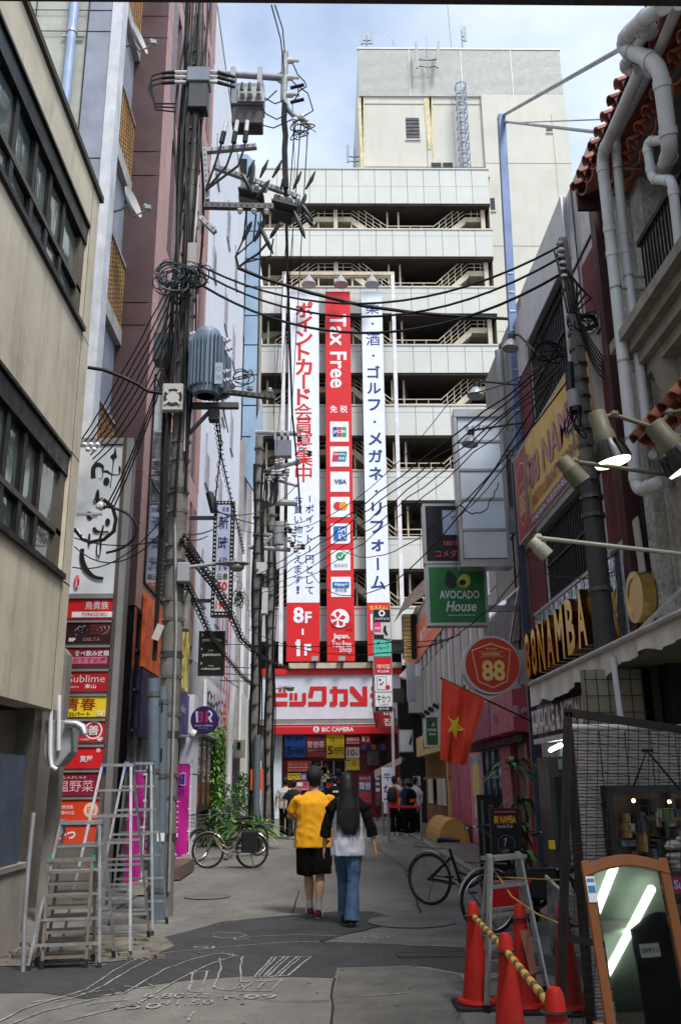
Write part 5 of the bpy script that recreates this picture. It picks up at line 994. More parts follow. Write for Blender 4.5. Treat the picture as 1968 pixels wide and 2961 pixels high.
mb = MB(); mb.box(xl_-0.02, xr_+0.02, 35.24, 36.0, zb_, zt_+0.1); P(t, 'core', mb, REVEAL)
mb = MB(); mb.prism([(xl_,35.1,zb_),(xr_+0.25,35.1,zb_+3.0),(xr_+0.3,35.1,zb_-0.3),(xr_+0.05,35.1,zb_-1.1),(xl_,35.1,zb_-0.1)], (0,0.6,0)); P(t, 'foot_hood', mb, BLC)
t = T('roof_hood', 'rounded blue grey hood on top of the white building', 'hood', tuple(WY(706,500,33))); p0, p1 = WY(680,508,33), WY(735,446,33); mb = MB(); mb.prism([(p0.x,33,p0.z),(p0.x,33,p1.z),(p1.x-0.3,33,p1.z),(p1.x,33,p1.z-0.35),(p1.x,33,p0.z)], (0,1.0,0)); P(t, 'casing', mb, BLC); mb = MB(); mb.box(p0.x+0.05, p1.x-0.3, 32.98, 33.0, p0.z, p1.z-0.25); P(t, 'opening', mb, DARK)
sh = T('white_shop', 'white tiled shop with a dark menu board and glazed awning rail on the left', 'shop', (XL, 25, 0))
mb = MB(); mb.box(-9, XL, 23.0, 34.0, 0, 4.58); P(sh, 'wall', mb, mat('shop_white_tile', K(190,188,190), 0.6, streak=0.25))
a, b_ = WX(547, 2300, -3.05), WX(563, 2300, -3.05); mb = MB(); mb.box(-3.3, -3.0, a.y, b_.y, 0, 3.6); P(sh, 'pillar', mb, WHB)
mb = MB()
for z in (0.9,1.8,2.7): mb.box(-3.3, -2.995, a.y-0.005, b_.y, z, z+0.02)
P(sh, 'joint', mb, REVEAL)
y0, y1 = WX(590, 2050, -3.25).y, WX(638, 2050, -3.25).y
signX2 = lambda name, label, cat, yn, yf, z0, z1, x, depth, face, frame=None, fw=0.03, items=(), group=None: sign(name, label, cat, Vector((x, yn, z1)), LR, LU, yf-yn, z1-z0, depth, face, frame, fw, items, group)
signX2('calligraphy_sign', 'long white shop sign with black brush strokes ending in red', 'sign', y0, 30.5, WX(600,2120,-3.2).z, WX(600,1965,-3.2).z, -3.2, 0.08, WHT_, None, 0, [('t','新時代本店',0.34,0.5,0.6,0.75,0.02,BLK_), ('t','伝串',0.8,0.5,0.26,0.8,0.04,RED_), ('r',0.94,0.0,1,1,C(230,120,50))])
y0, y1 = WX(566,2200,-3.02).y, WX(611,2200,-3.02).y
MEN = mat('menu_board', K(58,40,34), 0.4, var=0.3, scale=4)
t = T('menu_board', 'dark brown three part menu board with dim pictures beside the creeper', 'menu board', (-3.0, y0, 1))
for i in range(3):
 ya, yb2 = y0 + (y1-y0)*i/3 + 0.02, y0 + (y1-y0)*(i+1)/3 - 0.02; mb = MB(); mb.box(-3.1, -3.02, ya, yb2, 0.95, 2.75); P(t, 'board', mb, MEN)
 items_on(t, Vector((-3.02, ya, 2.75)), LR, LU, yb2-ya, 1.8, [('v', ('居酒屋','串焼き','新鮮魚')[i], 0.5, 0.12, 0.6, 0.14, 0.02, C(200,190,180)), ('r', 0.15, 0.62, 0.8, 0.72, C(120,70,50)), ('c', 0.5, 0.83, 0.2, C(150,90,70))])
t = T('awning_rail', 'grey tubular awning rail over the menu board', 'rail', (-2.9, 22, 3)); mb = MB(); mb.tube([WX(560,2112,-2.95), WX(600,2128,-2.95), WX(676,2160,-2.95)], 0.05, 8); mb.tube([WX(560,2100,-2.95), WX(610,2100,-2.95)], 0.03, 6); P(t, 'rail', mb, GALV, smooth=True)
t = T('meter_box', 'beige electric meter box with a dark window on the left wall', 'box', tuple(WY(690,2190,27))); a, b_ = WY(676,2140,27), WY(706,2191,27); mb = MB(); mb.box(a.x, b_.x, 27, 27.3, b_.z, a.z); P(t, 'casing', mb, C(166,160,144)); mb = MB(); mb.box(a.x+0.1, a.x+0.2, 26.98, 27.0, a.z-0.26, a.z-0.06); P(t, 'window', mb, DARK)
mb = MB()
for i, px in enumerate((700, 708, 716, 722)): xx = WY(px, 2200, 28+i).x; mb = MB(); mb.box(xx-0.06, xx+0.06, 28+i, 28.2+i, 0, 4.2); t = tag(build('wall_pier', mb, (CREAM2, WHB, GPN, WHB)[i]), ('cream','white','grey','slim white')[i] + ' narrow wall pier behind the meter box, %s from the box' % ('first','second','third','fourth')[i], 'pier', 'narrow wall piers behind the meter box')
mb = MB(); mb.tube([WY(676,1975,26), WY(662,2150,26), WY(655,2400,26)], 0.09, 8); tag(build('flue_pipe', mb, WS, smooth=True), 'fat white flue pipe running down beside the green creeper', 'pipe')
t = T('caged_gate', 'thin black wire gate behind the plants on the left', 'gate', tuple(G(665,2440))); p = WY(655,2270,27); q = WY(690,2420,27); mb = MB()
for i in range(10): x = p.x + (q.x-p.x)*i/9; mb.bar((x,27,0.1),(x,27,p.z),0.015)
for i in range(14): z = 0.1 + (p.z-0.1)*i/13; mb.bar((p.x,27,z),(q.x,27,z),0.012)
P(t, 'wire_panel', mb, BLACK)
signY('flag_banner', 'slim white shop flag with a black letter behind the second pole', 'banner', 742, 2200, 753, 2370, 29, 0.02, WHT_, None, 0, [('t','つ',0.5,0.2,0.7,0.08,BLK_),('t','の',0.5,0.6,0.7,0.08,BLK_)])
# PROJECTING SIGNS ON THE LEFT
YN = 13.25
xl_, xr_ = WY(207,1718,YN).x, WY(357,1288,YN).x
zz = lambda py, px=300: WY(px, py, YN).z
cs = T('tenant_sign', 'tall column of tenant signs with black brush lettering on white above red panels', 'sign', (xl_, YN, 0))
mb = MB(); mb.box(xl_-0.3, xr_+0.14, YN+0.03, YN+0.35, 0, zz(1270)); P(cs, 'casing', mb, mat('sign_side', K(120,116,112), 0.5, 0.3, streak=0.25))
mb = MB(); mb.box(xl_-0.05, xr_, YN, YN+0.028, zz(1716), zz(1288)); P(cs, 'white_panel', mb, C(212,216,222))
w_, h_ = xr_-xl_, zz(1288)-zz(1716)
u = lambda x, y: ((x-60)/690, (y-110)/2130)
S = lambda pts: [(*u(x, y), r_) for x, y, r_ in pts]
its = [('s', S([(615,150,10),(618,230,24),(600,290,60),(600,340,14),(590,540,8),(575,740,8)]), 1/690, BLK_), ('s', S([(280,600,40),(270,450,38),(340,400,40),(420,430,26),(435,500,14),(500,500,22),(590,545,10),(710,545,8),(715,470,22),(705,420,8)]), 1/690, BLK_), ('s', S([(430,500,8),(430,600,6),(360,612,3)]), 1/690, BLK_),
 ('e', *u(505,650), 52/690, 75/690, BLK_), ('s', S([(375,770,14),(370,860,36),(375,960,20),(372,1040,5)]), 1/690, BLK_), ('s', S([(345,880,10),(315,960,10),(350,960,10),(400,920,12),(470,890,8)]), 1/690, BLK_),
 ('s', S([(255,1090,30),(250,1140,36),(275,1190,24),(330,1160,8),(395,1150,14)]), 1/690, BLK_), ('e', *u(575,1240), 42/690, 60/690, BLK_), ('s', S([(350,1320,26),(390,1370,30),(480,1385,14),(600,1385,18)]), 1/690, BLK_), ('s', S([(510,1290,14),(480,1440,20),(430,1550,12),(430,1680,10),(465,1740,12),(490,1660,10),(485,1510,18)]), 1/690, BLK_),
 ('s', S([(290,1410,14),(290,1500,20),(300,1590,10)]), 1/690, BLK_), ('s', S([(190,1620,34),(195,1750,38),(250,1880,44),(330,1960,36),(430,2020,30),(570,2040,26)]), 1/690, BLK_), ('e', *u(140,2080), 46/690, 110/690, RED_), ('t', '小', *u(140,2030), 0.09, 0.045, 0.02, C(212,216,222)), ('t', '久', *u(140,2120), 0.09, 0.05, 0.02, C(212,216,222))]
items_on(cs, Vector((xl_, YN, zz(1288))), FR, FU, w_, h_, its)
for (p0, p1, m, its) in ((1732,1788,RED_,[('t','鳥貴族',0.62,0.33,0.55,0.42,0.0,WHT_),('r',0.05,0.66,1.0,0.94,WHT_),('t','TORIKIZOKU',0.58,0.8,0.6,0.18,0.04,RED_)]), (1801,1858,C(48,12,18),[('r',0.5,0.05,0.98,0.6,C(96,16,26)),('t','ダーツ',0.55,0.37,0.82,0.5,0.09,WHT_),('t','ダーツ',0.55,0.37,0.8,0.46,0.03,BLK_),('t','8F',0.1,0.85,0.16,0.2,0.04,WHT_),('t','DELTA',0.56,0.84,0.4,0.16,C(150,110,110))]),
 (1873,1926,C(124,24,44),[('t','食べ飲み放題',0.58,0.3,0.8,0.3,0.02,WHT_),('r',0.12,0.5,0.94,0.86,C(196,110,140)),('t','おすすめ屋',0.54,0.68,0.76,0.28,0.03,C(150,24,44))]), (1942,1999,C(172,26,36),[('t','Sublime',0.5,0.35,0.85,0.38,0.0,C(226,190,190)),('t','東山',0.6,0.74,0.26,0.22,0.01,WHT_),('t','神戸牛',0.25,0.78,0.2,0.1,0.0,WHT_)]),
 (2014,2072,YEL_,[('t','青春',0.4,0.38,0.7,0.62,0.08,C(140,20,20)),('t','プロバート',0.34,0.86,0.6,0.2,0.06,BLK_),('t','5F',0.88,0.84,0.18,0.24,0.04,WHT_)]), (2086,2146,C(190,26,38),[('o',0.74,0.42,0.17,0.2,WHT_),('t','善',0.74,0.42,0.24,0.46,0.02,WHT_),('t','そば千日前',0.2,0.55,0.34,0.12,0.0,WHT_),('t','しゃぶしゃぶ・すき焼き',0.36,0.86,0.6,0.1,0.0,WHT_),('t','4F',0.9,0.86,0.13,0.2,0.03,WHT_)]),
 (2161,2221,C(208,26,30),[('t','かだち',0.12,0.55,0.24,0.22,0.02,WHT_),('t','寅屋',0.62,0.55,0.28,0.32,0.02,WHT_),('c',0.88,0.14,0.05,C(230,170,160))]), (2234,2300,C(132,20,46),[('t','温野菜',0.42,0.58,0.8,0.5,0.0,C(226,180,190)),('t','しゃぶしゃぶ',0.4,0.2,0.5,0.12,0.0,WHT_)]),
 (2312,2372,C(214,64,24),[('c',0.8,0.5,0.16,C(236,190,160)),('t','日',0.8,0.5,0.16,0.3,0.03,C(214,64,24)),('t','宮崎地鶏',0.24,0.35,0.32,0.2,0.0,WHT_),('t','炉端のお店',0.26,0.62,0.36,0.18,0.0,WHT_)]), (2385,2440,C(206,70,44),[('t','かつ',0.3,0.5,0.4,0.5,0.03,WHT_)])):
 z1, z0 = zz(p0), zz(p1); mb = MB(); mb.box(xl_-0.05, xr_, YN, YN+0.028, z0, z1); P(cs, 'tenant_panel', mb, m)
 items_on(cs, Vector((xl_, YN, z1)), FR, FU, w_, z1-z0, its)
 mb = MB(); mb.box(xl_-0.08, xr_+0.02, YN-0.02, YN+0.03, z1+0.005, z1+0.035); P(cs, 'rail', mb, SST)
mb = MB(); mb.box(xr_+0.002, xr_+0.06, YN-0.02, YN+0.03, 0, zz(1272)); P(cs, 'frame', mb, mat('frame_brown', K(96,84,78), 0.5, 0.3)); mb = MB(); mb.box(xr_+0.062, xr_+0.15, YN-0.03, YN+0.03, 0, zz(1268)); mb.box(xl_-0.1, xr_+0.0, YN-0.03, YN+0.03, zz(1286)+0.003, zz(1268)); mb.box(xl_-0.1, xr_+0.0, YN-0.03, YN+0.03, zz(1731), zz(1718)); P(cs, 'frame', mb, SST)
t = T('concrete_pier', 'slim grey concrete pier between the beige building and the tenant signs', 'pier', (-3.35, 11.9, 0)); a = WY(205,1870,12.0); mb = MB(); mb.prism([(WY(138,2200,12).x, 12, 0), (WY(172,2200,12).x, 12, 0), (WY(172,2200,12).x, 12, a.z-0.1), (WY(155,2200,12).x, 12, a.z)], (0,0.25,0)); P(t, 'pier', mb, mat('pier_concrete', K(128,124,118), 0.85, streak=0.4))
t = T('duct_cabinet','grey metal cabinet with a bent silver exhaust pipe under the beige building','cabinet',tuple(WY(165,2210,11.35))); a,b_ = WY(133,2083,11.35),WY(203,2175,11.35); mb = MB(); mb.prism([(a.x,11.35,b_.z),(a.x,11.35,a.z),(b_.x,11.35,a.z),(b_.x,11.35,b_.z),(b_.x-0.12,11.35,b_.z-0.16),(a.x+0.05,11.35,b_.z-0.16)],(0,0.35,0)); P(t,'casing',mb,GALV,bevel=0.01); mb = MB(); mb.tube([WY(190,2092,11.3),WY(222,2094,11.3),WY(238,2104,11.3),WY(246,2124,11.3)],[0.05,0.05,0.055,0.055],14); P(t,'exhaust_pipe',mb,ALU,smooth=True); mb = MB(); mb.tube([WY(148,2010,11.3),WY(146,2180,11.3),WY(150,2215,11.3),WY(165,2225,11.3)],0.025,8); mb.tube([WY(172,2010,11.3),WY(170,2170,11.3)],0.025,8); P(t,'pipe',mb,WS,smooth=True)
Yb = 21.5
xa_, xb_ = WY(611,1700,Yb).x, WY(672,1700,Yb).x
zz = lambda py: WY(642, py, Yb).z
t = T('bulb_sign', 'tall black sign framed with round bulbs and blue brush characters', 'sign', (xa_, Yb, zz(1783)))
mb = MB(); mb.box(xa_, xb_, Yb, Yb+0.18, zz(1783), zz(1448)); P(t, 'casing', mb, BLACK); mb = MB(); e = 0.09; mb.box(xa_+e, xb_-e, Yb-0.01, Yb-0.001, zz(1768), zz(1460)); P(t, 'panel', mb, C(176,184,214)); mb = MB(); mb.box(xa_+e, xb_-e, Yb-0.014, Yb-0.0101, zz(1768), zz(1655)); P(t, 'lower_panel', mb, C(206,206,212))
BLB = mat('bulb', K(214,214,200), 0.3);
z = zz(1776)
while z < zz(1450):
 for x in (xa_+0.045, xb_-0.045): mb = MB(); mb.ball((x, Yb-0.01, z), 0.024, 8); P(t, 'bulb', mb, BLB, smooth=True)
 z += 0.105
for i in range(1, 5):
 x = xa_ + 0.045 + (xb_-xa_-0.09)*i/5
 for z in (zz(1776), zz(1454)): mb = MB(); mb.ball((x, Yb-0.01, z), 0.024, 8); P(t, 'bulb', mb, BLB, smooth=True)
R0 = Vector((xa_+e, Yb-0.012, zz(1460))); NV2 = C(36,46,96)
w_, h_ = xb_-xa_-2*e, zz(1460)-zz(1768)
items_on(t, R0, FR, FU, w_, h_, [('t','新橋',0.62,0.045,0.5,0.05,0.0,NV2),('t','新',0.5,0.17,0.72,0.13,0.02,NV2),('t','時',0.5,0.37,0.72,0.13,0.02,NV2),('t','代',0.5,0.56,0.72,0.12,0.02,NV2),('t','伝串',0.5,0.68,0.8,0.065,0.03,BLK_),('t','50',0.5,0.77,0.8,0.08,0.04,RED_),('t','生中',0.5,0.86,0.76,0.06,0.03,BLK_),('t','198',0.5,0.94,0.8,0.075,0.02,RED_)])
mb = MB(); mb.box(-3.3, xa_, Yb+0.05, Yb+0.12, zz(1500), zz(1490)); mb.box(-3.3, xa_, Yb+0.05, Yb+0.12, zz(1740), zz(1730)); P(t, 'bracket', mb, BLACK)
GW = C(206,206,206)
signY('black_sign', 'black sign listing three grill restaurants in white serif letters', 'sign', 577, 1826, 646, 1952, 22.0, 0.12, C(10,10,12), C(60,60,62), 0.012, [('t','5',0.13,0.08,0.07,0.055,0.0,GW),('t','yakiniku',0.5,0.2,0.74,0.085,0.01,GW),('t','4',0.11,0.4,0.07,0.055,0.0,GW),('t','焼鳥',0.48,0.44,0.18,0.035,0.0,GW),('t','yakitori',0.5,0.54,0.74,0.09,0.02,GW),('t','3',0.11,0.73,0.07,0.055,0.0,GW),('t','炉端焼',0.5,0.79,0.22,0.03,0.0,GW),('t','robatayaki',0.5,0.86,0.74,0.07,0.01,GW),('r',0.02,0.32,0.98,0.325,C(40,40,40)),('r',0.02,0.64,0.98,0.645,C(40,40,40))])
cc = WY(590, 2081, 19.6); r0 = (WY(630,2081,19.6).x - WY(552,2081,19.6).x)/2
t = T('round_sign', 'round dark violet ice cream shop sign with white and red initials', 'sign', tuple(cc - Vector((0,0,r0)))); mb = MB(); mb.lathe(cc + Vector((0,0.12,0)), [(r0,-0.11),(r0,0.11)], 36, (0,-1,0)); P(t, 'casing', mb, C(36,24,76), smooth=True)
o_ = cc + Vector((-r0, -0.0, r0)); LV = C(190,190,224)
items_on(t, o_ + Vector((0,0.0,0)), FR, FU, 2*r0, 2*r0, [('c',0.5,0.5,0.49,C(40,26,84)),('p',[(0.17,0.19),(0.27,0.19),(0.29,0.6),(0.22,0.6)],LV),('t','3',0.38,0.4,0.2,0.4,0.06,C(170,40,80)),('r',0.56,0.19,0.64,0.6,C(170,40,80)),('a',0.66,0.31,0.08,0.15,-1.6,1.6,LV),('p',[(0.64,0.43),(0.72,0.4),(0.82,0.6),(0.74,0.6)],LV),('t','baskin robbins',0.5,0.71,0.66,0.06,0.0,LV),('t','サーティワン',0.5,0.81,0.36,0.05,0.0,LV)])
mb = MB(); mb.box(-3.3, cc.x, cc.y+0.05, cc.y+0.09, cc.z-r0-0.06, cc.z-r0-0.02); P(t, 'bracket', mb, GALV)
VIO = mat('violet_panel', K(70,56,118), 0.45, var=0.06)
a, b_ = WX(500, 2000, -3.12), WX(547, 2015, -3.12)
signX2('violet_sign', 'violet shop fascia with pale and red lettering behind the pole', 'sign', a.y, b_.y, WX(540,2128,-3.12).z, b_.z, -3.12, 0.1, VIO, C(120,110,150), 0.02, [('t','3',0.12,0.42,0.14,0.7,0.06,LV),('t','31',0.2,0.42,0.24,0.66,0.03,C(170,40,90)),('t','robbins',0.62,0.38,0.3,0.2,0.02,LV),('t','サーティワン',0.25,0.88,0.5,0.14,0.0,LV)])
signX2('violet_sign', 'dark violet panel left of the leaning pole under the orange poster', 'sign', 16.3, 17.7, 2.4, 3.58, -3.22, 0.05, C(34,24,66), None, 0, [])
def flag_banner(px0, px1, py0, py1, Y, label, mirrored=True, txt=True):
 a, b_ = WY(px0, py0, Y), WY(px1, py1, Y); t = T('flag_banner', label, 'banner', (b_.x, Y, 0), 'magenta flags of the ice cream shop')
 n = 10; vs = []; fs = []; MG = C(186,30,140)
 for i in range(n+1):
  z = b_.z + (a.z-b_.z)*i/n
  for j in range(5): x = a.x + (b_.x-a.x)*j/4; vs.append((x, Y + 0.02*math.sin(i*0.9+j*1.3), z))
 for i in range(n):
  for j in range(4): k = i*5+j; fs.append((k, k+1, k+6, k+5))
 mb = MB(); mb.add(vs, fs); P(t, 'cloth', mb, MG, smooth=True)
 mb = MB(); mb.cyl((b_.x+0.03, Y+0.01, 0.05), (b_.x+0.03, Y+0.01, a.z+0.1), 0.012); mb.bar((a.x-0.02, Y+0.01, a.z+0.03), (b_.x+0.05, Y+0.01, a.z+0.03), 0.012); P(t, 'pole', mb, WS)
 mb = MB()
 for k in range(5): z = b_.z + (a.z-b_.z)*(k+0.1)/4.2; mb.box(b_.x-0.02, b_.x+0.05, Y-0.005, Y+0.0, z, z+0.03)
 P(t, 'tie', mb, WHT_)
 mb = MB(); mb.prism([(b_.x-0.16,Y-0.16,0.03),(b_.x+0.22,Y-0.16,0.03),(b_.x+0.15,Y-0.1,0.2),(b_.x-0.09,Y-0.1,0.2)], (0,0.3,0)); P(t, 'base', mb, CONCR)
 if txt:
  w_ = b_.x-a.x; R = Vector((-1,0,0)) if mirrored else FR; y_ = Y-0.03; mb = MB()
  text(mb, 'BR', Vector((a.x+w_*0.42, y_, a.z-0.32)), R, FU, w=w_*0.75, h=0.26, bold=0.1); P(t, 'lettering', mb, C(206,200,226)); mb = MB(); text(mb, 'BR', Vector((a.x+w_*0.42, y_-0.004, a.z-0.32)), R, FU, w=w_*0.7, h=0.22, bold=0.03); text(mb, 'baskin', Vector((a.x+w_*0.45, y_, a.z-0.52)), R, FU, w=w_*0.6, h=0.07, bold=0.02); text(mb, 'robbins', Vector((a.x+w_*0.45, y_, a.z-0.6)), R, FU, w=w_*0.6, h=0.07, bold=0.02); P(t, 'lettering', mb, C(60,40,130))
  mb = MB()
  for k, ch in enumerate('アイスクリーム'):
   c = Vector((a.x+w_*0.36, y_, a.z-0.82-0.16*k))
   if ch == 'ー': text(mb, 'ー', c, R, FU, w=0.11, bold=0.02, rot=-math.pi/2)
   else: text(mb, ch, c, R, FU, w=w_*0.36, h=0.12, bold=0.02)
  P(t, 'lettering', mb, WHT_)
flag_banner(491, 541, 2208, 2478, 20.0, 'magenta ice cream flag with mirrored white lettering beside the pole')
flag_banner(376, 402, 2235, 2560, 14.6, 'magenta ice cream flag seen edge on behind the tall stepladders', txt=False)
t = T('low_step', 'worn brown stone step at the shop door behind the pole', 'step', (-2.9, 18.8, 0)); a = G(485, 2560); b_ = G(525, 2530); mb = MB(); mb.box(a.x-0.35, b_.x+0.15, 16.6, 18.3, 0.03, 0.24); P(t, 'step', mb, mat('step_stone', K(100,84,76), 0.8, var=0.25, scale=8))
# UTILITY POLES
POLE = mat('pole_concrete', K(112,108,102), 0.85, var=0.25, scale=2.5, bump=0.5, bscale=40, streak=0.5, dirt=K(56,52,48))
POLD = mat('pole_dark', K(64,62,62), 0.7, var=0.2, scale=2, streak=0.2)
MET = mat('fitting_metal', K(92,90,90), 0.6, 0.4, var=0.2, scale=6)
BOX1 = mat('switch_box_grey', K(112,118,126), 0.45, 0.2, var=0.1); BOX2 = mat('switch_box_dark', K(62,62,66), 0.5, 0.2, var=0.2)
RUBB = mat('rubber_sleeve', K(26,26,30), 0.5)
Y1 = 12.4
up = T('utility_pole', 'near left concrete utility pole crowded with cables, boxes and a ribbed transformer', 'utility pole', (WY(470,2660,Y1).x, Y1, 0), 'concrete utility poles')
px_ = lambda z: WY(484, 2160, Y1).x*(1-0)
A_, B_ = WY(484, 2160, Y1), WY(545, 760, Y1); slope = (B_.x-A_.x)/(B_.z-A_.z); PX = lambda z: A_.x + slope*(z-A_.z)
mb = MB(); mb.tube([(PX(0),Y1,0),(PX(14.2),Y1,14.2)], [0.16,0.085], 20); P(up, 'shaft', mb, POLE, smooth=True)
z = 0.9; k = 0
while z < 13.8:
 r = 0.16-0.075*z/14.2+0.006; mb = MB(); mb.lathe((PX(z),Y1,z), [(r,0),(r,0.05 if k % 3 else 0.09)], 20)
 for a in (0.3, 2.4, 4.4): mb.box(PX(z)+math.cos(a)*(r+0.01)-0.02, PX(z)+math.cos(a)*(r+0.01)+0.02, Y1-abs(math.sin(a))*(r+0.01)-0.015, Y1-abs(math.sin(a))*(r+0.01)+0.02, z, z+0.04)
 P(up, 'band', mb, MET if k % 3 else BOX2); z += 0.28 if k % 2 else 0.5; k += 1
def polecable(root, Yp, fx, pts, r, n=5, m=WIRE): mb = MB(); mb.tube(pts, r, n); return P(root, 'riser_cable', mb, m, smooth=True)
for i, (dx, dy, r, wob) in enumerate(((-0.2,-0.1,0.035,0.02), (-0.26,-0.02,0.03,0.03), (0.02,-0.2,0.022,0.02), (0.1,-0.17,0.02,0.03), (-0.08,-0.2,0.02,0.04), (0.17,-0.12,0.016,0.03), (-0.14,-0.17,0.015,0.05),(-0.3,-0.1,0.018,0.07),(0.07,-0.2,0.016,0.05),(-0.05,-0.22,0.012,0.08),(0.2,-0.1,0.02,0.06),(-0.17,-0.2,0.022,0.03))):
 z0 = (3.2, 4.5, 5.2, 6.0, 7.0, 5.6, 8.2, 7.5, 9.0, 6.4, 8.8, 5.0)[i]; pts = []
 z = z0
 while z < 17.2: pts.append((PX(z)*1.0 + dx*(1-0.25*z/14) + wob*math.sin(z*1.3+i*2) + (0.0 if z < 13 else (z-13)*0.03*((i % 3)-1)), Y1+dy+0.02*math.sin(z*2+i), z)); z += 0.35
 polecable(up, Y1, 0, pts, r, m=WIRE)
mb = MB(); mb.tube([(PX(0.3)+0.12, Y1-0.15, 0.3), (PX(2)+0.1, Y1-0.16, 2), (PX(3.5)+0.08, Y1-0.16, 3.6), (PX(5)+0.0,Y1-0.17,5.1)], 0.018, 8); P(up, 'conduit', mb, GALV, smooth=True)
mb = MB(); mb.tube([(PX(6.3)+0.09, Y1-0.14, 6.2), (PX(8)+0.09, Y1-0.14, 7.9)], 0.022, 8); mb.tube([(PX(9.3)+0.09, Y1-0.14, 9.0), (PX(11)+0.12, Y1-0.12, 10.9)], 0.02, 8); P(up, 'conduit', mb, PVC, smooth=True)
for (x0, x1, y0p, y1p, r, nm) in ((429,462,1962,2640,0.085,'thick'), (470,482,1985,2650,0.06,'slimmer')):
 a = WY((x0+x1)/2 if nm == 'thick' else 473, y0p, Y1-0.35); b_ = WY(448 if nm == 'thick' else 463, y1p, Y1-0.35); t = T('guard_pipe', nm + ' blue grey guard pipe with a steel clamp standing before the near pole', 'pipe', (b_.x, b_.y, 0), 'guard pipes at the near pole')
 ba = Vector((b_.x, b_.y, 0.0)); mb = MB(); mb.cyl(ba, a, r, n=16); P(t, 'pipe', mb, mat('guard_pipe_blue', K(94,106,118), 0.55, 0.1, var=0.15, scale=3, streak=0.3), smooth=True)
 for f_ in (0.12, 0.6, 0.93): c = ba.lerp(a, f_); mb = MB(); mb.lathe(c, [(r*1.15,-0.03),(r*1.15,0.03)], 16); P(t, 'clamp', mb, MET)
 if nm != 'thick':
  c = ba.lerp(a, 0.34); mb = MB(); mb.box(c.x-0.05, c.x+0.05, c.y-r-0.01, c.y-r, c.z-0.05, c.z+0.05); P(t, 'sticker', mb, WHT_)
  for f_ in (0.94, 0.72): c = ba.lerp(a, f_); mb = MB(); mb.box(c.x-0.012, c.x+0.012, c.y-r-0.008, c.y-r+0.01, c.z-0.16, c.z); mb.box(c.x-0.02, c.x+0.005, c.y-r-0.009, c.y-r+0.01, c.z-0.06, c.z-0.03); P(t, 'slot', mb, BLACK)
def boxy(root, name, x0, x1, y0p, y1p, Y, d, m): a, b_ = WY(x0,y0p,Y), WY(x1,y1p,Y); mb = MB(); mb.box(a.x,b_.x,Y,Y+d,b_.z,a.z); return P(root, name, mb, m, bevel=0.015)
c = WY(598, 1060, 12.1)
zt_, zb_ = WY(598,975,12.1).z, WY(598,1128,12.1).z
tr = T('ribbed_transformer', 'ribbed blue grey transformer hanging on the right side of the near pole', 'transformer', (c.x, 12.1, zb_))
TRB = mat('transformer_blue', K(112,128,146), 0.5, 0.1, var=0.12, scale=4, streak=0.2)
mb = MB(); mb.lathe((c.x,12.1,zb_), [(0.15,-0.1),(0.19,-0.08),(0.2,0),(0.2,zt_-zb_),(0.2,zt_-zb_+0.03),(0.17,zt_-zb_+0.09),(0.05,zt_-zb_+0.11)], 28); P(tr, 'tank', mb, TRB, smooth=True)
for i in range(26): a = 2*math.pi*i/26; d = Vector((math.cos(a), math.sin(a), 0)); mb = MB(); mb.obox(Vector((c.x,12.1,(zb_+zt_)/2-0.02)) + d*0.235, d*0.035, Vector((-d.y,d.x,0))*0.008, Vector((0,0,(zt_-zb_)/2-0.03))); P(tr, 'cooling_rib', mb, TRB)
mb = MB(); mb.lathe((c.x,12.1,zb_-0.1), [(0.13,0),(0.15,0.01)], 24); P(tr, 'underside', mb, BOX2)
a = WY(634, 1075, 11.86); mb = MB(); mb.box(a.x-0.06,a.x+0.05,11.83,11.845,a.z-0.2,a.z+0.13); P(tr, 'number_plate', mb, mat('plate_blue', K(150,162,176), 0.5)); mb = MB(); text(mb,'75',(a.x-0.005,11.82,a.z-0.1),FR,FU,w=0.07,h=0.07,bold=0.0); ringf(mb,(a.x-0.005,11.82,a.z+0.04),FR,FU,0.03,0.036,20); P(tr,'lettering',mb,TRB)
for k, (px, py) in enumerate(((655,985),(660,1010),(655,1075),(656,1100),(560,965))):
 b_ = WY(px, py, 12.05); mb = MB(); mb.lathe(b_, [(0.02,-0.06),(0.04,-0.04),(0.02,-0.02),(0.045,0.0),(0.02,0.03),(0.03,0.06)], 10, (1,0,0.3)); P(tr, 'bushing', mb, PORC, smooth=True)
mb = MB(); mb.box(PX(7.6), c.x+0.45, 12.35, 12.45, zb_-0.16, zb_-0.08); mb.box(PX(7.6), c.x+0.2, 12.35, 12.45, zt_+0.02, zt_+0.08); mb.bar((PX(6.8),12.4,zb_-0.7),(c.x+0.1,12.4,zb_-0.12),0.05); P(tr, 'bracket', mb, MET)
c2 = WY(612, 1145, 12.9); tr2 = T('small_transformer', 'second transformer mostly hidden below and behind the ribbed one', 'transformer', tuple(c2)); mb = MB(); mb.lathe((c2.x,12.9,c2.z), [(0.2,0),(0.24,0.03),(0.24,0.7),(0.1,0.8)], 24); P(tr2, 'tank', mb, BOX2, smooth=True)
for i in range(24): a = 2*math.pi*i/24; d = Vector((math.cos(a), math.sin(a), 0)); mb = MB(); mb.obox(Vector((c2.x,12.9,c2.z+0.33)) + d*0.265, d*0.03, Vector((-d.y,d.x,0))*0.008, Vector((0,0,0.3))); P(tr2, 'cooling_rib', mb, TRB)
Yt = Y1 - 0.3
def eq(name, label, cat='switch box'): return T(name, label, cat, (B_.x, Yt, 10), 'equipment on the near pole')
t = eq('switch_box', 'grey switch box with three sleeved terminals near the top of the near pole'); boxy(t, 'casing', 541, 605, 190, 232, Yt, 0.3, BOX1); boxy(t, 'tank', 546, 598, 233, 308, Yt+0.03, 0.26, BOX2)
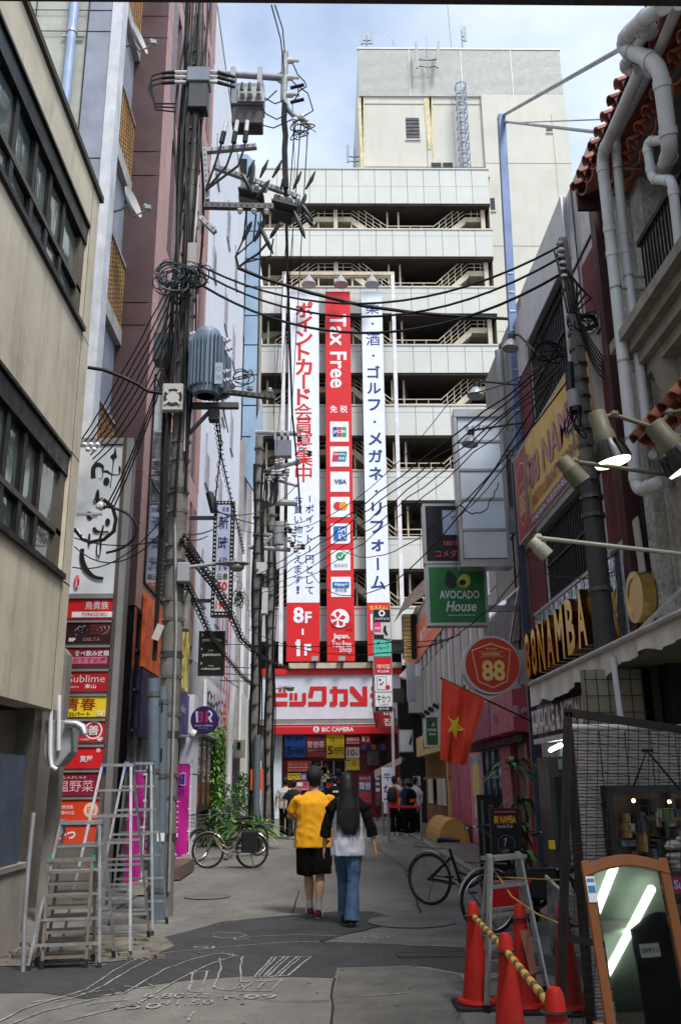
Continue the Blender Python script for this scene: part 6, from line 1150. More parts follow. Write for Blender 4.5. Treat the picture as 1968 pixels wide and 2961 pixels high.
for py in (209, 223, 238):
 a, b_ = WY(541,py,Yt+0.1), WY(506,py,Yt+0.1); mb = MB(); mb.cyl(a,b_,0.03,n=10); P(t,'bushing',mb,PORC,smooth=True); mb = MB(); mb.cyl(b_,WY(468,py+2,Yt+0.1),0.034,0.03,n=10); P(t,'sleeve',mb,RUBB,smooth=True)
 a, b_ = WY(605,py-2,Yt+0.1), WY(630,py,Yt+0.1); mb = MB(); mb.cyl(a,b_,0.03,n=10); P(t,'bushing',mb,PORC,smooth=True); mb = MB(); mb.cyl(b_,WY(680,py+14,Yt+0.1),0.034,0.025,n=10); P(t,'sleeve',mb,RUBB,smooth=True)
 mb = MB(); mb.tube([WY(470,py+2,Yt+0.1),WY(440,py+10,Yt+0.1),WY(430+(py-209)*0.3,260,Yt+0.1),WY(450,300+(py-209)*0.6,Yt+0.1),WY(505,300+(py-209)*0.8,Yt)],0.014,6); P(t,'lead',mb,WIRE,smooth=True)
t = eq('cross_arm', 'long grey tubular arm reaching right near the top of the near pole', 'arm'); mb = MB(); mb.cyl(WY(560,207,Yt+0.3),WY(822,226,Yt+0.3),0.055,n=14); P(t,'tube',mb,GALV,smooth=True)
mb = MB();
for px in (675,752): a = WY(px,222,Yt+0.25); mb = MB(); mb.box(a.x-0.04,a.x+0.04,Yt+0.15,Yt+0.4,a.z-0.4,a.z+0.12); P(t,'hanger',mb,GALV)
mb = MB(); mb.prism([tuple(WY(785,222,Yt+0.3)),tuple(WY(816,205,Yt+0.3)),tuple(WY(816,245,Yt+0.3))],(0,0.02,0)); P(t,'gusset',mb,GALV)
mb = MB(); mb.tube([WY(824,152,Yt+0.3),WY(822,240,Yt+0.3),WY(820,288,Yt+0.3),WY(830,315,Yt+0.3),WY(850,335,Yt+0.3),WY(890,352,Yt+0.3)],[0.06,0.06,0.055,0.045,0.045,0.03],12); P(t,'mast',mb,GALV,smooth=True)
for (px,py) in ((842,176),(842,225),(842,274)):
 a = WY(826,py,Yt+0.3); mb = MB(); mb.lathe(a,[(0.05,0),(0.05,0.12),(0.02,0.125),(0.035,0.14),(0.015,0.15),(0.035,0.165),(0.015,0.175),(0.035,0.19),(0.015,0.2),(0.035,0.215),(0.015,0.23)],12,(1,0,0)); P(t,'insulator',mb,PORC,smooth=True)
for (px,py) in ((853,347),(873,338),(892,362)):
 a = WY(px,py,Yt+0.25); mb = MB(); mb.lathe(a,[(0.02,-0.03),(0.05,-0.02),(0.055,0.0),(0.03,0.02),(0.045,0.03),(0.02,0.05)],12,(0.2,-0.8,0.4)); P(t,'insulator',mb,PORC,smooth=True)
t = eq('switch_box', 'dark grey oil switch hanging from the long arm right of the near pole'); boxy(t,'casing',668,762,238,300,Yt+0.1,0.35,BOX1); boxy(t,'tank',671,758,301,356,Yt+0.14,0.3,mat('tank_rust', K(62,56,58), 0.5, var=0.3, scale=4));
a,b_ = WY(688,242,Yt), WY(764,285,Yt); mb = MB(); mb.box(a.x,b_.x,Yt+0.06,Yt+0.095,b_.z,a.z); P(t,'flange',mb,GALV)
for px in (700,722,748): c = WY(px,272,Yt); mb = MB(); mb.lathe(c,[(0.05,0.1),(0.045,0),(0.035,-0.08)],12,(0,1,0.2)); P(t,'bushing',mb,PORC,smooth=True); mb = MB(); mb.cyl(c-Vector((0,0.08,0)),WY(px,238,Yt-0.1),0.034,0.015,n=8); P(t,'sleeve',mb,RUBB,smooth=True)
for (px,py,px2,py2) in ((652,380,640,415),(683,380,675,415),(712,375,708,412)):
 c,d = WY(px+3,350,Yt), WY(px2,py2,Yt); mb = MB(); mb.cyl(c,c.lerp(d,0.5),0.034,0.034,n=10); P(t,'arrester',mb,PORC,smooth=True); mb = MB(); q = c.lerp(d,0.5);
 for k in range(6): e_ = q.lerp(d,k/6); f_ = q.lerp(d,(k+0.6)/6); mb.cyl(e_,f_,0.042,n=10)
 P(t,'arrester_fins',mb,RUBB); mb = MB(); mb.tube([d,d+(d-c)*0.25,WY(px2-20,480,Yt),WY(595,550,Yt)],0.02,6); P(t,'lead',mb,WIRE,smooth=True)
def arm(label, p, q, Y, w=0.07, m=GALV, ins=()):
 t = eq('cross_arm', label, 'arm'); a, b_ = WY(*p,Y), WY(*q,Y); mb = MB(); mb.bar(a,b_,w,0.09,(0,1,0)); P(t,'bar',mb,m)
 n = int((b_-a).length/0.09); mb = MB()
 for k in range(n): c = a.lerp(b_,(k+0.5)/n); mb.box(c.x-0.008,c.x+0.008,c.y-0.06,c.y-0.045,c.z-0.01,c.z+0.01)
 P(t,'bolt',mb,BLACK)
 for f_, s_ in ins: c = a.lerp(b_,f_) + Vector((0,-0.02,0.05*s_)); mb = MB(); mb.lathe(c,[(0.012,0),(0.045,0.02*1),(0.05,0.035),(0.025,0.05),(0.04,0.065),(0.02,0.09)],12,(0,0,s_)); P(t,'insulator',mb,PORC,smooth=True)
 return t
arm('upper right crossarm with terminals on the near pole', (588,438), (742,424), Yt+0.2)
arm('diagonal crossarm sloping down right from the near pole', (618,482), (866,572), Yt+0.5)
arm('long horizontal crossarm with three hanging insulators on the near pole', (590,595), (791,600), Yt, 0.09, MET, ((0.52,-1),(0.72,-1),(0.9,-1)))
arm('short slanting brace bar below the long crossarm', (580,630), (622,672), Yt)
arm('lower crossarm beside the transformer carrying two insulators', (650,1133), (795,1150), Yt+0.3, 0.06, MET, ((0.15,1),(0.5,1),(0.9,1)))
arm('vertical perforated angle bar beside the upper near pole', (592,430), (600,580), Yt+0.1, 0.06)
for (p, label) in (((690,525,765,585), 'left tilted grey fuse switch hanging right of the near pole'), ((785,558,862,620), 'right tilted dark fuse switch hanging over the store roof line')):
 t = eq('fuse_switch', label, 'switch'); a, b_ = WY(p[0],p[1],Yt+0.35), WY(p[2],p[3],Yt+0.35); c = (a+b_)/2; w_ = (b_.x-a.x)/2; h_ = (a.z-b_.z)/2
 mb = MB(); mb.prism([(c.x-w_,c.y,c.z-h_*0.2),(c.x-w_*0.8,c.y,c.z+h_),(c.x+w_*0.4,c.y,c.z+h_*0.7),(c.x+w_,c.y,c.z-h_*0.4),(c.x+w_*0.4,c.y,c.z-h_),(c.x-w_,c.y,c.z-h_*0.6)],(0,0.3,0)); P(t,'casing',mb,BOX2 if p[0] > 700 else BOX1,bevel=0.02)
 mb = MB(); mb.obox(c+Vector((0,-0.02,-h_*0.55)),Vector((w_*0.95,0,-h_*0.3)),Vector((0,0.17,0)),Vector((0,0,0.015))); P(t,'flange',mb,BOX2)
 for k in range(3): d = c+Vector((-w_*0.2+0.13*k,-0.05,h_*0.35-0.02*k)); mb = MB(); mb.lathe(d,[(0.04,0.06),(0.045,0),(0.02,-0.05)],10,(0,1,-0.3)); P(t,'bushing',mb,PORC,smooth=True)
 for k in range(3):
  d = c+Vector((-w_*0.3+0.2*k,-0.08,h_*0.8+0.05)); mb = MB(); mb.tube([d,d+Vector((0.05+0.02*k,-0.05,0.14)),d+Vector((0.11+0.02*k,-0.05,0.3))],[0.015,0.035,0.012],8); P(t,'fuse_sleeve',mb,RUBB,smooth=True)
for k, (a, b_) in enumerate((((770,625),(735,700)),((728,640),(700,700)),((812,640),(780,690)),((880,620),(905,655)),((872,590),(905,640)),((850,610),(882,690)),((745,640),(790,735)),((885,560),(862,620)),((700,500),(730,560)),((780,520),(740,575)),((735,470),(722,545)))):
 p, q = WY(*a,Yt+0.1), WY(*b_,Yt+0.15); m_ = p.lerp(q,0.5); t = eq('cable_sleeve','black rubber cable sleeve dangling among the switchgear','sleeve'); t['group'] = 'rubber sleeves among the switchgear'; mb = MB(); mb.tube([p,p.lerp(q,0.2),p.lerp(q,0.8),q],[0.008,0.034,0.034,0.008],8); P(t,'sleeve',mb,RUBB,smooth=True)
t = eq('fan_box','white box with a round black fan ring clamped on the near pole','box'); boxy(t,'casing',471,527,1108,1186,Y1-0.32,0.12,C(176,174,168)); cc = WY(500,1148,Y1-0.33); mb = MB(); ringf(mb,cc,FR,FU,0.1,0.135,24); P(t,'fan_ring',mb,BLACK); mb = MB(); disc(mb,cc-Vector((0,0.003,0)),FR,FU,0.09);
for a in (0.8,2.35,3.9,5.5): mb.obox(cc+Vector((math.cos(a)*0.125,-0.008,math.sin(a)*0.125)),Vector((math.cos(a)*0.035,0,math.sin(a)*0.035)),Vector((-math.sin(a)*0.018,0,math.cos(a)*0.018)),Vector((0,0.004,0)))
P(t,'clip',mb,C(186,184,178))
t = eq('cabinet','small pale grey cabinet on the right side of the near pole below the lamp arm','box'); boxy(t,'casing',512,546,1625,1682,Y1-0.25,0.2,C(150,152,156))
t = eq('cabinet','tall pale grey cabinet with a hinge bar behind the near pole','box'); boxy(t,'casing',519,541,1708,1820,Y1+0.3,0.25,C(150,148,140)); a = WY(533,1725,Y1+0.29); b_ = WY(531,1805,Y1+0.29); mb = MB(); mb.bar(a,b_,0.02); P(t,'hinge_bar',mb,STEEL)
t = eq('junction_box','black junction box hanging under the transformer','box'); boxy(t,'casing',603,633,1180,1214,Y1-0.1,0.15,BOX2)
t = eq('tilted_plate','white name plate tilted on the near pole','plate'); a,b_ = WY(466,1806,Y1-0.22), WY(448,1850,Y1-0.22); mb = MB(); mb.bar(a,b_,0.1,0.012,(0,1,0)); P(t,'plate',mb,C(176,174,168))
t = eq('bolted_panel','grey rectangular switch panel on the pole above the tangle','box'); boxy(t,'casing',542,566,700,780,Y1-0.25,0.12,GPN)
t = eq('grey_cabinet','pale blue grey cabinet half hidden left of the near pole','box'); boxy(t,'casing',445,490,960,1040,Y1+0.15,0.3,mat('cab_blue', K(112,120,130), 0.5))
t = eq('spotlight','small round white camera lamp on the violet shop front','lamp'); mb = MB(); mb.cyl(WY(552,2120,18),WY(565,2126,18),0.09,n=12); P(t,'head',mb,GW,smooth=True)
t = T('street_lamp','grey cobra head street lamp on an arm from the near pole','street lamp',tuple(WY(670,1640,Y1-0.2))); a,b_ = WY(546,1640,Y1-0.2), WY(625,1630,Y1-0.2); mb = MB(); mb.cyl(a,b_,0.026,n=10); P(t,'arm',mb,GALV,smooth=True)
c0, c1 = WY(622,1633,Y1-0.2), WY(722,1632,Y1-0.2); L_ = c1.x-c0.x; mb = MB(); rings = []
for k, (f_, w_, h_) in enumerate(((0,0.03,0.028),(0.12,0.06,0.04),(0.35,0.1,0.06),(0.6,0.12,0.07),(0.8,0.1,0.055),(0.95,0.05,0.03),(1.0,0.01,0.01))): rings.append((c0+Vector((L_*f_,0,0.015)),w_,h_*0.5,(0,1,0),(0,0,1)))
mb.loft(rings); P(t,'head',mb,mat('lamp_head', K(128,130,134), 0.4, 0.3),smooth=True); mb = MB(); mb.ball(c0+Vector((L_*0.62,0,-0.035)),0.11,14,(1,0.9,0.6)); P(t,'lens',mb,mat('lamp_lens', K(120,118,114), 0.15),smooth=True); mb = MB(); mb.cyl(c0+Vector((L_*0.55,0,0.03)),c0+Vector((L_*0.55,0,0.09)),0.02); P(t,'sensor',mb,GALV)
Y3 = 10.3; A2, B2 = WY(1690,1240,Y3), WY(1640,740,Y3)
rp_ = T('utility_pole','dark sleeved utility pole with an angle iron top, behind the white awning','utility pole',(A2.x,Y3,0),'concrete utility poles')
zk = WY(1645,905,Y3).z; zs = WY(1700,1400,Y3).z; mb = MB(); mb.tube([(A2.x,Y3,0),(A2.x,Y3,zs)],[0.145,0.115],20); P(rp_,'sleeve',mb,POLD,smooth=True); mb = MB(); mb.tube([(A2.x,Y3,zs),(A2.x,Y3,zk)],[0.1,0.08],20); P(rp_,'shaft',mb,POLE,smooth=True)
mb = MB(); a,b_ = WY(1625,690,Y3-0.1), WY(1680,1045,Y3-0.1); mb.bar(a,b_,0.1,0.08,(0,1,0)); P(rp_,'angle_iron',mb,mat('angle_grey', K(104,100,98), 0.6, 0.3))
for z in [zk-0.1-0.22*i for i in range(12)] + [4.6, 3.7]: mb = MB(); mb.lathe((A2.x,Y3,z),[(0.105 if z > zs else 0.14,0),(0.105 if z > zs else 0.14,0.05)],18); mb.box(A2.x-0.03,A2.x+0.03,Y3-0.16,Y3-0.1,z,z+0.05); P(rp_,'band',mb,MET)
for i in range(6): c = WY(1618+i*2.2,705+i*19,Y3-0.15); mb = MB(); mb.lathe(c,[(0.02,-0.02),(0.05,-0.015),(0.055,0.01),(0.03,0.03)],12); P(rp_,'insulator',mb,PORC if i % 2 else STEEL,smooth=True)
c,d = WY(1655,1130,Y3-0.25), WY(1662,1178,Y3-0.25); mb = MB(); mb.cyl(d,c,0.075,n=14); P(rp_,'terminal_can',mb,mat('can_grey', K(140,142,146), 0.4),smooth=True); mb = MB(); mb.cyl(WY(1644,1050,Y3-0.22),WY(1648,1128,Y3-0.22),0.055,n=10); P(rp_,'splice',mb,RUBB,smooth=True); mb = MB(); mb.cyl(d-Vector((0,0,0.06)),d,0.08,n=14); P(rp_,'can_base',mb,BLACK)
def farpole(label, px0, py0, px1, py1, Y, r):
 a,b_ = WY(px0,py0,Y), WY(px1,py1,Y); sl_ = (b_.x-a.x)/(b_.z-a.z); f = lambda z: a.x+sl_*(z-a.z); t = T('utility_pole',label,'utility pole',(f(0),Y,0),'concrete utility poles'); mb = MB(); mb.tube([(f(0),Y,0),(f(b_.z),Y,b_.z)],[r,r*0.75],16); P(t,'shaft',mb,POLE,smooth=True)
 z = 1.5;
 while z < b_.z-0.3: mb = MB(); mb.lathe((f(z),Y,z),[(r*1.02,0),(r*1.02,0.06)],14); mb.box(f(z)-0.03,f(z)+0.05,Y-r-0.08,Y-r,z,z+0.06); P(t,'band',mb,MET); z += 0.55
 for dx,rr in ((0.12,0.03),(-0.1,0.04),(0.18,0.02)): mb = MB(); mb.tube([(f(zz_)+dx+0.03*math.sin(zz_*1.7+dx*9),Y-0.12,zz_) for zz_ in [k*0.5+0.4 for k in range(int(b_.z*2)-1)]],rr,6); P(t,'riser_cable',mb,WIRE,smooth=True)
 return t, f
p2, f2 = farpole('middle concrete utility pole with orange stickers left of the store sign',733,2300,750,1262,26.0,0.155)
p3, f3 = farpole('farther concrete utility pole with thick black risers, right beside the middle one',775,2300,786,1440,29.5,0.15)
a = WY(722,2235,25.7); mb = MB(); mb.box(a.x+0.02,a.x+0.36,25.77,25.8,a.z-0.45,a.z+0.1); P(p2,'sticker',mb,C(220,90,40)); mb = MB(); mb.cyl((f2(0)+0.1,25.75,0),(f2(3.2)+0.1,25.75,WY(735,2125,25.75).z),0.1,n=14); P(p2,'guard_pipe',mb,mat('guard_pipe_blue', K(94,106,118)),smooth=True)
def far_arm(root, p, q, Y, r, m=GALV): mb = MB(); mb.cyl(WY(*p,Y),WY(*q,Y),r,n=8); P(root,'cross_arm',mb,m)
far_arm(p2,(738,1250),(860,1254),26,0.08); far_arm(p2,(762,1362),(865,1335),26,0.07); far_arm(p2,(765,1372),(835,1373),26,0.06); far_arm(p2,(770,1380),(860,1405),26,0.05); far_arm(p2,(790,1453),(860,1455),26,0.1); far_arm(p2,(720,1582),(840,1590),26,0.07); far_arm(p2,(750,1545),(788,1548),26,0.07); far_arm(p2,(757,1582),(788,1548),26,0.06)
for (x0,x1,y0,y1,m) in ((795,842,1275,1320,BOX1),(793,798,1248,1275,GALV),(812,818,1248,1275,GALV),(830,835,1248,1275,GALV),(742,768,1628,1660,C(186,186,186)),(758,773,1700,1775,C(186,186,186)),(800,836,1265,1275,GALV)): a,b_ = WY(x0,y0,25.9), WY(x1,y1,25.9); mb = MB(); mb.box(a.x,b_.x,25.8,26.1,b_.z,a.z); P(p2,'equipment_box',mb,m)
c,d = WY(806,1575,26), WY(806,1510,26); mb = MB(); mb.cyl(c,d,0.15,n=18); P(p2,'transformer',mb,mat('can_grey', K(140,142,146)),smooth=True)
for i,(px,py) in enumerate(((786,1340),(800,1337),(812,1334),(775,1368),(790,1368),(805,1368),(820,1368),(830,1362),(780,1385),(800,1378),(822,1378),(830,1520),(838,1535),(850,1545),(835,1560),(845,1575),(862,1325),(868,1240),(866,1270),(870,1300),(885,1308),(895,1312),(855,1590),(865,1580),(875,1582))): a = WY(px,py,25.8); mb = MB(); mb.lathe(a,[(0.03,-0.08),(0.09,-0.04),(0.05,0.0),(0.09,0.05),(0.03,0.1)],8); P(p2,'insulator',mb,PORC if i % 3 else BOX2,smooth=True)
for i,px in enumerate((770,784,794,800)): mb = MB(); mb.tube([WY(px,1385,25.9),WY(px,1400,25.9),WY(px+1,1425,25.9),WY(px-2,1455,25.9),WY(760,1470,25.9)],[0.02,0.06,0.05,0.03,0.03],6); P(p2,'drop_lead',mb,RUBB,smooth=True)
t = T('street_lamp','small distant cobra head street lamp in front of the white store sign','street lamp',tuple(WY(835,1988,29.4))); c0,c1 = WY(815,1990,29.4), WY(852,1990,29.4); mb = MB(); mb.loft([(c0.lerp(c1,f_)+Vector((0,0,0.02)),w_,w_*0.5,(0,1,0),(0,0,1)) for f_,w_ in ((0,0.03),(0.3,0.1),(0.6,0.13),(0.85,0.1),(1,0.02))]); P(t,'head',mb,mat('lamp_head', K(128,130,134)),smooth=True); mb = MB(); mb.cyl(WY(787,1990,29.4),c0,0.03,n=6); P(t,'arm',mb,GALV); mb = MB(); mb.ball(c0.lerp(c1,0.65)+Vector((0,0,-0.04)),0.1,8,(1.3,1,0.6)); P(t,'lens',mb,BOX1,smooth=True)
# CABLES
def cable(pts, r, label, group, name='cable', m=WIRE, n=5):
 mb = MB(); mb.tube(pts, r, n); o = build(name, mb, m, smooth=True); return tag(o, label, 'cable', group)
W3 = lambda px, py, Y: WY(px, py, Y)
def run(a, b_, s, r, label, group, Ya=Y1, Yb=Y3, n=18, jit=0.0): return cable(sag(W3(*a,Ya), W3(*b_,Yb), s, n, jit), r, label, group)
run((555,755),(1618,712),0.80,0.017,'highest black cable sagging across the street between the two near poles','cables crossing between the near poles')
run((560,775),(1620,745),0.86,0.017,'second black cable sagging across the street between the two near poles','cables crossing between the near poles')
run((545,800),(1625,790),0.92,0.02,'third and lowest thick black cable sagging between the two near poles','cables crossing between the near poles',n=20)
cable([W3(*p,Yy) for p,Yy in (((688,775),12.2),((700,780),12.2),((760,805),12.2),((900,848),12.3),((1050,885),12.8),((1200,905),13.3),((1350,916),13.9),((1465,922),14.6))],0.03,'thick spliced black cable running from the switchgear to the blue post','cables crossing between the near poles')
cable([W3(*p,12.2) for p in ((775,700),(745,735),(712,755),(688,775))],0.02,'black lead curling down to the thick spliced cable','leads below the switchgear')
for i,(a,b_) in enumerate((((712,610),(690,770)),((740,620),(688,772)),((790,690),(715,790)))): cable([W3(*a,12.2),W3(a[0]-8,(a[1]+b_[1])//2,12.2),W3(b_[0]-8,b_[1]-30,12.2),W3(*b_,12.2)],0.014,'black lead hanging from the long crossarm, %s' % ('leftmost','middle','rightmost')[i],'leads below the switchgear')
for i in range(5): run((1598+i*8,1035+i*9),(742+i*3,1668+i*12),0.12+0.1*i,0.013-0.001*i,('topmost','second','third','fourth','lowest')[i]+' cable of the dark bundle slanting from the right pole to the middle pole','slanting bundle to the middle pole',Y3,26.0,26,0.03)
run((1560,1060),(1320,1140),0.1,0.012,'short cable from the right pole to the lamp arms','service cables on the right',Y3,16)
for i,(a,b_,s,Ya,Yb) in enumerate((((1640,1100),(985,1590),1.0,Y3,28),((1600,1085),(900,1660),1.6,Y3,28),((1590,1120),(1240,1500),0.6,Y3,20),((1300,1160),(660,1520),1.2,18,24),((1330,1460),(1440,1395),0.3,12,14),((590,1860),(1280,1850),0.1,22,17),((1075,1830),(1510,1640),0.7,17,14.5),((720,1820),(1330,1835),0.5,22,17),((1500,1630),(1770,1655),0.15,14.7,10),((1518,1605),(1650,1525),0.2,14.7,10))): run(a,b_,s,0.009 if i > 1 else 0.012,('thicker wire from the dark pole towards the left foot of the middle banner','long wire from the dark pole down past the left banner','wire from the dark pole to the light box sign','wire from the blue post region down left across the banners','short wire from the dark pole to the top of the light box','nearly level wire crossing below the black restaurant sign','wire passing over the round red sign','wire crossing the tops of the red banner feet','level wire behind the pale can lamp','short level wire under the yellow sign')[i],'thin service wires across the street',Ya,Yb,16,0.02)
for i in range(7): run((500+i*9,800+i*8),(238+i*6,1268+i*12),0.12+0.05*i,0.011,'black wire of the fan from the tangle down to the beige wall','fan of wires to the beige wall',Y1-0.1,12.9,12,0.01)
for i in range(3): run((535-i*6,900),(330-i*14,1465+i*4),0.2+0.05*i,0.012,('left','middle','right')[i]+' wire of the three running down to the insulator on the white tenant sign','wires to the tenant sign insulator',Y1-0.2,12.6,12)
cable([W3(*p,12.3) for p in ((255,1063),(300,1070),(355,1090),(400,1112),(430,1132),(470,1138))],0.028,'thick black cable with a clamp from the beige wall to the near pole','thick cable at the fan box')
cable([W3(290,1465,12.5)+Vector((0.55*math.sin(a)*(1 if a > 0 else 1),0,-0.35*(1-math.cos(a)))) for a in np.linspace(0,2.9,16)],0.02,'black loop of wires hanging in front of the brush lettering','loops on the tenant sign')
cable([W3(*p,12.5) for p in ((215,1530),(228,1545),(240,1560),(262,1568),(300,1560),(330,1535),(335,1500),(325,1465),(300,1445))],0.03,'bundle of pale and black wires drooping from the beige wall over the sign','loops on the tenant sign')
cable([W3(*p,12.5) for p in ((222,1530),(234,1550),(250,1566),(285,1566),(318,1545),(328,1510))],0.02,'white wire inside the drooping bundle over the sign','loops on the tenant sign',m=PVC)
for i,(a,b_,s) in enumerate((((210,1640),(470,1500),0.25),((215,1580),(475,1530),0.35),((215,1555),(470,1560),0.1))): run(a,b_,s,0.009,'thin wire crossing the tenant sign to the near pole, %s' % ('steepest','middle','flattest')[i],'thin wires over the tenant sign',12.3,Y1-0.2,10)
t = T('bracket_insulator','white insulator on a steel bracket in front of the tenant sign','insulator',tuple(W3(290,1462,12.5))); mb = MB(); mb.bar(W3(222,1487,12.5),W3(295,1487,12.5),0.035); P(t,'bracket',mb,GALV); mb = MB(); mb.lathe(W3(291,1464,12.5),[(0.03,0.06),(0.06,0.03),(0.035,0),(0.06,-0.03),(0.03,-0.06)],12,(0.2,1,0)); P(t,'insulator',mb,PORC,smooth=True)
for i in range(5): c = W3(246+i*9,1285+ (i%2)*14,12.7); o = tag(build('wall_insulator',MB().lathe(c,[(0.015,-0.04),(0.04,-0.02),(0.045,0),(0.02,0.03)],10,(0.3,-0.8,0.2)),PORC,smooth=True),'small white insulator in the cluster at the top of the tenant sign','insulator','insulators above the tenant sign')
def loops(c, R, n, r, label, group, sc=(1,0.5,0.7), m=WIRE):
 for i in range(n):
  a0 = random.uniform(0,6.28); rx = R*random.uniform(0.5,1.0)*sc[0]; rz = R*random.uniform(0.4,1.0)*sc[2]; cc = Vector(c)+Vector((random.uniform(-0.35,0.35)*R,random.uniform(-0.25,0.1)*R,random.uniform(-0.35,0.35)*R)); t0 = random.uniform(-0.6,0.6)
  pts = [cc+Vector((math.cos(a)*rx*math.cos(t0)-math.sin(a)*rz*math.sin(t0),0.15*R*math.sin(a*2+i),math.cos(a)*rx*math.sin(t0)+math.sin(a)*rz*math.cos(t0))) for a in np.linspace(a0,a0+random.uniform(4,6.6),18)]
  cable(pts,r*random.uniform(0.7,1.3),label,group,m=m)
TEAL = mat('cable_teal', K(34,48,60), 0.45)
loops(W3(500,810,Y1-0.35),0.32,16,0.008,'wire looped in the tangle on the left of the near pole','tangle of wires on the near pole',m=TEAL)
loops(W3(560,800,Y1-0.3),0.26,10,0.008,'wire looped in the tangle on the right of the near pole','tangle of wires on the near pole, right side')
loops(W3(1585,1010,Y3-0.2),0.22,9,0.009,'wire looped in the tangle left of the dark pole','tangle of wires on the dark pole')
loops(W3(1655,1215,Y3-0.25),0.16,6,0.008,'long thin loop of wire hanging below the terminal can','loops below the terminal can',sc=(0.35,0.3,1.6))
loops(W3(870,380,Yt+0.2),0.2,7,0.008,'thin jumper wire looping at the end of the long arm','jumper wires at the long arm')
loops(W3(700,1090,Y1-0.1),0.16,6,0.008,'thin jumper wire looping right of the ribbed transformer','jumper wires at the transformer')
loops(W3(1690,930,Y3-0.1),0.2,8,0.009,'wire looping right of the dark pole','wires right of the dark pole')
for i in range(6): run((1650+i*4,870+i*14),(1768,1060+i*6),0.12+0.03*i,0.01,'black wire from the dark pole into the gap behind the brown post','wires to the brown post',Y3-0.1,9.7,8)
for i in range(8): p = W3(1600+i*9,720+i*14,Y3-0.12); cable([p,p+Vector((0.02+0.02*i,-0.05,-0.25)),W3(1640+((i*37) % 30),905,Y3-0.15)],0.014,'black wire dropping from the insulators into the top of the dark pole','wires at the top of the dark pole')
for i,(x0,x1) in enumerate(((843,806),(855,815),(868,822))): pass
for (x0,y0,x1,y1,r) in ((853,350,790,1200,0.008),(870,350,800,1300,0.008),(890,365,840,1250,0.008),(845,290,855,560,0.006)): cable([W3(x0,y0,Yt+0.3),W3((x0+x1)/2,(y0+y1)/2,16),W3(x1,y1,25.8)],r*1.2,'thin straight wire running down from the mast insulators','straight wires down from the mast')
cable([W3(*p,Yt+0.25) for p in ((822,300),(820,345),(825,390),(822,430),(824,500),(826,545))],[0.05,0.06,0.075,0.04,0.045,0.035][0],'very thick black cable hanging from the mast','thick drop cable from the mast')
cable([W3(826,545,Yt+0.25),W3(828,640,14),W3(832,800,17),W3(838,1000,20),W3(845,1200,24),W3(858,1330,26),W3(868,1480,26)],0.03,'long black cable dropping in front of the left banner','long drop cable in front of the banner')
for (a,b_) in (((785,15),(822,212)),((795,15),(823,150))): cable([W3(*a,9.0),W3((a[0]+b_[0])/2+8,(a[1]+b_[1])/2,10.5),W3(*b_,Yt+0.3)],0.01,'thin overhead wire rising into the sky from the mast head, %s' % ('left' if a[0] < 790 else 'right'),'overhead wires from the mast')
for (pts) in (((845,235),(862,250),(862,275),(850,290)),((845,180),(860,215),(880,235),(886,250),(862,265)),((862,250),(890,270),(905,320),(880,335)),((800,262),(770,290),(740,288),(700,260)),((822,290),(795,300),(760,280),(715,262)),((830,330),(800,345),(770,330),(740,290)),((845,345),(790,370),(750,360),(700,275))): cable([W3(*p,Yt+0.15) for p in pts],0.011,'black jumper lead between the long arm and its switch box','jumper leads of the long arm')
for (px,py) in ((862,250),(862,292)): cable([W3(px-22,py+5,Yt+0.1),W3(px-12,py+2,Yt+0.1),W3(px+10,py-3,Yt+0.1),W3(px+16,py-5,Yt+0.1)],0.03,'short black sleeve joining two jumper leads','sleeves on the jumper leads')
def helix(pts, Ys, r, R, turns, label):
 P3 = [W3(p[0],p[1],Y) for p,Y in zip(pts,Ys)]; out = []; n = 14*len(pts)
 for i in range(n+1):
  t_ = i/n*(len(P3)-1); k = min(int(t_),len(P3)-2); c = P3[k].lerp(P3[k+1],t_-k); out.append(c)
 cable(out,r,label,'messenger cables with coils')
 mb = MB(); m = turns*10; q = []
 for i in range(m+1):
  t_ = i/m*(len(P3)-1); k = min(int(t_),len(P3)-2); c = P3[k].lerp(P3[k+1],t_-k); a = 2*math.pi*i/10; q.append(c+Vector((math.cos(a)*R,math.sin(a)*R*0.6,math.sin(a)*R*0.8)))
 cable(q,r*0.45,label.replace('cable','coil around the cable'),'coils around the messenger cables')
helix([(625,1215),(640,1320),(668,1440),(690,1530),(705,1600)],[14,16,19,22,25],0.016,0.05,30,'black cable dropping from under the transformer to the middle pole')
helix([(525,1560),(570,1625),(620,1690),(660,1760),(700,1850),(760,1905),(840,1935)],[12.2,14,17,20,23,27,33],0.03,0.09,46,'thick black cable sagging from the near pole past the bulb sign')
helix([(535,1680),(570,1750),(610,1840),(650,1895),(700,1955),(735,1985)],[12.2,14,17,20,24,26],0.02,0.06,40,'black cable sagging in front of the black restaurant sign')
helix([(600,975),(618,1080),(640,1280),(622,1450),(625,1500)],[12.4,12.4,13,13,14],0.012,0.03,16,'thin black cable falling right of the transformer')
for (a,b_,s,Ya,Yb) in (((530,1545),(680,1470),0.2,12.2,21),((620,1480),(860,1400),0.4,18,26),((610,1470),(900,1500),0.3,18,26),((520,1560),(600,1550),0.05,12.2,18),((660,1250),(620,1010),0.1,16,12.3),((690,1990),(650,1960),0.0,25,22),((648,1928),(735,1932),0.0,22,26),((648,1948),(735,1952),0.0,22,26),((636,1968),(735,1970),0.0,22,26)): run(a,b_,s,0.012,'short black stay or service wire near the bulb sign','short wires near the bulb sign',Ya,Yb,8)
loops(W3(690,1730,24),0.25,8,0.012,'coiled spare wire hanging beside the middle pole','coils beside the middle pole',sc=(0.5,0.3,1.0))
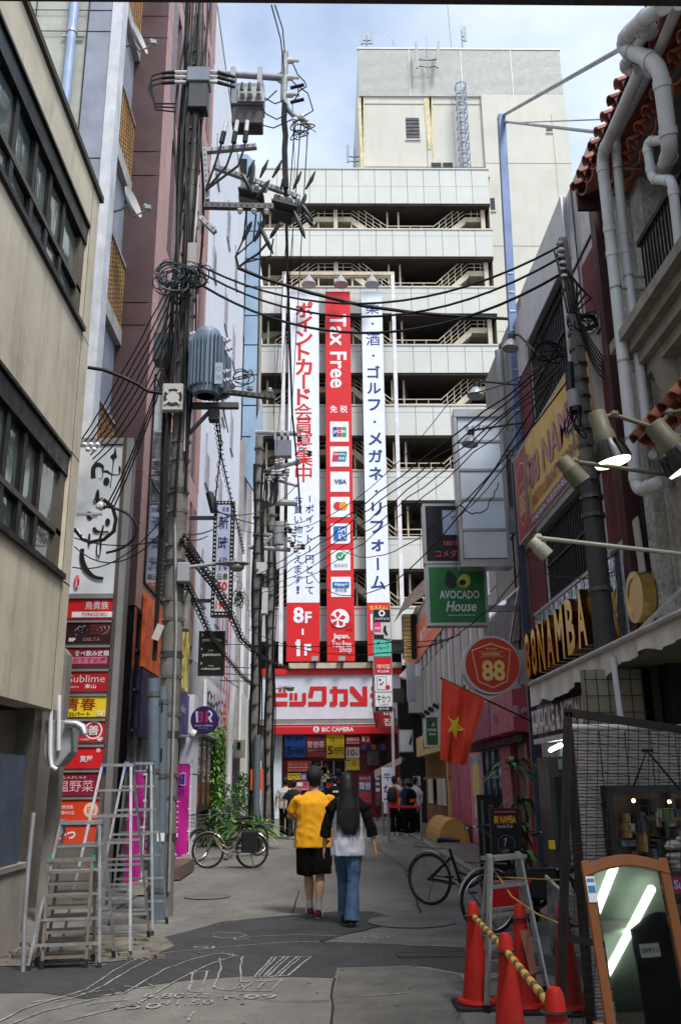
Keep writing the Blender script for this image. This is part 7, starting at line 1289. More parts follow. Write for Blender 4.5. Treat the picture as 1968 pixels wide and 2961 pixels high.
for i in range(10): c = W3(672+i*7,1640+i*17,22+0.3*i); mb = MB(); mb.tube([c+Vector((math.cos(a)*0.07,0,math.sin(a)*0.07)) for a in np.linspace(0,6.28,10)],0.008,4); tag(build('wire_ring',mb,WIRE),'small wire ring in the chain beside the middle pole','wire ring','chain of wire rings')
t = T('black_spotlight','black tubular floodlight over the top of the bulb sign','lamp',tuple(W3(612,1450,21))); mb = MB(); mb.cyl(W3(605,1425,21),W3(620,1480,21),0.09,0.1,n=12); P(t,'head',mb,BLACK,smooth=True)
for (px,py,Yl,ex,ey,lab,s_) in ((1475,1003,13.5,1560,1030,'bell shaped lamp on an arm in front of the blue post',0.105),(1374,1140,15,1620,1125,'bell lamp on a long arm above the light box sign',0.1),(1358,1280,15.5,1558,1215,'bell lamp on a long arm in front of the light box sign',0.1)):
 c = W3(px,py,Yl); t = T('bell_lamp',lab,'lamp',tuple(c),'bell lamps on long arms at right'); ax = Vector((0.15,0.1,1)).normalized(); k_ = Yl/13.5; mb = MB(); mb.lathe(c,[(0.135*k_,-0.04),(0.12*k_,0.02),(0.085*k_,0.09),(0.055*k_,0.13)],18,ax); P(t,'shade',mb,mat('shade_grey', K(166,166,168), 0.4, 0.2),smooth=True); mb = MB(); mb.lathe(c+ax*0.13*k_,[(0.055*k_,0),(0.06*k_,0.1),(0.02,0.13)],14,ax); P(t,'socket',mb,BLACK,smooth=True); e = W3(ex,ey,Yl-1.5); mb = MB(); mb.tube([c+ax*0.22*k_,c+ax*0.24*k_+Vector((0.12,0,0.0)),e,e+Vector((0.1,0,-0.1))],0.02,6); P(t,'arm',mb,BLACK)
# OVERHEAD ARCADE ROOF BEHIND THE CAMERA
ar = T('arcade_roof','dark steel edge beam of the arcade roof across the very top','roof',(0,1.36,3.0))
mb = MB(); zb_ = WY(984,11,1.36).z; mb.box(-6,6,1.3,1.36,zb_,zb_+0.2); P(ar,'edge_beam',mb,mat('beam_mauve', K(84,70,74), 0.5, streak=0.3))
mb = MB(); mb.box(-6,8,-9,1.299,zb_+0.03,zb_+0.12); P(ar,'ceiling',mb,mat('arcade_ceiling', K(116,124,112), 0.7))
mb = MB();
for y in range(-8,1,2): mb.box(-6,8,y,y+0.08,zb_-0.05,zb_+0.029)
P(ar,'rib',mb,GPN)
# SHOP CORNER AT THE NEAR RIGHT
TILEW = mat('shop_ribbed_tile', K(150,144,140), 0.6, var=0.08, scale=4)
sc_ = T('shop_corner','low ribbed tile wall of the shop corner behind the wire rack','shop',(2.35,9.0,0))
d = Vector((math.cos(0.2),math.sin(0.2),0)); nn = Vector((-d.y,d.x,0)); o_ = Vector((1.77,6.55,0)); L_ = 2.6
def wbox(mb,u0,u1,z0,z1,t0,t1): c = o_+d*(u0+u1)/2+nn*(t0+t1)/2+Vector((0,0,(z0+z1)/2)); mb.obox(c,d*(u1-u0)/2,nn*(t1-t0)/2,Vector((0,0,(z1-z0)/2)))
mb = MB(); wbox(mb,0,L_,0,1.93,0.01,0.15); P(sc_,'wall',mb,REVEAL)
mb = MB()
for i in range(86):
 for k in range(10): wbox(mb,0.005+k*0.2,0.195+k*0.2,i*0.0225+0.002,i*0.0225+0.019,-0.008 if i % 9 else 0.0,0.009)
P(sc_,'tile',mb,TILEW,kind='stuff')
mb = MB(); a = o_+Vector((0,0,1.96)); mb.cyl(a-d*0.03,a+d*L_,0.022,n=10); P(sc_,'top_pipe',mb,PVC,smooth=True)
mb = MB(); mb.box(2.75,5,9.6,9.7,1.2,2.72); P(sc_,'upper_wall',mb,mat('upper_beige', K(136,130,112), 0.8, streak=0.3)); mb = MB(); mb.box(3.04,5,6.6,10.35,2.75,2.8); P(sc_,'ceiling',mb,mat('upper_beige', K(136,130,112)))
mb = MB()
for i in range(18): mb.box(2.76+i*0.12,2.768+i*0.12,9.57,9.578,1.2,2.72)
for i in range(9): mb.box(2.75,5,9.57,9.578,1.25+i*0.17,1.258+i*0.17)
P(sc_,'wire_glass_bar',mb,BLACK); mb = MB(); mb.box(3.45,3.52,9.5,9.56,1.2,2.72); P(sc_,'window_post',mb,mat('post_brown', K(60,50,44), 0.6)); mb = MB(); mb.box(4.2,4.27,9.5,9.56,1.2,2.72); P(sc_,'window_post',mb,mat('post_brown', K(60,50,44), 0.6))
mb = MB(); mb.cyl((3.0,9.2,1.5),(2.96,9.2,2.8),0.03); P(sc_,'white_pipe',mb,PVC)
mb = MB(); wbox(mb,0.2,L_,0.2,1.52,-0.06,-0.02); P(sc_,'display_back',mb,mat('display_dark', K(70,56,44), 0.5, var=0.5, scale=5))
mb = MB(); wbox(mb,0.18,L_,1.51,1.56,-0.1,-0.0); wbox(mb,0.17,0.21,0.2,1.56,-0.1,-0.0); P(sc_,'display_frame',mb,BLACK)
for i,(u_,z_) in enumerate(((0.35,1.46),(0.62,1.45),(0.9,1.47))): c = o_+d*u_+Vector((0,-0.2,z_)); tag(build('display_bulb',MB().ball(c,0.014,10),mat('bulb_warm',(1.0,0.62,0.3),0.4,emit=2.5,var=0),smooth=True),('left','middle','right')[i]+' small warm bulb at the top of the shop display','lamp','warm bulbs in the shop display')
cols = [C(120,80,50),C(60,60,66),C(150,120,70),C(90,110,110),C(36,34,36),C(150,140,130),C(110,60,40),C(70,90,60)]
for i in range(150):
 u0 = random.uniform(0.22,1.35); row = i % 7; z0 = random.uniform(0.55,1.4); w_ = random.uniform(0.03,0.2); h_ = random.uniform(0.03,0.2); w_ *= 0.7; h_ *= 0.7; mb = MB(); wbox(mb,u0,u0+w_,z0,z0+h_,-0.22+0.02*row,-0.08)
 o = build('merchandise',mb,random.choice(cols)); tag(o,'small packaged item in the dim heap of goods inside the shop display','goods','heap of goods in the shop display')
for i in range(26):
 c = o_ + d*random.uniform(0.55,1.2) + Vector((0,-0.3,random.uniform(0.98,1.22))); mb = MB(); mb.ball(c,random.uniform(0.03,0.06),8,(1.2,1,0.6)); tag(build('plastic_bag',mb,mat('bag_pale', K(168,160,150), 0.4, var=0.3, scale=12),smooth=True),'crumpled pale plastic bag heaped beside the mirror','bag','pale bags beside the mirror')
mg = signY('magenta_sign','magenta shop sign strip with white letters cut by the right edge','sign',1897,2532,2040,2582,5.2,0.03,C(120,24,70),BLACK,0.02,[('t','or Su',0.3,0.5,0.46,0.55,0.05,C(170,150,190))])
gr = T('wire_rack','dark wire grid rack with a slotted post leaning at the near right','rack',(1.62,6.0,0))
TL, BL, TR = WY(1641,2060,6.0), WY(1620,2990,6.0), WY(1990,2113,6.0); BL.z = max(BL.z,0.0); rt = (TR-TL); dn = (BL-TL)
SLOT = mat('slotted_brown', K(44,38,36), 0.6, 0.3)
mb = MB(); mb.bar(TL,BL,0.05,0.04,(0,1,0)); P(gr,'post',mb,SLOT); mb = MB(); mb.bar(TL-rt*0.03,TR+rt*0.5,0.05,0.04,(0,1,0)); mb.bar(TL+dn*0.72,TL+dn*0.72+rt*0.35,0.04,0.03,(0,1,0)); P(gr,'rail',mb,SLOT)
mb = MB()
for i in range(60): c = TL.lerp(BL,(i+0.5)/60); mb.box(c.x-0.006,c.x+0.006,c.y-0.024,c.y-0.0205,c.z-0.008,c.z+0.008)
P(gr,'slot',mb,BLACK,kind='stuff')
mb = MB(); n = 19
for i in range(1,n): a = TL+rt*i/12+dn*0.01; mb.cyl(a,a+dn*0.98,0.0028,n=4)
for i in range(1,34): a = TL+dn*i/33; mb.cyl(a,a+rt*1.5,0.0028,n=4)
P(gr,'wire_mesh',mb,BLACK,kind='stuff')
t = T('hanging_strap','thin black strap hung as an inverted V on the wire rack','strap',tuple(WY(1870,2170,5.96))); a = WY(1868,2170,5.96); mb = MB(); mb.tube([WY(1830,2275,5.96),a,WY(1965,2285,5.96)],0.008,5); mb.bar(a-Vector((0.03,0,0)),a+Vector((0.04,0,0)),0.02); P(t,'strap',mb,WIRE)
WOOD = mat('mirror_wood', K(134,78,34), 0.45, var=0.2, scale=3, stretch=(1,1,0.15))
mr = T('standing_mirror','wooden cheval mirror with a curved top reflecting lit ceiling tubes','mirror',(1.35,4.4,0))
Ym = 4.4; c0 = WY(1792,2440,Ym); ax = math.radians(17); yw = math.radians(11)
U_ = Vector((0,math.sin(ax),math.cos(ax))); R_ = Vector((math.cos(yw),-math.sin(yw)*0.6,0)).normalized(); R_ = Matrix.Rotation(-0.035,3,Vector((0,1,0))) @ R_; N_m = R_.cross(U_).normalized(); U_ = N_m.cross(R_).normalized()
hw = 0.172; H_m = 1.25; top = c0 - U_*0.05
F = lambda u,v,t_=0: top + R_*u - U_*v + N_m*t_
mb = MB(); mb.quad(F(-hw+0.03,H_m),F(hw-0.03,H_m),F(hw-0.03,0.05),F(hw*0.5,0.025),F(0,0.018),F(-hw*0.5,0.025),F(-hw+0.03,0.05)); P(mr,'glass',mb,mat('mirror_glass',(0.8,0.84,0.8),0.02,1.0,var=0))
mb = MB()
for s_ in (-1,1): mb.obox(F(s_*hw,H_m/2+0.02),R_*0.02,N_m*0.014,U_*(H_m/2))
P(mr,'side_rail',mb,WOOD,bevel=0.004)
mb = MB(); arc = [F(-hw-0.02+(2*hw+0.04)*k/12, 0.045-0.045*math.sin(math.pi*k/12)) for k in range(13)]; low = [F(-hw-0.02+(2*hw+0.04)*k/12, 0.095-0.045*math.sin(math.pi*k/12)) for k in range(13)]
mb.prism([p - N_m*0.018 for p in arc+low[::-1]],N_m*0.036); P(mr,'top_rail',mb,WOOD,bevel=0.003)
mb = MB(); mb.quad(F(-hw-0.012,0.09,0.02),F(-hw-0.012,0.2,0.02),F(-hw+0.028,0.2,0.02),F(-hw+0.028,0.09,0.02)); P(mr,'sticker',mb,WHT_); mb = MB(); mb.quad(F(-hw-0.008,0.13,0.021),F(-hw-0.008,0.16,0.021),F(-hw+0.024,0.16,0.021),F(-hw+0.024,0.13,0.021)); mb.quad(F(-hw-0.008,0.1,0.021),F(-hw-0.008,0.115,0.021),F(-hw+0.024,0.115,0.021),F(-hw+0.024,0.1,0.021)); P(mr,'sticker_print',mb,C(50,130,190))
for s_ in (-1,1):
 mb = MB(); a = F(s_*(hw+0.05),0.72,-0.03); mb.box(a.x-0.02,a.x+0.02,a.y-0.02,a.y+0.02,0.0,a.z+0.06); mb.box(a.x-0.03,a.x+0.03,a.y-0.22,a.y+0.22,0,0.04); P(mr,'stand_post',mb,WOOD,bevel=0.004); mb = MB(); mb.lathe(a+Vector((s_*0.02,0,0.02)),[(0.012,0),(0.024,0.02),(0.026,0.035),(0.012,0.05)],14,(s_,0,0)); P(mr,'knob',mb,WOOD,smooth=True)
def refl(px,py):
 dr = Vector(_ray(px,py)); C0 = Vector((0,0,HC)); t_ = (top-C0).dot(N_m)/dr.dot(N_m); hit = C0+dr*t_; r_ = (dr-N_m*2*dr.dot(N_m)).normalized(); return hit, r_
def onceil(px,py,z): h,r_ = refl(px,py); return h + r_*((z-h.z)/r_.z)
TUBE = mat('fluorescent',(0.86,1.0,0.88),0.4,emit=2.6,var=0)
zc_ = zb_ - 0.0
for (a,b_,lab) in (((1722,2638),(1776,2500),'nearer'),((1738,2845),(1812,2705),'middle'),((1815,2700),(1882,2570),'farther')):
 try:
  zc2 = WY(984,11,1.36).z - 0.09; p,q = onceil(*a,zc2), onceil(*b_,zc2); t = T('ceiling_tube_lamp',lab+' lit fluorescent tube on the arcade ceiling seen in the mirror','lamp',tuple(p),'ceiling tubes seen in the mirror'); mb = MB(); mb.cyl(p,q,0.032,n=10); P(t,'tube',mb,TUBE)
 except Exception as e_: print('tube', e_)
h,r_ = refl(1880,2760); g0 = h+r_*3.45; mb = MB(); mb.loft([(g0+Vector((0.12,0,0.3)),0.08,0.05,(1,0,0),(0,1,0)),(g0+Vector((0.16,0,0.2)),0.28,0.07,(1,0,0),(0,1,0)),(g0+Vector((0.14,0,-0.1)),0.26,0.09,(1,0,0),(0,1,0)),(g0+Vector((0.16,0,-0.55)),0.30,0.1,(1,0,0),(0,1,0))]); mt_ = t; g1 = h+r_*3.25+Vector((0,0,0.03)); rr_ = Vector((0,0,1)).cross(r_).normalized(); uu_ = r_.cross(rr_); tg = T('price_tag','white price tag on the black garment, seen mirrored','tag',tuple(g1)); P(tg,'card',MB().quad(g1-rr_*0.07-uu_*0.045,g1+rr_*0.07-uu_*0.045,g1+rr_*0.07+uu_*0.045,g1-rr_*0.07+uu_*0.045),WHT_); P(tg,'lettering',text(MB(),'11990',g1-r_*0.002,-rr_,uu_,w=0.11,h=0.035,bold=0.01),BLK_)
t = build('hanging_garment',mb,mat('black_cloth',(0.01,0.01,0.012),0.9),smooth=True); tag(t,'black garment hanging beside the camera, seen reflected in the mirror','garment')
LC = mat('lamp_olive', K(104,100,82), 0.6, 0.1, var=0.1, scale=5); LP_ = mat('lamp_pale', K(164,160,146), 0.5, streak=0.2)
def flood(label, a, b_, r, Y, arm, m, lit=None, bell=False):
 p,q = WY(*a,Y),WY(*b_,Y); t = T('flood_lamp',label,'lamp',tuple(p),'flood lamps at the near right'); ax_ = (q-p).normalized(); L_ = (q-p).length
 mb = MB(); mb.lathe(p,[(r*0.75,0),(r*0.85,0.01),(r*0.88,L_*0.38),(r,L_*0.42),(r*1.05,L_*(0.62 if bell else 1.0))],20,ax_); P(t,'housing',mb,m,smooth=True)
 if bell:
  mb = MB(); mb.lathe(p+ax_*L_*0.6,[(r*1.05,0),(r*1.5,L_*0.2),(r*1.75,L_*0.4)],22,ax_); P(t,'reflector',mb,mat('cast_black', K(36,36,32), 0.4),smooth=True)
  for k in range(12): an = 2*math.pi*k/12; x_ = ax_.orthogonal().normalized(); y_ = ax_.cross(x_); dd = x_*math.cos(an)+y_*math.sin(an); mb = MB(); c = p+ax_*L_*0.8+dd*r*1.5; mb.obox(c,dd*0.012,dd.cross(ax_)*0.003,ax_*L_*0.17+dd*0.012); P(t,'fin',mb,mat('cast_black', K(36,36,32)))
  mb = MB(); mb.lathe(p+ax_*L_*1.0,[(r*1.72,-0.004),(r*1.6,0.012),(r*0.9,0.02)],22,ax_); P(t,'lens',mb,mat('lens_lit',(0.86,1.0,0.74),0.3,emit=1.0,var=0),smooth=True)
 else: mb = MB(); mb.lathe(p+ax_*L_,[(r*0.95,-0.002),(r*0.9,0.002)],20,ax_); P(t,'mouth',mb,BLACK)
 q0 = p+ax_*L_*0.12; e0,e1 = WY(*arm[0],Y),WY(*arm[1],Y-0.1); mb = MB(); mb.tube([q0,e0,e1,e1+(e1-e0)*0.6],0.014,8); P(t,'arm',mb,m,smooth=True); mb = MB(); mb.ball(e0,0.03,8); P(t,'knuckle',mb,m,smooth=True)
flood('large lit flood lamp with a finned reflector in front of the stucco wall',(1722,1192),(1770,1335),0.062,4.9,((1775,1200),(1968,1262)),LC,bell=True)
flood('unlit olive can lamp hanging in front of the yellow sign',(1622,1328),(1682,1398),0.055,4.9,((1660,1335),(1968,1378)),LC)
flood('lit flood lamp cut by the right edge under the tile canopy',(1885,1225),(1985,1345),0.07,4.7,((1935,1195),(1985,1185)),LC,bell=True)
flood('pale can lamp on a long white arm above the gold letters',(1535,1562),(1582,1608),0.045,5.4,((1555,1555),(1968,1602)),LP_)
# CONES, BARS, STEPLADDERS
CONE = mat('cone_red', K(182,30,18), 0.6, var=0.14, scale=6, streak=0.3, dirt=K(110,40,30))
def cone(px,py,label,weight=True):
 c = G(px,py,0.72); t = T('traffic_cone',label,'traffic cone',(c.x,c.y,0),'red traffic cones'); mb = MB(); mb.lathe((c.x,c.y,0.03),[(0.145,0),(0.15,0.012),(0.142,0.03),(0.105,0.035),(0.046,0.56),(0.05,0.565),(0.04,0.66),(0.028,0.686),(0.005,0.693)],24); P(t,'body',mb,CONE,smooth=True)
 if weight: mb = MB(); mb.box(c.x-0.17,c.x+0.17,c.y-0.17,c.y+0.17,0.0,0.03); P(t,'base',mb,mat('rubber_base', K(34,32,32), 0.8),bevel=0.006)
 mb = MB(); mb.lathe((c.x,c.y,0.615),[(0.058,0),(0.07,0.006),(0.058,0.012)],16); P(t,'ring',mb,BLACK)
 return c
c1 = cone(1365,2607,'leftmost red traffic cone in front of the parked bicycle'); c2_ = cone(1459,2697,'nearest full red traffic cone holding the striped bar'); c3 = cone(1500,2612,'red traffic cone seen through the aluminium stepladder'); c4 = cone(1624,2614,'tall looking red cone beside the wire rack post'); c5 = cone(1600,2853,'red cone top at the bottom edge at the end of the striped bar')
c6 = G(1516,2640,0.6)
t = T('cone_tag','torn paper strip hanging on the cone behind the stepladder','tag',(c3.x,c3.y-0.13,0.3)); mb = MB(); mb.quad((c3.x-0.03,c3.y-0.11,0.55),(c3.x+0.04,c3.y-0.11,0.56),(c3.x+0.07,c3.y-0.14,0.28),(c3.x+0.02,c3.y-0.15,0.26)); P(t,'paper',mb,C(150,96,84))
YB_ = mat('bar_yellow', K(214,170,70), 0.5, var=0.1); GB_ = mat('bar_grey', K(96,86,76), 0.5, var=0.1)
for k,(p,q) in enumerate(((c1,c2_),(c2_,c5))):
 p,q = Vector((p.x,p.y,0.62)),Vector((q.x,q.y,0.62)); t = T('barrier_bar',('far','near')[k]+' length of yellow and grey striped cone bar','barrier bar',tuple(p),'striped bars between the cones'); n = int((q-p).length/0.09)
 for i in range(n): mb = MB(); mb.cyl(p.lerp(q,(i+0.03)/n),p.lerp(q,(i+0.97)/n),0.021 if i % 2 else 0.018,n=10); P(t,'stripe',mb,YB_ if i % 2 else GB_,smooth=True)
ALD = mat('aluminium_dull', K(136,128,118), 0.45, 0.6, var=0.2, scale=6); ALB = mat('aluminium_bright', K(150,151,152), 0.4, 0.6, var=0.25, scale=7)
def stepladder(label, FL, FR_, BL_, BR, top, tw, n, m, cap=None, w=0.027):
 ct = (FL+FR_+BL_+BR)/4; t = T('stepladder',label,'stepladder',(ct.x,ct.y,0),'aluminium stepladders'); dd = (FR_-FL).normalized(); ff = (FR_-BR).normalized()
 tl,tr_ = top-dd*tw/2,top+dd*tw/2; H = top.z
 rails = ((FL,tl+ff*0.05),(FR_,tr_+ff*0.05),(BL_,tl-ff*0.05),(BR,tr_-ff*0.05))
 for a,b_ in rails: mb = MB(); mb.bar(a+Vector((0,0,0.05)),b_,w*1.3,w,tuple(dd)); s_ = P(t,'rail',mb,m); mb = MB(); mb.bar(a,a+(b_-a).normalized()*0.08,w*1.6,w*1.3,tuple(dd)); SP(s_,'rubber_foot',mb,BLACK)
 for k,(i,j) in enumerate(((0,1),(2,3))):
  for q in range(1,n+1):
   f_ = q/(n+1); a = rails[i][0].lerp(rails[i][1],f_); b_ = rails[j][0].lerp(rails[j][1],f_); mb = MB(); mb.bar(a,b_,0.045,0.022); P(t,'rung',mb,m)
 mb = MB(); mb.bar(tl-dd*0.02+Vector((0,0,0.0)),tr_+dd*0.02,0.15,0.03); P(t,'top_step',mb,m)
 for e in (tl,tr_): mb = MB(); mb.box(e.x-0.018,e.x+0.018,e.y-0.05,e.y+0.05,e.z-0.1,e.z+0.03); P(t,'hinge',mb,cap or BLUS)
 return t
BLC2 = mat('hinge_blue', K(30,60,150), 0.4); TLC = mat('hinge_teal', K(20,140,120), 0.4)
def lad(label,fr,br,w,topz_px,toppx,tw,n,m,cap,ang=0.16,fl=None,bl_=None):
 FR_,BR = G(*fr),G(*br); dv = Vector((-math.cos(ang),-math.sin(ang),0)); FL = G(*fl) if fl else FR_+dv*w; BL2 = G(*bl_) if bl_ else BR+dv*w; ct = (FL+FR_+BL2+BR)/4; tz = WY(toppx,topz_px,ct.y).z
 return stepladder(label,FL,FR_,BL2,BR,Vector((ct.x,ct.y,tz)),tw,n,m,cap)
lad('taller left stepladder with blue hinge caps in front of the tenant signs',(376,2767),(431,2713),0.66,2213,316,0.30,6,ALB,BLC2)
lad('tallest stepladder furthest right in the left hand group',(441,2706),(483,2672),0.66,2208,385,0.30,6,ALB,BLC2)
lad('middle height stepladder with a pale blue hinge in the left hand group',(288,2801),(330,2774),0.62,2378,237,0.36,5,ALB,BLUS)
lad('short dull stepladder with many rungs and a teal hinge at the far left',(248,2801),(270,2785),0.46,2486,150,0.40,8,ALD,TLC,fl=(122,2806),bl_=(105,2795))
lad('aluminium stepladder standing among the red cones at right',(1583,2885),(1540,2845),0.6,2478,1477,0.36,4,ALB,mat('hinge_green', K(120,160,140), 0.4),fl=(1408,2930),bl_=(1380,2862))
t = T('steel_bar_post','bent steel pipe standing at the end of the low cement wall','pipe',tuple(G(67,2812))); a = G(67,2812); mb = MB(); mb.tube([a,WY(72,2650,a.y),WY(84,2490,a.y),WY(98,2350,a.y)],0.022,8); P(t,'pipe',mb,STEEL,smooth=True)
ROPE = mat('rope_yellow', K(190,150,80), 0.8)
pts = [WY(1422,2508,7.75),WY(1478,2592,7.6),WY(1550,2642,7.0),WY(1630,2676,6.2)]; mb = MB(); mb.tube(pts,0.007,6); tag(build('rope',mb,ROPE,smooth=True),'yellow rope slanting from the right stepladder to the wire rack','rope')
mb = MB(); mb.tube([WY(1430,2535,7.8),WY(1520,2540,7.7),WY(1628,2545,6.2)],0.005,5); tag(build('rope',mb,ROPE,smooth=True),'thin yellow cord running level behind the right stepladder','rope')
# BICYCLES
TYRE = mat('tyre', K(22,22,22), 0.8); CHROM = mat('chrome', K(170,170,170), 0.25, 0.9); BFR = mat('frame_black', K(20,20,22), 0.35); SADL = mat('saddle', K(24,24,26), 0.45)
def bicycle(label, R0, F0, frame=BFR, basket=False, bag=False, lean=0.03, wr=0.33, saddle=True):
 R0,F0 = Vector((R0.x,R0.y,0)),Vector((F0.x,F0.y,0)); d = (F0-R0).normalized(); s_ = Vector((-d.y,d.x,0)); up = (Vector((0,0,1))+s_*lean).normalized(); o = (R0+F0)/2
 t = T('bicycle',label,'bicycle',tuple(o),'parked bicycles'); wb_ = (F0-R0).length; Q = lambda u,v,w=0: R0+d*(wb_*u)+up*v+s_*w
 for nm,c in (('rear_wheel',Q(0,wr)),('front_wheel',Q(1,wr))):
  circ = [c+d*math.cos(a)*(wr-0.018)+up*math.sin(a)*(wr-0.018) for a in np.linspace(0,2*math.pi,29)[:-1]]; mb = MB(); mb.tube(circ,0.019,6,closed=True); w_ = P(t,nm,mb,TYRE,smooth=True)
  circ = [c+d*math.cos(a)*(wr-0.042)+up*math.sin(a)*(wr-0.042) for a in np.linspace(0,2*math.pi,29)[:-1]]; mb = MB(); mb.tube(circ,0.009,5,closed=True); mb.cyl(c-s_*0.05,c+s_*0.05,0.025,n=10)
  for k in range(18): a = 2*math.pi*k/18; mb.bar(c+s_*0.02*(-1)**k,c+d*math.cos(a+0.15)*(wr-0.045)+up*math.sin(a+0.15)*(wr-0.045),0.0025)
  SP(w_,'rim',mb,CHROM,smooth=True)
  mb = MB(); rings = [(c+d*math.cos(a)*(wr+0.018)+up*math.sin(a)*(wr+0.018)) for a in np.linspace(0.5,2.9,14)]; mb.tube(rings,0.018,5); P(t,'mudguard',mb,CHROM if frame is BFR else frame,smooth=True)
 bb = Q(0.42,0.28); st_ = Q(0.28,0.72); ht,hb = Q(0.83,0.78),Q(0.87,0.6); mb = MB()
 for a,b_,r in ((bb,st_,0.021),(hb,ht,0.024)): mb.cyl(a,b_,r,n=8)
 mb.tube([hb,Q(0.7,0.36),Q(0.55,0.27),bb],0.027,8); mb.tube([ht-up*0.05,Q(0.72,0.46),Q(0.55,0.38),Q(0.36,0.45)],0.019,8)
 for w in (-0.05,0.05): mb.cyl(bb+s_*w*0.6,Q(0,wr,w),0.013,n=6); mb.cyl(Q(0.3,0.62)+s_*w*0.3,Q(0,wr,w),0.012,n=6); mb.tube([hb-up*0.02,Q(0.93,0.5,w),Q(1,wr,w)],0.014,6)
 P(t,'frame',mb,frame,smooth=True)
 mb = MB(); mb.loft([(Q(0.28-0.13,0.83),0.09,0.04,s_,up),(Q(0.28-0.06,0.85),0.1,0.045,s_,up),(Q(0.30,0.84),0.05,0.035,s_,up),(Q(0.42,0.83),0.02,0.02,s_,up)]); P(t,'saddle',mb,SADL,smooth=True); mb = MB(); mb.cyl(st_,Q(0.26,0.82),0.012); P(t,'seat_post',mb,CHROM)
 mb = MB(); mb.tube([Q(0.62,1.0,0.27),Q(0.74,1.03,0.22),Q(0.82,0.93,0.06),ht+up*0.08,Q(0.82,0.93,-0.06),Q(0.74,1.03,-0.22),Q(0.62,1.0,-0.27)],0.012,8); P(t,'handlebar',mb,CHROM,smooth=True)
 for w in (-0.26,0.26): mb = MB(); mb.cyl(Q(0.6,1.0,w),Q(0.7,1.02,w*0.92),0.018); P(t,'grip',mb,SADL)
 mb = MB(); mb.cyl(bb-s_*0.07,bb+s_*0.07,0.02); mb.lathe(bb+s_*0.05,[(0.085,0),(0.085,0.005)],20,tuple(s_)); mb.bar(bb+s_*0.07,bb+s_*0.07+d*0.12-up*0.1,0.02); mb.bar(bb-s_*0.07,bb-s_*0.07-d*0.12+up*0.1,0.02); P(t,'crank',mb,STEEL)
 for sg_ in (1,-1): c = bb+s_*0.1*sg_+(d*0.12-up*0.1)*sg_; mb = MB(); mb.obox(c,d*0.045,s_*0.04,up*0.012); P(t,'pedal',mb,BLACK)
 mb = MB(); mb.bar(bb+s_*0.05+up*0.05,Q(0,wr+0.05,0.05),0.05,0.012); P(t,'chain_case',mb,frame)
 mb = MB()
 for w in (-0.05,0,0.05): mb.bar(Q(-0.22,0.74,w),Q(0.2,0.72,w),0.01)
 for w in (-0.05,0.05): mb.bar(Q(-0.15,0.74,w),Q(0,wr,w),0.008)
 P(t,'rack',mb,CHROM); mb = MB(); mb.bar(Q(0.02,wr,0.07),Q(-0.1,0.01,0.13),0.014); mb.bar(Q(-0.14,0.015,0.13),Q(-0.02,0.015,0.13),0.02); P(t,'kickstand',mb,CHROM)
 if basket:
  c = Q(1.08,0.72); mb = MB()
  for k in range(9):
   for (x0,y0,x1,y1) in ((-1+k/4,-1,-1+k/4,-1),): pass
  for lv in (0,0.33,0.66,1):
   q = 0.13+0.05*lv; ring = [c+d*x*q+s_*y*q*1.1+up*0.24*lv for x,y in ((-1,-1),(1,-1),(1,1),(-1,1))]; mb.tube(ring,0.004,4,closed=True)
  for k in range(9):
   f_ = -1+k/4
   for x,y in ((f_,-1),(f_,1),(-1,f_),(1,f_)): mb.bar(c+d*x*0.13+s_*y*0.143,c+d*x*0.18+s_*y*0.198+up*0.24,0.003)
  P(t,'basket',mb,CHROM)
 if bag: mb = MB(); mb.obox(Q(0.02,0.5,0.1),d*0.16,s_*0.05,up*0.2); mb.obox(Q(0.02,0.5,-0.1),d*0.16,s_*0.05,up*0.2); P(t,'pannier',mb,mat('pannier', K(26,26,32), 0.7),bevel=0.02)
 return t
bicycle('silver framed city bicycle with a wire basket, nearest on the left',G(727,2512),G(600,2512),mat('frame_silver', K(130,124,110), 0.3, 0.5),False,True)
bicycle('dark bicycle with a wire basket behind the silver one on the left',G(745,2475),G(572,2492),BFR,True)
bicycle('blue and white bicycle beside the planter, seen end on',G(775,2395),G(786,2418),mat('frame_blue', K(90,100,160), 0.4))
Rb = G(1243,2618); bicycle('black city bicycle whose rear wheel faces the road on the right',Rb,Rb+Vector((0.92,-0.62,0)),BFR,False)
Rb = G(1405,2705); bt = bicycle('black bicycle with a red rear skirt guard behind the stepladder on the right',Rb+Vector((0.05,0,0)),Rb+Vector((1.12,0.2,0)),BFR,True,False)
mb = MB(); Rm = Rb+Vector((0.25,-0.06,0.42)); mb.obox(Rm,Vector((0.22,0,0)),Vector((0,0.012,0)),Vector((0.05,0,0.14))); P(bt,'skirt_guard',mb,mat('guard_red', K(190,30,30), 0.4),bevel=0.01)
mb = MB(); Rm = Rb+Vector((0.55,0.1,0.5)); mb.obox(Rm,Vector((0.3,0.05,0)),Vector((0,0.1,0)),Vector((0,0,0.16))); tag(build('motor_unit',mb,mat('engine_black', K(24,24,26), 0.4),bevel=0.03),'black scooter body half hidden behind the right stepladder','scooter')
for i in range(5): c = G(785+i*3,2375-i*4); mb = MB();
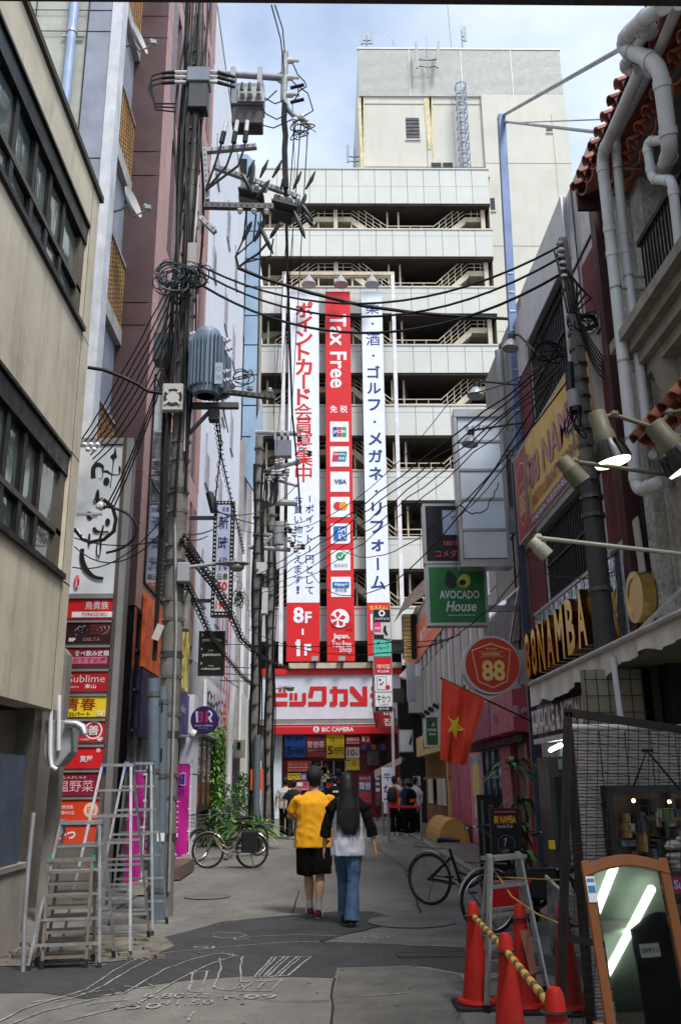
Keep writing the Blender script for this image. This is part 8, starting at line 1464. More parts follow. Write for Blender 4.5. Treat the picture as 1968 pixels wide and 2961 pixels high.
# STREET FURNITURE RIGHT
KB = C(14,14,16)
signY('menu_stand','black karaoke menu board with yellow capitals above a round picture','signboard',1419,2342,1512,2620,10.8,0.05,KB,C(40,36,36),0.02,[('t','88 NAMBA',0.5,0.1,0.84,0.085,0.05,C(220,160,50)),('r',0.1,0.01,0.95,0.03,C(180,60,70)),('t','karaoke & bar',0.5,0.17,0.6,0.04,C(160,160,160)),('o',0.5,0.36,0.31,0.325,C(120,120,126)),('t','KARAOKE',0.5,0.5,0.55,0.05,0.01,C(170,176,200)),('s',[(0.4,0.32,1),(0.5,0.3,1.4),(0.42,0.38,1)],0.02,C(150,150,150)),('r',0.05,0.62,0.95,0.8,C(20,30,60)),('t','UU',0.3,0.66,0.1,0.06,C(60,100,190))])
signY('menu_stand','taller narrow black board with a white line behind the karaoke board','signboard',1382,2302,1462,2590,13.2,0.05,C(16,16,18),BLACK,0.02,[('r',0.1,0.04,0.2,0.6,C(90,92,98)),('t','7',0.55,0.14,0.22,0.1,0.04,C(160,50,30)),('v','KOMEDAYA',0.42,0.55,0.16,0.05,C(150,150,156))])
sh2 = T('pink_shop','pink and dark red shop row with a blue framed door on the right','shop',(4,22,0))
PKW = mat('pink_paint', K(178,84,110), 0.6, var=0.1, streak=0.15); DRW = mat('dark_red_paint', K(96,28,36), 0.5)
def wp(name,y0,y1,z0,z1,m,x=3.95,th=0.2,parent=sh2): return P(parent,name,MB().box(x,x+th,y0,y1,z0,z1),m)
wp('wall',15.3,20.28,0.03,3.38,DRW,4.0); wp('wall',20.3,29.0,0.03,2.48,mat('shop_pink_dark', K(120,50,70), 0.6),4.0)
wp('pillar',25.3,29.0,0.45,2.3,PKW,3.93); wp('plinth',25.3,29.0,0.03,0.45,mat('plinth_grey', K(84,72,72), 0.8),3.9); wp('poster_panel',23.2,25.25,0.05,2.3,C(206,120,140),3.94)
items_on(sh2,Vector((3.93,29.0,2.3)),RR,RU,3.7,1.85,[('q','AVOCADO House',0.45,0.5,0.42,0.22,-math.pi/2,C(130,50,76))])
items_on(sh2,Vector((3.94,25.25,2.3)),RR,RU,2.05,2.25,[('e',0.5,0.3,0.28,0.3,C(214,190,110)),('t','Mexican',0.5,0.08,0.8,0.1,0.02,C(90,170,200)),('r',0.3,0.55,0.7,0.72,C(220,200,210)),('t','Fine',0.5,0.85,0.5,0.1,0.02,C(230,210,220))])
BDF = mat('door_blue', K(50,110,150), 0.5); wp('door',20.6,23.1,0.15,2.3,glassmat('door_dark',(0.02,0.02,0.03),0.1),3.97,0.02)
for y in (20.6,21.4,22.25,23.05): wp('door_frame',y,y+0.09,0.1,2.35,BDF,3.93,0.03)
for z in (0.15,0.9,1.65,2.28): wp('door_frame',20.6,23.14,z,z+0.06,BDF,3.925,0.03)
wp('column',19.4,20.5,0.03,3.2,PKW,3.9); wp('column',17.6,17.8,0.03,2.4,C(170,70,80),3.85)
for (y0,y1,m,lb) in ((17.2,19.6,mat('fascia_rose', K(176,74,92), 0.5),0),(19.7,21.9,mat('fascia_magenta', K(150,40,86), 0.5),1),(21.95,23.4,mat('fascia_pink', K(196,120,146), 0.5),1)): mb = MB(); mb.prism([(3.99,y0,3.32),(3.55,y0,3.25),(3.55,y0,2.5),(3.99,y0,2.44)],(0,y1-y0,0)); P(sh2,'fascia_box',mb,m)
mb = MB()
for i in range(30): mb.box(3.7,3.9,17.3+i*0.21,17.42+i*0.21,2.3,2.43)
P(sh2,'eave_tile',mb,mat('eave_plum', K(70,40,46), 0.7),kind='stuff')
for (px,py,q) in ((1435,2078,19),(1500,2056,16.5)): c = WY(px,py,q); t = T('wall_spotlight',('left' if px < 1450 else 'right')+' pink twin spotlight on the rose fascia boxes','spotlight',tuple(c),'spotlights on the pink fascia'); mb = MB(); mb.cyl(c+Vector((-0.05,0,-0.09)),c+Vector((-0.02,0,0.09)),0.07); P(t,'head',mb,mat('spot_pink', K(170,120,130), 0.4),smooth=True); mb = MB(); mb.cyl(c+Vector((0.05,0,0)),c+Vector((0.25,0,0)),0.06,0.075); P(t,'mount',mb,mat('spot_pink', K(170,120,130)),smooth=True)
ws = T('wooden_shop','wooden restaurant front with white door curtains on the right','shop',(4,32,0)); WD = mat('shop_wood', K(124,84,50), 0.7, var=0.2, scale=2, stretch=(1,6,0.3))
wp('wall',29.02,36.5,0.03,2.5,WD,3.98,parent=ws)
for i in range(11): wp('slat',29.2+i*0.6,29.36+i*0.6,1.75,2.4,mat('slat_wood', K(150,112,66), 0.7),3.9,0.07,ws)
wp('beam',29.0,36.5,1.66,1.76,WD,3.88,0.1,ws); wp('corner_post',29.0,29.3,0.03,2.48,C(206,170,104),3.85,0.1,ws)
for i,(y0,y1) in enumerate(((29.7,30.6),(30.7,31.9),(33.2,34.6))): o = wp('curtain',y0,y1,0.85,1.68,C(206,200,184),3.84,0.03,ws)
mb = MB(); mb.box(3.6,4.0,27.5,36,2.5,3.2); P(ws,'signboard',mb,C(200,176,120)); items_on(ws,Vector((3.6,34.5,3.15)),RR,RU,6,0.6,[('t','鶏料理 居酒屋',0.45,0.5,0.6,0.6,0.03,BLK_)])
bl2 = T('barrel_bench','half round yellow wooden barrel cover on the pavement','barrel',(3.4,27,0)); mb = MB(); n = 12; prof = [(3.05+0.85*0 + 0.42+0.42*math.cos(a), 0.03+0.6*math.sin(a)) for a in np.linspace(math.pi,0,n)]
mb.prism([(x,25.4,z) for x,z in prof],(0,3.2,0)); P(bl2,'cover',mb,mat('barrel_wood', K(196,150,80), 0.6, var=0.12));
for i,(px,py) in enumerate(((1124,2435),(1108,2417),(1219,2437))):
 c = G(px,py); t = T('queue_post',('nearest left','farther left','right')[i]+' chrome queue post holding the red belt','queue post',tuple(c),'chrome queue posts'); mb = MB(); mb.cyl(c,c+Vector((0,0,1.0)),0.03); P(t,'post',mb,CHROM,smooth=True); mb = MB(); mb.lathe(c,[(0.2,0),(0.2,0.015),(0.05,0.04)],20); P(t,'base',mb,CHROM,smooth=True)
a,b_ = G(1124,2435),G(1219,2437); tag(build('queue_belt',MB().obox((a+b_)/2+Vector((0,0,0.93)),(b_-a)/2,Vector((0,0.004,0)),Vector((0,0,0.035))),C(200,30,40)),'red belt stretched between the chrome queue posts','belt')
t = T('stall_tent','pale canvas stall roof on a white pole at the store corner','tent',tuple(G(1137,2400))); mb = MB(); p = [WY(1082,2228,32),WY(1160,2188,31),WY(1172,2192,34),WY(1100,2222,35)]; mb.quad(*p); mb.quad(*[q-Vector((0,0,0.05)) for q in p][::-1]); mb.quad(p[0],p[1],p[1]-Vector((0,0,0.2)),p[0]-Vector((0,0,0.25))); P(t,'roof',mb,C(196,170,160)); g_ = G(1137,2405); mb = MB(); mb.cyl((g_.x,31,0),(g_.x,31,3.9),0.05); P(t,'pole',mb,WS)
signY('flag_banner','white stall flag with black brush characters beside the queue','banner',1102,2219,1138,2352,30.5,0.02,C(208,208,222),None,0,[('v','牛かつ',0.5,0.08,0.72,0.26,0.03,C(24,28,60))])
signY('shop_notice','small white notice with two black characters behind the queue','notice',1193,2244,1215,2272,35,0.03,WHT_,None,0,[('v','牛かつ',0.5,0.05,0.6,0.3,0.02,BLK_)])
t = T('folding_chair','dark stool beside the flower display near the store corner','chair',tuple(G(1078,2370))); c = G(1078,2372); mb = MB()
mb.box(c.x-0.2,c.x+0.2,c.y-0.2,c.y+0.2,0.42,0.46); P(t,'seat',mb,BLACK); mb = MB()
for x,y in ((-1,-1),(1,-1),(1,1),(-1,1)): P(t,'leg',MB().bar((c.x+x*0.18,c.y+y*0.18,0),(c.x+x*0.18,c.y+y*0.18,0.42),0.03),BLACK)
fl = T('national_flag','large red flag with a yellow star hanging from a slanted black pole','flag',tuple(WY(1545,2090,14.2))); Yf = 13.2
a,b_,c_ = WY(1276,1962,Yf),WY(1402,2022,Yf+0.15),WY(1548,2092,14.3); mb = MB(); mb.cyl(a-(b_-a)*0.02,c_,0.014,n=8); P(fl,'pole',mb,BLACK)
TLq,TRq,BRq,BLq = WY(1277,1962,Yf),WY(1400,2022,Yf),WY(1345,2212,Yf),WY(1271,2195,Yf); n = 26; vs = []; fs = []
FP = lambda u,v: (TLq*(1-u)+TRq*u)*(1-v)+(BLq*(1-u)+BRq*u)*v+Vector((0.01*v*math.sin(u*9),(0.03*math.sin(u*11+v*3)+0.012*math.sin(u*27-v*3))*(0.3+v)*(0.4+0.6*math.sin(math.pi*u) if v < 0.1 else 1),-0.02*math.sin(u*math.pi)*v))
for i in range(n+1):
 for j in range(n+1): vs.append(FP(j/n,i/n))
for i in range(n):
 for j in range(n): k = i*(n+1)+j; fs.append((k,k+n+1,k+n+2,k+1))
mb = MB(); mb.add(vs,fs); P(fl,'cloth',mb,mat('flag_red', K(206,52,26), 0.6, var=0.08),smooth=True)
mb = MB(); st5 = []
for k in range(10): r = 0.34 if k % 2 == 0 else 0.15; an = math.pi/2+k*math.pi/5+0.25; st5.append((0.42-r*math.cos(an)*0.85,0.53-r*math.sin(an)*0.5))
cu = (0.42,0.53)
for k in range(10):
 p,q = st5[k],st5[(k+1) % 10]; m_ = 6
 for i in range(m_):
  f0,f1 = i/m_,(i+1)/m_; A1 = [cu[z]+(p[z]-cu[z])*f0 for z in (0,1)]; A2_ = [cu[z]+(p[z]-cu[z])*f1 for z in (0,1)]; B1 = [cu[z]+(q[z]-cu[z])*f0 for z in (0,1)]; B2_ = [cu[z]+(q[z]-cu[z])*f1 for z in (0,1)]
  mb.quad(*[FP(*w)+Vector((0,-0.006,0)) for w in (A1,A2_,B2_,B1)])
P(fl,'star',mb,C(214,190,50))
t = T('drinks_cabinet','worn steel and glass drinks cabinet behind the rack post','cabinet',tuple(G(1600,2620))); mb = MB(); a,b_ = WY(1582,2188,9.6),WY(1650,2510,9.6); mb.box(a.x,b_.x,9.6,10.1,b_.z,a.z); P(t,'casing',mb,mat('cabinet_grey', K(84,80,80), 0.4, 0.3, streak=0.4)); mb = MB(); mb.box(a.x+0.05,b_.x,9.57,9.595,b_.z+0.05,a.z-0.2); P(t,'door',mb,glassmat('cab_glass',(0.03,0.035,0.035),0.08)); mb = MB(); p,q = WY(1612,2195,9.55),WY(1642,2225,9.55); mb.box(p.x,q.x,9.55,9.565,q.z,p.z); P(t,'label',mb,C(120,150,120)); mb = MB(); p,q = WY(1585,2430,9.55),WY(1605,2455,9.55); mb.box(p.x,q.x,9.55,9.565,q.z,p.z); P(t,'sticker',mb,YEL_)
t = T('plastic_curtain','clear plastic sheet over a bent steel rail beside the cones','sheet',tuple(G(1600,2760))); mb = MB(); mb.tube([WY(1578,2535,8.6),WY(1620,2575,8.2),WY(1622,2650,8.2),WY(1620,2800,8.2)],0.018,8); P(t,'rail',mb,ALU,smooth=True); mb = MB(); p = [WY(1580,2540,8.6),WY(1620,2580,8.2),WY(1618,2790,8.2),WY(1588,2740,8.6)]; n = 10;
vs = []
for i in range(n+1):
 for j in range(n+1): u,v = j/n,i/n; vs.append((p[0]*(1-u)+p[1]*u)*(1-v)+(p[3]*(1-u)+p[2]*u)*v+Vector((0.02*math.sin(u*14),0.03*math.sin(u*17+v*5),0)))
mb.add(vs,[(i*(n+1)+j,(i+1)*(n+1)+j,(i+1)*(n+1)+j+1,i*(n+1)+j+1) for i in range(n) for j in range(n)]); P(t,'sheet',mb,mat('clear_film', K(120,122,130), 0.15, 0.3, var=0.4, scale=9),smooth=True)
LG1,LG2,LG3 = mat('leaf_dark',(0.03,0.075,0.025),0.5,var=0.3,scale=9), mat('leaf_mid',(0.08,0.2,0.04),0.5,var=0.3,scale=9), mat('leaf_light',(0.2,0.38,0.08),0.5,var=0.25,scale=9)
def leaf(mb,p,d,L,w,droop):
 d = d.normalized(); s_ = d.cross(Vector((0,0,1))); s_ = s_.normalized() if s_.length > 0.01 else Vector((1,0,0)); a = p; vs = []
 for k in range(5):
  f_ = k/4; q = p+d*L*f_-Vector((0,0,droop*L*f_*f_)); ww = w*(0.5+1.6*f_*(1-f_)*1.6)*(1-f_**4); vs += [q+s_*ww,q-s_*ww]
 mb.add(vs,[(0,1,3,2),(2,3,5,4),(4,5,7,6),(6,7,9,8)])
rnd = random.Random(3)
def dvec(zmin=-0.2):
 a = rnd.uniform(0,6.28); z = rnd.uniform(zmin,1); r = math.sqrt(max(0,1-z*z)); return Vector((math.cos(a)*r,math.sin(a)*r,z))
c = WY(1520,2600,11.6); c.z = 0; t = T('dracaena','tall dark dracaena plant with long drooping leaves by the karaoke entrance','plant',(c.x,c.y,0))
mb = MB(); mb.tube([c,c+Vector((-0.03,0,0.9)),c+Vector((-0.08,0,1.75))],[0.04,0.03,0.02],8); mb.tube([c+Vector((0,0,0.5)),c+Vector((0.1,0.05,1.3))],0.025,8); P(t,'stem',mb,mat('stem_brown', K(70,54,40), 0.9)); mb = MB(); mb.lathe(c,[(0.14,0),(0.18,0.3),(0.16,0.3)],16); P(t,'pot',mb,BLACK,smooth=True)
for (hc,n,L) in ((Vector((-0.08,0,1.78)),26,0.55),(Vector((0.08,0.05,1.35)),22,0.45),(Vector((-0.02,0,1.05)),18,0.4),(Vector((0.02,0,0.75)),14,0.35)):
 for i in range(n): mb = MB(); leaf(mb,c+hc+Vector((0,0,rnd.uniform(-0.1,0.05))),dvec(0.1),L*rnd.uniform(0.7,1.1),0.03,0.9); P(t,'leaf',mb,LG1 if i % 3 else LG2,smooth=True)
def foliage(name,label,cat,spots,n,L,w,mats_,seed,droop=0.5):
 global rnd
 rnd = random.Random(seed); base = spots[0][0]; t = T(name,label,cat,(base.x,base.y,0)); mbs = [MB() for _ in mats_]
 for i in range(n):
  c,s_ = rnd.choice(spots); p = c+Vector((rnd.uniform(-1,1)*s_[0],rnd.uniform(-1,1)*s_[1],rnd.uniform(-1,1)*s_[2])); d = dvec(-0.5); d = (d+Vector((0.2,-0.4,0))).normalized(); leaf(mbs[rnd.choices(range(len(mats_)),[1+k for k in range(len(mats_))])[0]],p,d,L*rnd.uniform(0.6,1.2),w*rnd.uniform(0.7,1.2),droop)
 for m,mbx in zip(mats_,mbs): P(t,'foliage',mbx,m,kind='stuff',smooth=True)
 return t
cr = WX(638,2290,-2.9)
foliage('green_creeper','bright green leafy creeper covering the pillar beside the menu board','plant',[(Vector((-3.0,26.3,z)),(0.24,1.2,0.4)) for z in (0.5,1.0,1.5,2.0,2.4,2.7)],3600,0.22,0.024,[LG1,LG2,LG3,LG3],5)
foliage('planter_shrub','dark green small leaved shrub behind the parked bicycles','plant',[(Vector((-2.75,25.2,0.6)),(0.4,0.5,0.5)),(Vector((-2.4,26,1.0)),(0.3,0.4,0.6)),(Vector((-2.2,27,1.2)),(0.25,0.3,0.7))],1500,0.12,0.028,[LG1,LG2],6)
pc = G(735,2455); t = T('fan_palm','light green potted fan palm beyond the parked bicycles','plant',(pc.x,pc.y,0)); rnd = random.Random(9); mb = MB(); mb.lathe((pc.x,pc.y,0),[(0.2,0),(0.26,0.35),(0.24,0.35)],16); P(t,'pot',mb,mat('pot_clay', K(110,70,50), 0.8),smooth=True)
for i in range(130): mb = MB(); leaf(mb,Vector((pc.x-0.1,pc.y,0.5))+Vector((rnd.uniform(-0.3,0.3),0,0)),dvec(0.05),rnd.uniform(0.6,1.0),0.03,0.5); P(t,'leaf',mb,LG3 if i % 3 else LG2,smooth=True)
foliage('flower_display','small flower arrangement on the stall table near the store corner','plant',[(G(1075,2350)+Vector((0,0,0.9)),(0.15,0.1,0.25))],160,0.14,0.02,[LG1,mat('petal_yellow', K(210,190,90), 0.6)],8)
# PEOPLE
def melt(mb, vox, sm=3, wr=None):
 me = bpy.data.meshes.new('b'); me.from_pydata([tuple(v) for v in mb.v],[],mb.f); me.update()
 bm = bmesh.new(); bm.from_mesh(me); bmesh.ops.recalc_face_normals(bm,faces=bm.faces); bm.to_mesh(me); bm.free()
 o = bpy.data.objects.new('b',me); COL.objects.link(o); md = o.modifiers.new('r','REMESH'); md.mode = 'VOXEL'; md.voxel_size = vox; m2 = o.modifiers.new('s','SMOOTH'); m2.iterations = sm; m2.factor = 0.5
 dg = bpy.context.evaluated_depsgraph_get(); e = bpy.data.meshes.new_from_object(o.evaluated_get(dg)); bpy.data.objects.remove(o); bpy.data.meshes.remove(me)
 if wr:
  amp,sc,c0 = wr; co = np.empty(len(e.vertices)*3); e.vertices.foreach_get('co',co); co = co.reshape(-1,3); nr = np.array([v.normal[:] for v in e.vertices])
  for i,(p,n) in enumerate(zip(co,nr)):
   q = Vector(((p[0]-c0[0])*sc*0.9+(p[2]-c0[2])*sc*0.5,(p[1]-c0[1])*sc,(p[2]-c0[2])*sc*0.8-(p[0]-c0[0])*sc*0.4)); k = mnoise.noise(q); k = (1-abs(k)*3.0)
   co[i] = p+n*amp*k
  e.vertices.foreach_set('co',co.reshape(-1))
 out = MB(); out.v = [tuple(v.co) for v in e.vertices]; out.f = [tuple(p.vertices) for p in e.polygons]; out.m = [0]*len(out.f); bpy.data.meshes.remove(e); return out
def limb(mb, pts, rs, n=14): mb.tube([Vector(p) for p in pts], rs, n)
SKIN = mat('skin', K(196,150,122), 0.55, var=0.05); HAIR = mat('hair_black',(0.004,0.0035,0.0035),0.55,var=0.2,scale=30,stretch=(1,1,0.1)); WSHOE = mat('shoe_sole', K(206,200,196), 0.6)
def hand(mb, w, d, s, side, curl=0.5):
 d = d.normalized(); f_ = Vector((0,1,0)); x = d.cross(f_).normalized(); f_ = x.cross(d).normalized()
 pc_ = w+d*0.045*s; mb.loft([(w,0.022*s,0.018*s,f_,x),(w+d*0.03*s,0.034*s,0.017*s,f_,x),(w+d*0.07*s,0.04*s,0.016*s,f_,x),(w+d*0.09*s,0.036*s,0.014*s,f_,x)])
 for k,L in enumerate((0.068,0.078,0.072,0.056)):
  b_ = w+d*0.085*s+f_*(0.03-0.02*k)*s; e1 = b_+(d*0.5*L-x*side*0.15*L*curl)*s; e2 = e1+(d*0.45*L-x*side*0.45*L*curl)*s; limb(mb,[b_-d*0.02*s,b_,e1,e2],[0.009*s,0.0095*s,0.0085*s,0.007*s],8)
 b_ = w+d*0.03*s+f_*0.03*s; limb(mb,[w+d*0.015*s,b_,b_+(d*0.03+f_*0.018)*s,b_+(d*0.055+f_*0.02)*s],[0.012*s,0.012*s,0.0105*s,0.008*s],8)
def figure(label, x, y, H=1.72, rot=0.0, shirt=None, sleeve='short', scol=None, pants=None, ptype='long', shoe=None, sole=WSHOE, legs=((0.08,0.10),(-0.1,-0.14)), arms=(((-0.28,0.02,1.13),(-0.29,0.08,0.9)),((0.28,0.02,1.13),(0.29,-0.04,0.88))), hair='short', cap=None, vox=0.022, w=1.0, hem=0.86, raised=(0,0), socks=None, extra=None, group=None, wr=0.006, shoe2=None, lx=1.0):
 s = H/1.75; t = T('person',label,'person',(x,y,0),group); Rm = Matrix.Rotation(rot,3,'Z'); base = Vector((x,y,0))
 X = lambda v: Vector(v)
 def add(name, mb, m, parts=None, smooth=True, parent=None, root=True):
  mb.v = [tuple(base+Rm@(Vector(p)*s)) for p in mb.v]; return P(t,name,mb,m,smooth=smooth) if parent is None else SP(parent,name,mb,m,smooth=smooth)
 hd = Vector((0,0.01,1.635)); mb = MB()
 mb.ball(hd,0.1,18,(0.80,0.98,1.2)); mb.ball(hd+Vector((0,0.03,-0.06)),0.07,14,(0.85,0.95,0.9)); limb(mb,[(0,-0.01,1.40),(0,0.0,1.50),(0,0.01,1.58)],[0.065,0.054,0.055])
 mb.lathe(hd+Vector((0,0.09,-0.02)),[(0.016,0),(0.012,0.02),(0.002,0.032)],8,(0,1,-0.2))
 for q in (-1,1): mb.ball(hd+Vector((q*0.083,0.0,-0.01)),0.026,8,(0.45,0.8,1.2))
 E1,E2 = (1,0,0),(0,1,0)
 tor = [((0,0,0.86),0.155*w,0.10),((0,0,0.95),0.17*w,0.11),((0,0,1.06),0.145*w,0.098),((0,-0.005,1.2),0.165*w,0.108),((0,-0.01,1.32),0.18*w,0.105),((0,-0.01,1.40),0.165*w,0.08),((0,-0.005,1.45),0.10,0.06)]
 mb.loft([(c,a,b_,E1,E2) for c,a,b_ in tor])
 sh_ = [Vector((-0.18*w,-0.005,1.40)),Vector((0.18*w,-0.005,1.40))]; arm_pts = []
 for k in (0,1):
  el,wrx = Vector(arms[k][0]),Vector(arms[k][1]); el.x *= w**0.5; arm_pts.append((sh_[k],el,wrx)); limb(mb,[sh_[k],sh_[k].lerp(el,0.5),el,el.lerp(wrx,0.4),wrx],[0.05,0.046,0.038,0.036,0.024]); hand(mb,wrx,(wrx-el),1.0,-1 if k == 0 else 1)
 feet = []
 for k,(kn,an) in enumerate(legs):
  q = -1 if k == 0 else 1; z = raised[k]; hp = Vector((q*0.09*w,0,0.90)); kp = Vector((q*0.095*(0.4+0.6*lx),kn,0.49+z*0.6)); ap = Vector((q*0.085*lx,an,0.09+z)); limb(mb,[hp,hp.lerp(kp,0.5),kp,kp.lerp(ap,0.35),kp.lerp(ap,0.7),ap],[0.085*w,0.078*w,0.056,0.064,0.044,0.034]); feet.append((hp,kp,ap))
  pit = -0.35 if an < 0 and z > 0.01 else 0; fd = Vector((q*0.12,1,pit)).normalized(); mb.loft([(ap+Vector((0,-0.04,-0.05)),0.03,0.03,E1,(0,0,1)),(ap+fd*0.05+Vector((0,0,-0.05)),0.038,0.032,E1,(0,0,1)),(ap+fd*0.15+Vector((0,0,-0.06)),0.04,0.022,E1,(0,0,1)),(ap+fd*0.19+Vector((0,0,-0.062)),0.03,0.015,E1,(0,0,1))])
 bd = melt(mb,min(vox,0.012),2); body = add('body',bd,SKIN)
 for q in (-1,1):
  mb = MB(); mb.ball(hd+Vector((q*0.032,0.092,0.005)),0.011,8); add('eye',mb,BLACK)
 mb = MB(); mb.box(-0.022,0.022,0.094,0.102,1.565,1.571); add('mouth',mb,mat('lip', K(150,80,76), 0.5),smooth=False)
 for k,(hp,kp,ap) in enumerate(feet):
  q = -1 if k == 0 else 1; z = raised[k]; pit = -0.35 if legs[k][1] < 0 and z > 0.01 else 0; fd = Vector((q*0.12,1,pit)).normalized(); uq = Vector((0,-pit,1)).normalized(); mb = MB(); b0 = ap-uq*0.05
  mb.loft([(b0-fd*0.075,0.03,0.04,E1,uq),(b0-fd*0.05,0.042,0.05,E1,uq),(b0+fd*0.03,0.046,0.045,E1,uq),(b0+fd*0.12,0.05,0.03,E1,uq),(b0+fd*0.19,0.035,0.02,E1,uq)]); limb(mb,[ap-uq*0.04,ap+uq*0.01],[0.042,0.04]); sm_ = melt(mb,0.012,2); so2 = add('shoe',sm_,shoe or BLACK)
  mb = MB(); b1 = ap-uq*0.078; mb.prism([b1+Vector((math.cos(a)*0.048,0,0))+fd*(0.06+math.sin(a)*0.145) for a in np.linspace(0,2*math.pi,17)[:-1]],tuple(-uq*0.02)); SPn = add('sole',mb,sole,smooth=False,parent=so2)
  if socks: mb = MB(); limb(mb,[ap-uq*0.02,ap+(kp-ap).normalized()*0.09,ap+(kp-ap).normalized()*0.15],[0.042,0.04,0.044]); add('sock',mb,socks)
  if shoe2: mb = MB(); mb.obox(b0+fd*0.02+Vector((q*0.05,0,0.015)),Vector((0.003,0,0)),fd*0.05+uq*0.018,uq*0.006); add('swoosh_mark',mb,shoe2,smooth=False)
 mb = MB(); mb.loft([((0,0,0.93),0.165*w,0.115,E1,E2),((0,0,0.9),0.178*w,0.122,E1,E2),((0,0,0.84),0.185*w,0.125,E1,E2),((0,0,0.80),0.17*w,0.11,E1,E2)])
 for k,(hp,kp,ap) in enumerate(feet):
  if ptype == 'long': limb(mb,[hp,hp.lerp(kp,0.5),kp,kp.lerp(ap,0.5),ap+Vector((0,-0.005,0.015))],[0.1*w,0.092*w,0.076,0.076,0.084])
  elif ptype == 'flare': limb(mb,[hp,hp.lerp(kp,0.5),kp,kp.lerp(ap,0.5),ap+Vector((0,-0.01,-0.02))],[0.1*w,0.092*w,0.07,0.08,0.095])
  else: e = hp.lerp(kp,0.98); limb(mb,[hp,hp.lerp(kp,0.5),e],[0.115*w,0.12*w,0.13*w])
 add('trousers' if ptype != 'shorts' else 'shorts',melt(mb,vox*0.7,3,(wr,9,(x+3,y,0))),pants or BLACK)
 mb = MB(); g = 1.14; mb.loft([((0,0,hem),0.195*w*g,0.158,E1,E2),((0,0,0.95),0.188*w*g,0.15,E1,E2),((0,-0.005,1.08),0.17*w*g,0.13,E1,E2),((0,-0.008,1.22),0.178*w*g,0.128,E1,E2),((0,-0.01,1.33),0.182*w*g,0.122,E1,E2),((0,-0.01,1.385),0.155*w*g,0.098,E1,E2),((0,-0.01,1.425),0.115*w*g,0.085,E1,E2),((0,-0.005,1.47),0.08,0.066,E1,E2)])
 mb2 = MB() if scol else mb
 for k,(a,el,wrx) in enumerate(arm_pts):
  if sleeve == 'short': e = a.lerp(el,0.78); limb(mb2,[a+Vector((0.05 if k == 0 else -0.05,0,-0.01)),a+Vector((0,0,-0.03)),a.lerp(el,0.45),e],[0.06,0.064,0.066,0.068])
  elif sleeve == 'three': e = el.lerp(wrx,0.45); limb(mb2,[a+Vector((0.05 if k == 0 else -0.05,0,0.0)),a.lerp(el,0.5),el,e],[0.062,0.066,0.064,0.072])
  else: limb(mb2,[a,a.lerp(el,0.5),el,wrx],[0.062,0.062,0.054,0.042])
 add('shirt',melt(mb,vox*0.7,3,(wr,8,(x,y,0))),shirt or WHT_)
 if scol:
  for q in (-1,1): mb2.ball((q*0.15*w,-0.01,1.385),0.085,12,(1,1.1,0.8)); limb(mb2,[(q*0.05,-0.01,1.45),(q*0.12*w,-0.015,1.40),(q*0.2*w,-0.01,1.34),(q*0.17*w,-0.01,1.24)],[0.075,0.092,0.09,0.06])
  add('sleeve',melt(mb2,vox*0.7,2,(wr,9,(x,y,1))),scol)
 if hair == 'short': mb = MB(); mb.ball(hd+Vector((0,-0.022,0.022)),0.106,16,(0.84,0.96,1.14)); mb.ball(hd+Vector((0,-0.045,-0.045)),0.078,12,(0.95,0.8,0.9)); add('hair',melt(mb,0.014,1,(0.003,30,(x,y,0))),HAIR)
 if hair == 'long':
  mb = MB(); mb.ball(hd+Vector((0,-0.02,0.02)),0.115,18,(0.86,0.98,1.14)); rn = random.Random(4)
  mb.loft([((0,-0.04,1.68),0.09,0.08,E1,E2),((0,-0.05,1.6),0.108,0.09,E1,E2),((0,-0.07,1.48),0.122,0.08,E1,E2),((0.0,-0.115,1.36),0.14,0.05,E1,E2),((0.0,-0.14,1.24),0.135,0.03,E1,E2),((0.01,-0.145,1.14),0.11,0.025,E1,E2),((0.025,-0.145,1.05),0.07,0.018,E1,E2)]); hh = add('hair',melt(mb,0.012,3),HAIR)
  mb = MB()
  for k in range(110): xx = rn.uniform(-0.14,0.145); zt_ = rn.uniform(1.3,1.5); ze = rn.uniform(0.98,1.2)+abs(xx)*0.6-(0.06 if xx > 0 else 0); limb(mb,[(xx*0.95,-0.13,zt_),(xx,-0.165,(zt_+ze)/2),(xx+rn.uniform(-0.012,0.012),-0.165+rn.uniform(0,0.02),ze)],[0.006,0.006,0.0015],5)
  add('hair_strands',mb,HAIR,parent=hh)
 if cap:
  mb = MB(); mb.ball(hd+Vector((0,-0.008,0.04)),0.116,20,(0.88,1.0,1.02)); c_ = melt(mb,0.012,2); cc_ = add('cap',c_,cap); mb = MB(); mb.loft([(hd+Vector((0,0.08,0.05)),0.08,0.008,E1,(0,0,1)),(hd+Vector((0,0.15,0.035)),0.07,0.008,E1,(0,0,1)),(hd+Vector((0,0.185,0.025)),0.04,0.006,E1,(0,0,1))]); add('brim',mb,cap,parent=cc_)
  mb = MB(); mb.tube([hd+Vector((math.cos(a)*0.045,-0.12,0.0+math.sin(a)*0.035)) for a in np.linspace(0,math.pi,9)],0.005,6); add('cap_strap',mb,cap,parent=cc_)
 if extra: extra(add)
 return t
YT = mat('tshirt_yellow', K(226,158,20), 0.85, var=0.05, bump=0.2, bscale=60); BKC = mat('cloth_black',(0.005,0.005,0.0055),0.95,var=0.2,spec=0.15); WTC = mat('cloth_white', K(190,192,206), 0.85, var=0.04)
DEN = mat('denim', K(70,98,128), 0.85, var=0.3, scale=5, bump=0.3, bscale=120); MRN = mat('shoe_maroon', K(96,24,36), 0.6)
pm = WY(905,2650,12.15)
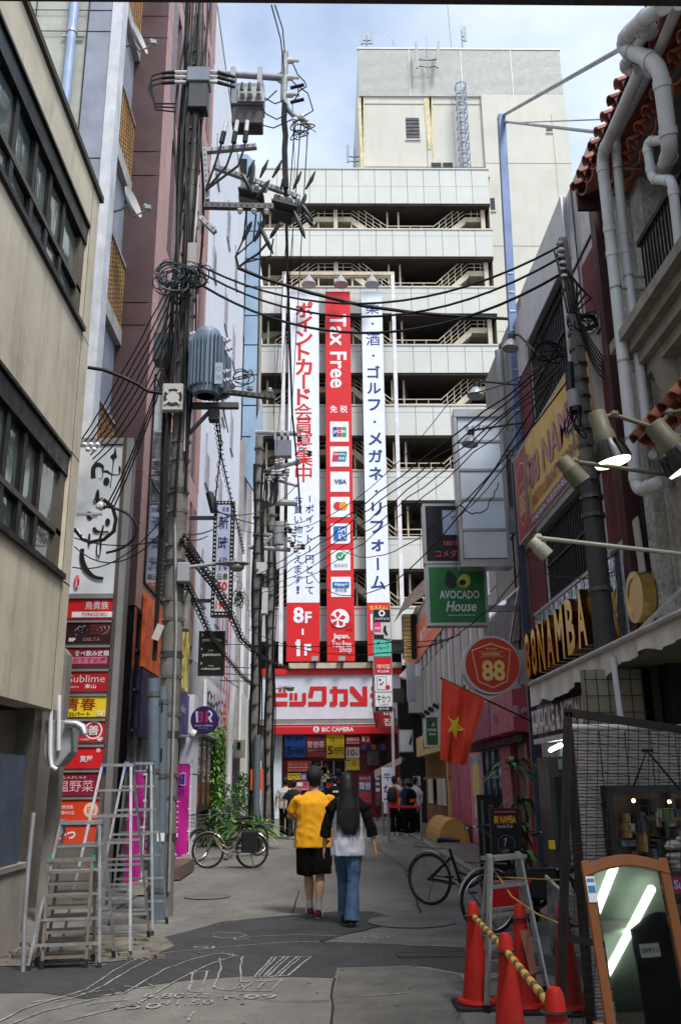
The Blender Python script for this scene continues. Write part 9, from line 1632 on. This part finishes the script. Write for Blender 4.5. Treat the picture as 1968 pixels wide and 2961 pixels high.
figure('man in a yellow t-shirt, black shorts and dark cap walking away',WY(908,2500,12.2).x,12.2,1.77,0.0,YT,'short',None,BKC,'shorts',MRN,WSHOE,((0.1,0.12),(0.0,-0.14)),(((-0.30,0.10,1.17),(-0.22,0.30,1.14)),((0.27,0.03,1.14),(0.25,0.12,0.92))),hair='short',cap=mat('cap_navy', K(28,30,36), 0.8),vox=0.016,w=1.14,hem=0.80,raised=(0,0.0),lx=0.6,socks=mat('sock_grey', K(186,184,184), 0.9),wr=0.006,shoe2=WHT_)
def wextra(add):
 mb = MB(); mb.tube([Vector((-0.285,0.075,0.93))+Vector((math.cos(a)*0.028,math.sin(a)*0.028,0)) for a in np.linspace(0,6.28,12)],0.006,6); add('wristband',mb,BLACK)
figure('woman with very long black hair in a white shirt with black sleeves and jeans',WY(1006,2500,11.35).x,11.35,1.68,0.0,WTC,'three',BKC,DEN,'flare',BLACK,BLACK,((0.2,0.26),(-0.02,-0.10)),(((-0.27,0.02,1.12),(-0.29,0.07,0.90)),((0.29,-0.03,1.13),(0.33,-0.02,0.89))),hair='long',vox=0.016,w=0.98,hem=0.80,raised=(0.03,0.0),lx=0.35,extra=wextra,wr=0.006)
GRN2 = mat('trouser_olive', K(58,56,50), 0.9)
figure('young man in an oversized white t-shirt with a black strap, walking ahead on the left',WY(824,2400,28.6).x,28.6,1.74,0,C(176,174,170,0,0.9),'short',None,BKC,'long',WSHOE,legs=((0.05,0.04),(-0.05,-0.08)),group='pair walking ahead',extra=lambda add: add('bag_strap',MB().obox((0.02,-0.15,1.28),(0.11,0,0.13),(0,0.004,0),(0.016,0,-0.016)),BLACK,smooth=False))
figure('person in black t-shirt and olive trousers walking ahead beside the white shirt',WY(848,2400,27.9).x,27.9,1.68,0,mat('cloth_charcoal', K(22,22,26), 0.9),'short',None,GRN2,'long',WSHOE,legs=((0.12,0.14),(-0.1,-0.16)),group='pair walking ahead')
figure('person in a black printed t-shirt just beyond the couple',WY(968,2390,31).x,31,1.78,0.2,BKC,'short',None,BKC,'long',BLACK,extra=lambda add: add('print',text(MB(),'crew',(0.0,-0.165,1.28),(1,0,0),(0,0,1),w=0.2,h=0.06,bold=0.02),WHT_,smooth=False))
def bpk(m,m2=None):
 def f(add):
  mb = MB(); mb.loft([((0,-0.2,0.98),0.15,0.09,(1,0,0),(0,1,0)),((0,-0.22,1.1),0.17,0.12,(1,0,0),(0,1,0)),((0,-0.21,1.28),0.16,0.11,(1,0,0),(0,1,0)),((0,-0.18,1.42),0.1,0.06,(1,0,0),(0,1,0))]); b_ = add('backpack',melt(mb,0.02,2),m)
  for q in (-1,1): mb = MB(); mb.tube([(q*0.11,-0.14,1.42),(q*0.12,-0.02,1.47),(q*0.13,0.12,1.35),(q*0.14,0.1,1.1)],0.015,6); add('strap',mb,m,parent=b_)
  if m2: mb = MB(); mb.box(-0.08,0.08,-0.35,-0.33,1.05,1.15); add('patch',mb,m2,smooth=False,parent=b_)
 return f
qa = figure('person in an orange vest with a black backpack standing in the queue',WY(1143,2400,29.6).x,29.6,1.76,-0.5,C(222,72,24,0,0.8),'long',WTC,BKC,'long',WSHOE,legs=((0.02,0.0),(0.0,0.0)),arms=(((-0.24,0.1,1.15),(-0.1,0.28,1.15)),((0.25,0.12,1.15),(0.12,0.3,1.15))),group='people in the queue',extra=bpk(mat('pack_black', K(28,30,38), 0.8)))
def hat(add): add('hat',MB().lathe((0,0.0,1.66),[(0.2,-0.02),(0.19,0.0),(0.11,0.01),(0.1,0.1),(0.02,0.12)],20),mat('hat_grey', K(84,88,90), 0.9)); bpk(BKC,C(210,90,40))(add)
figure('person with a hat and a dark blue top with a black bag in the queue',WY(1182,2400,29.0).x,29.0,1.66,0.3,mat('cloth_navy', K(24,34,74), 0.85),'short',None,BKC,'long',WSHOE,legs=((0.0,0.0),(0.0,0.0)),group='people in the queue',extra=hat)
figure('person in a white t-shirt at the right end of the queue',WY(1204,2400,30.6).x,30.6,1.72,-0.9,WTC,'short',None,BKC,'long',BLACK,legs=((0.0,0.0),(0.0,0.0)),group='people in the queue')
figure('person facing the queue behind the orange vest',WY(1160,2400,31.2).x,31.2,1.76,2.4,mat('cloth_brown', K(96,84,76), 0.85),'short',None,BKC,'long',BLACK,legs=((0.0,0.0),(0.0,0.0)),group='people in the queue')
for o in list(bpy.data.objects):
 if '_o' in o.keys(): del o['_o']
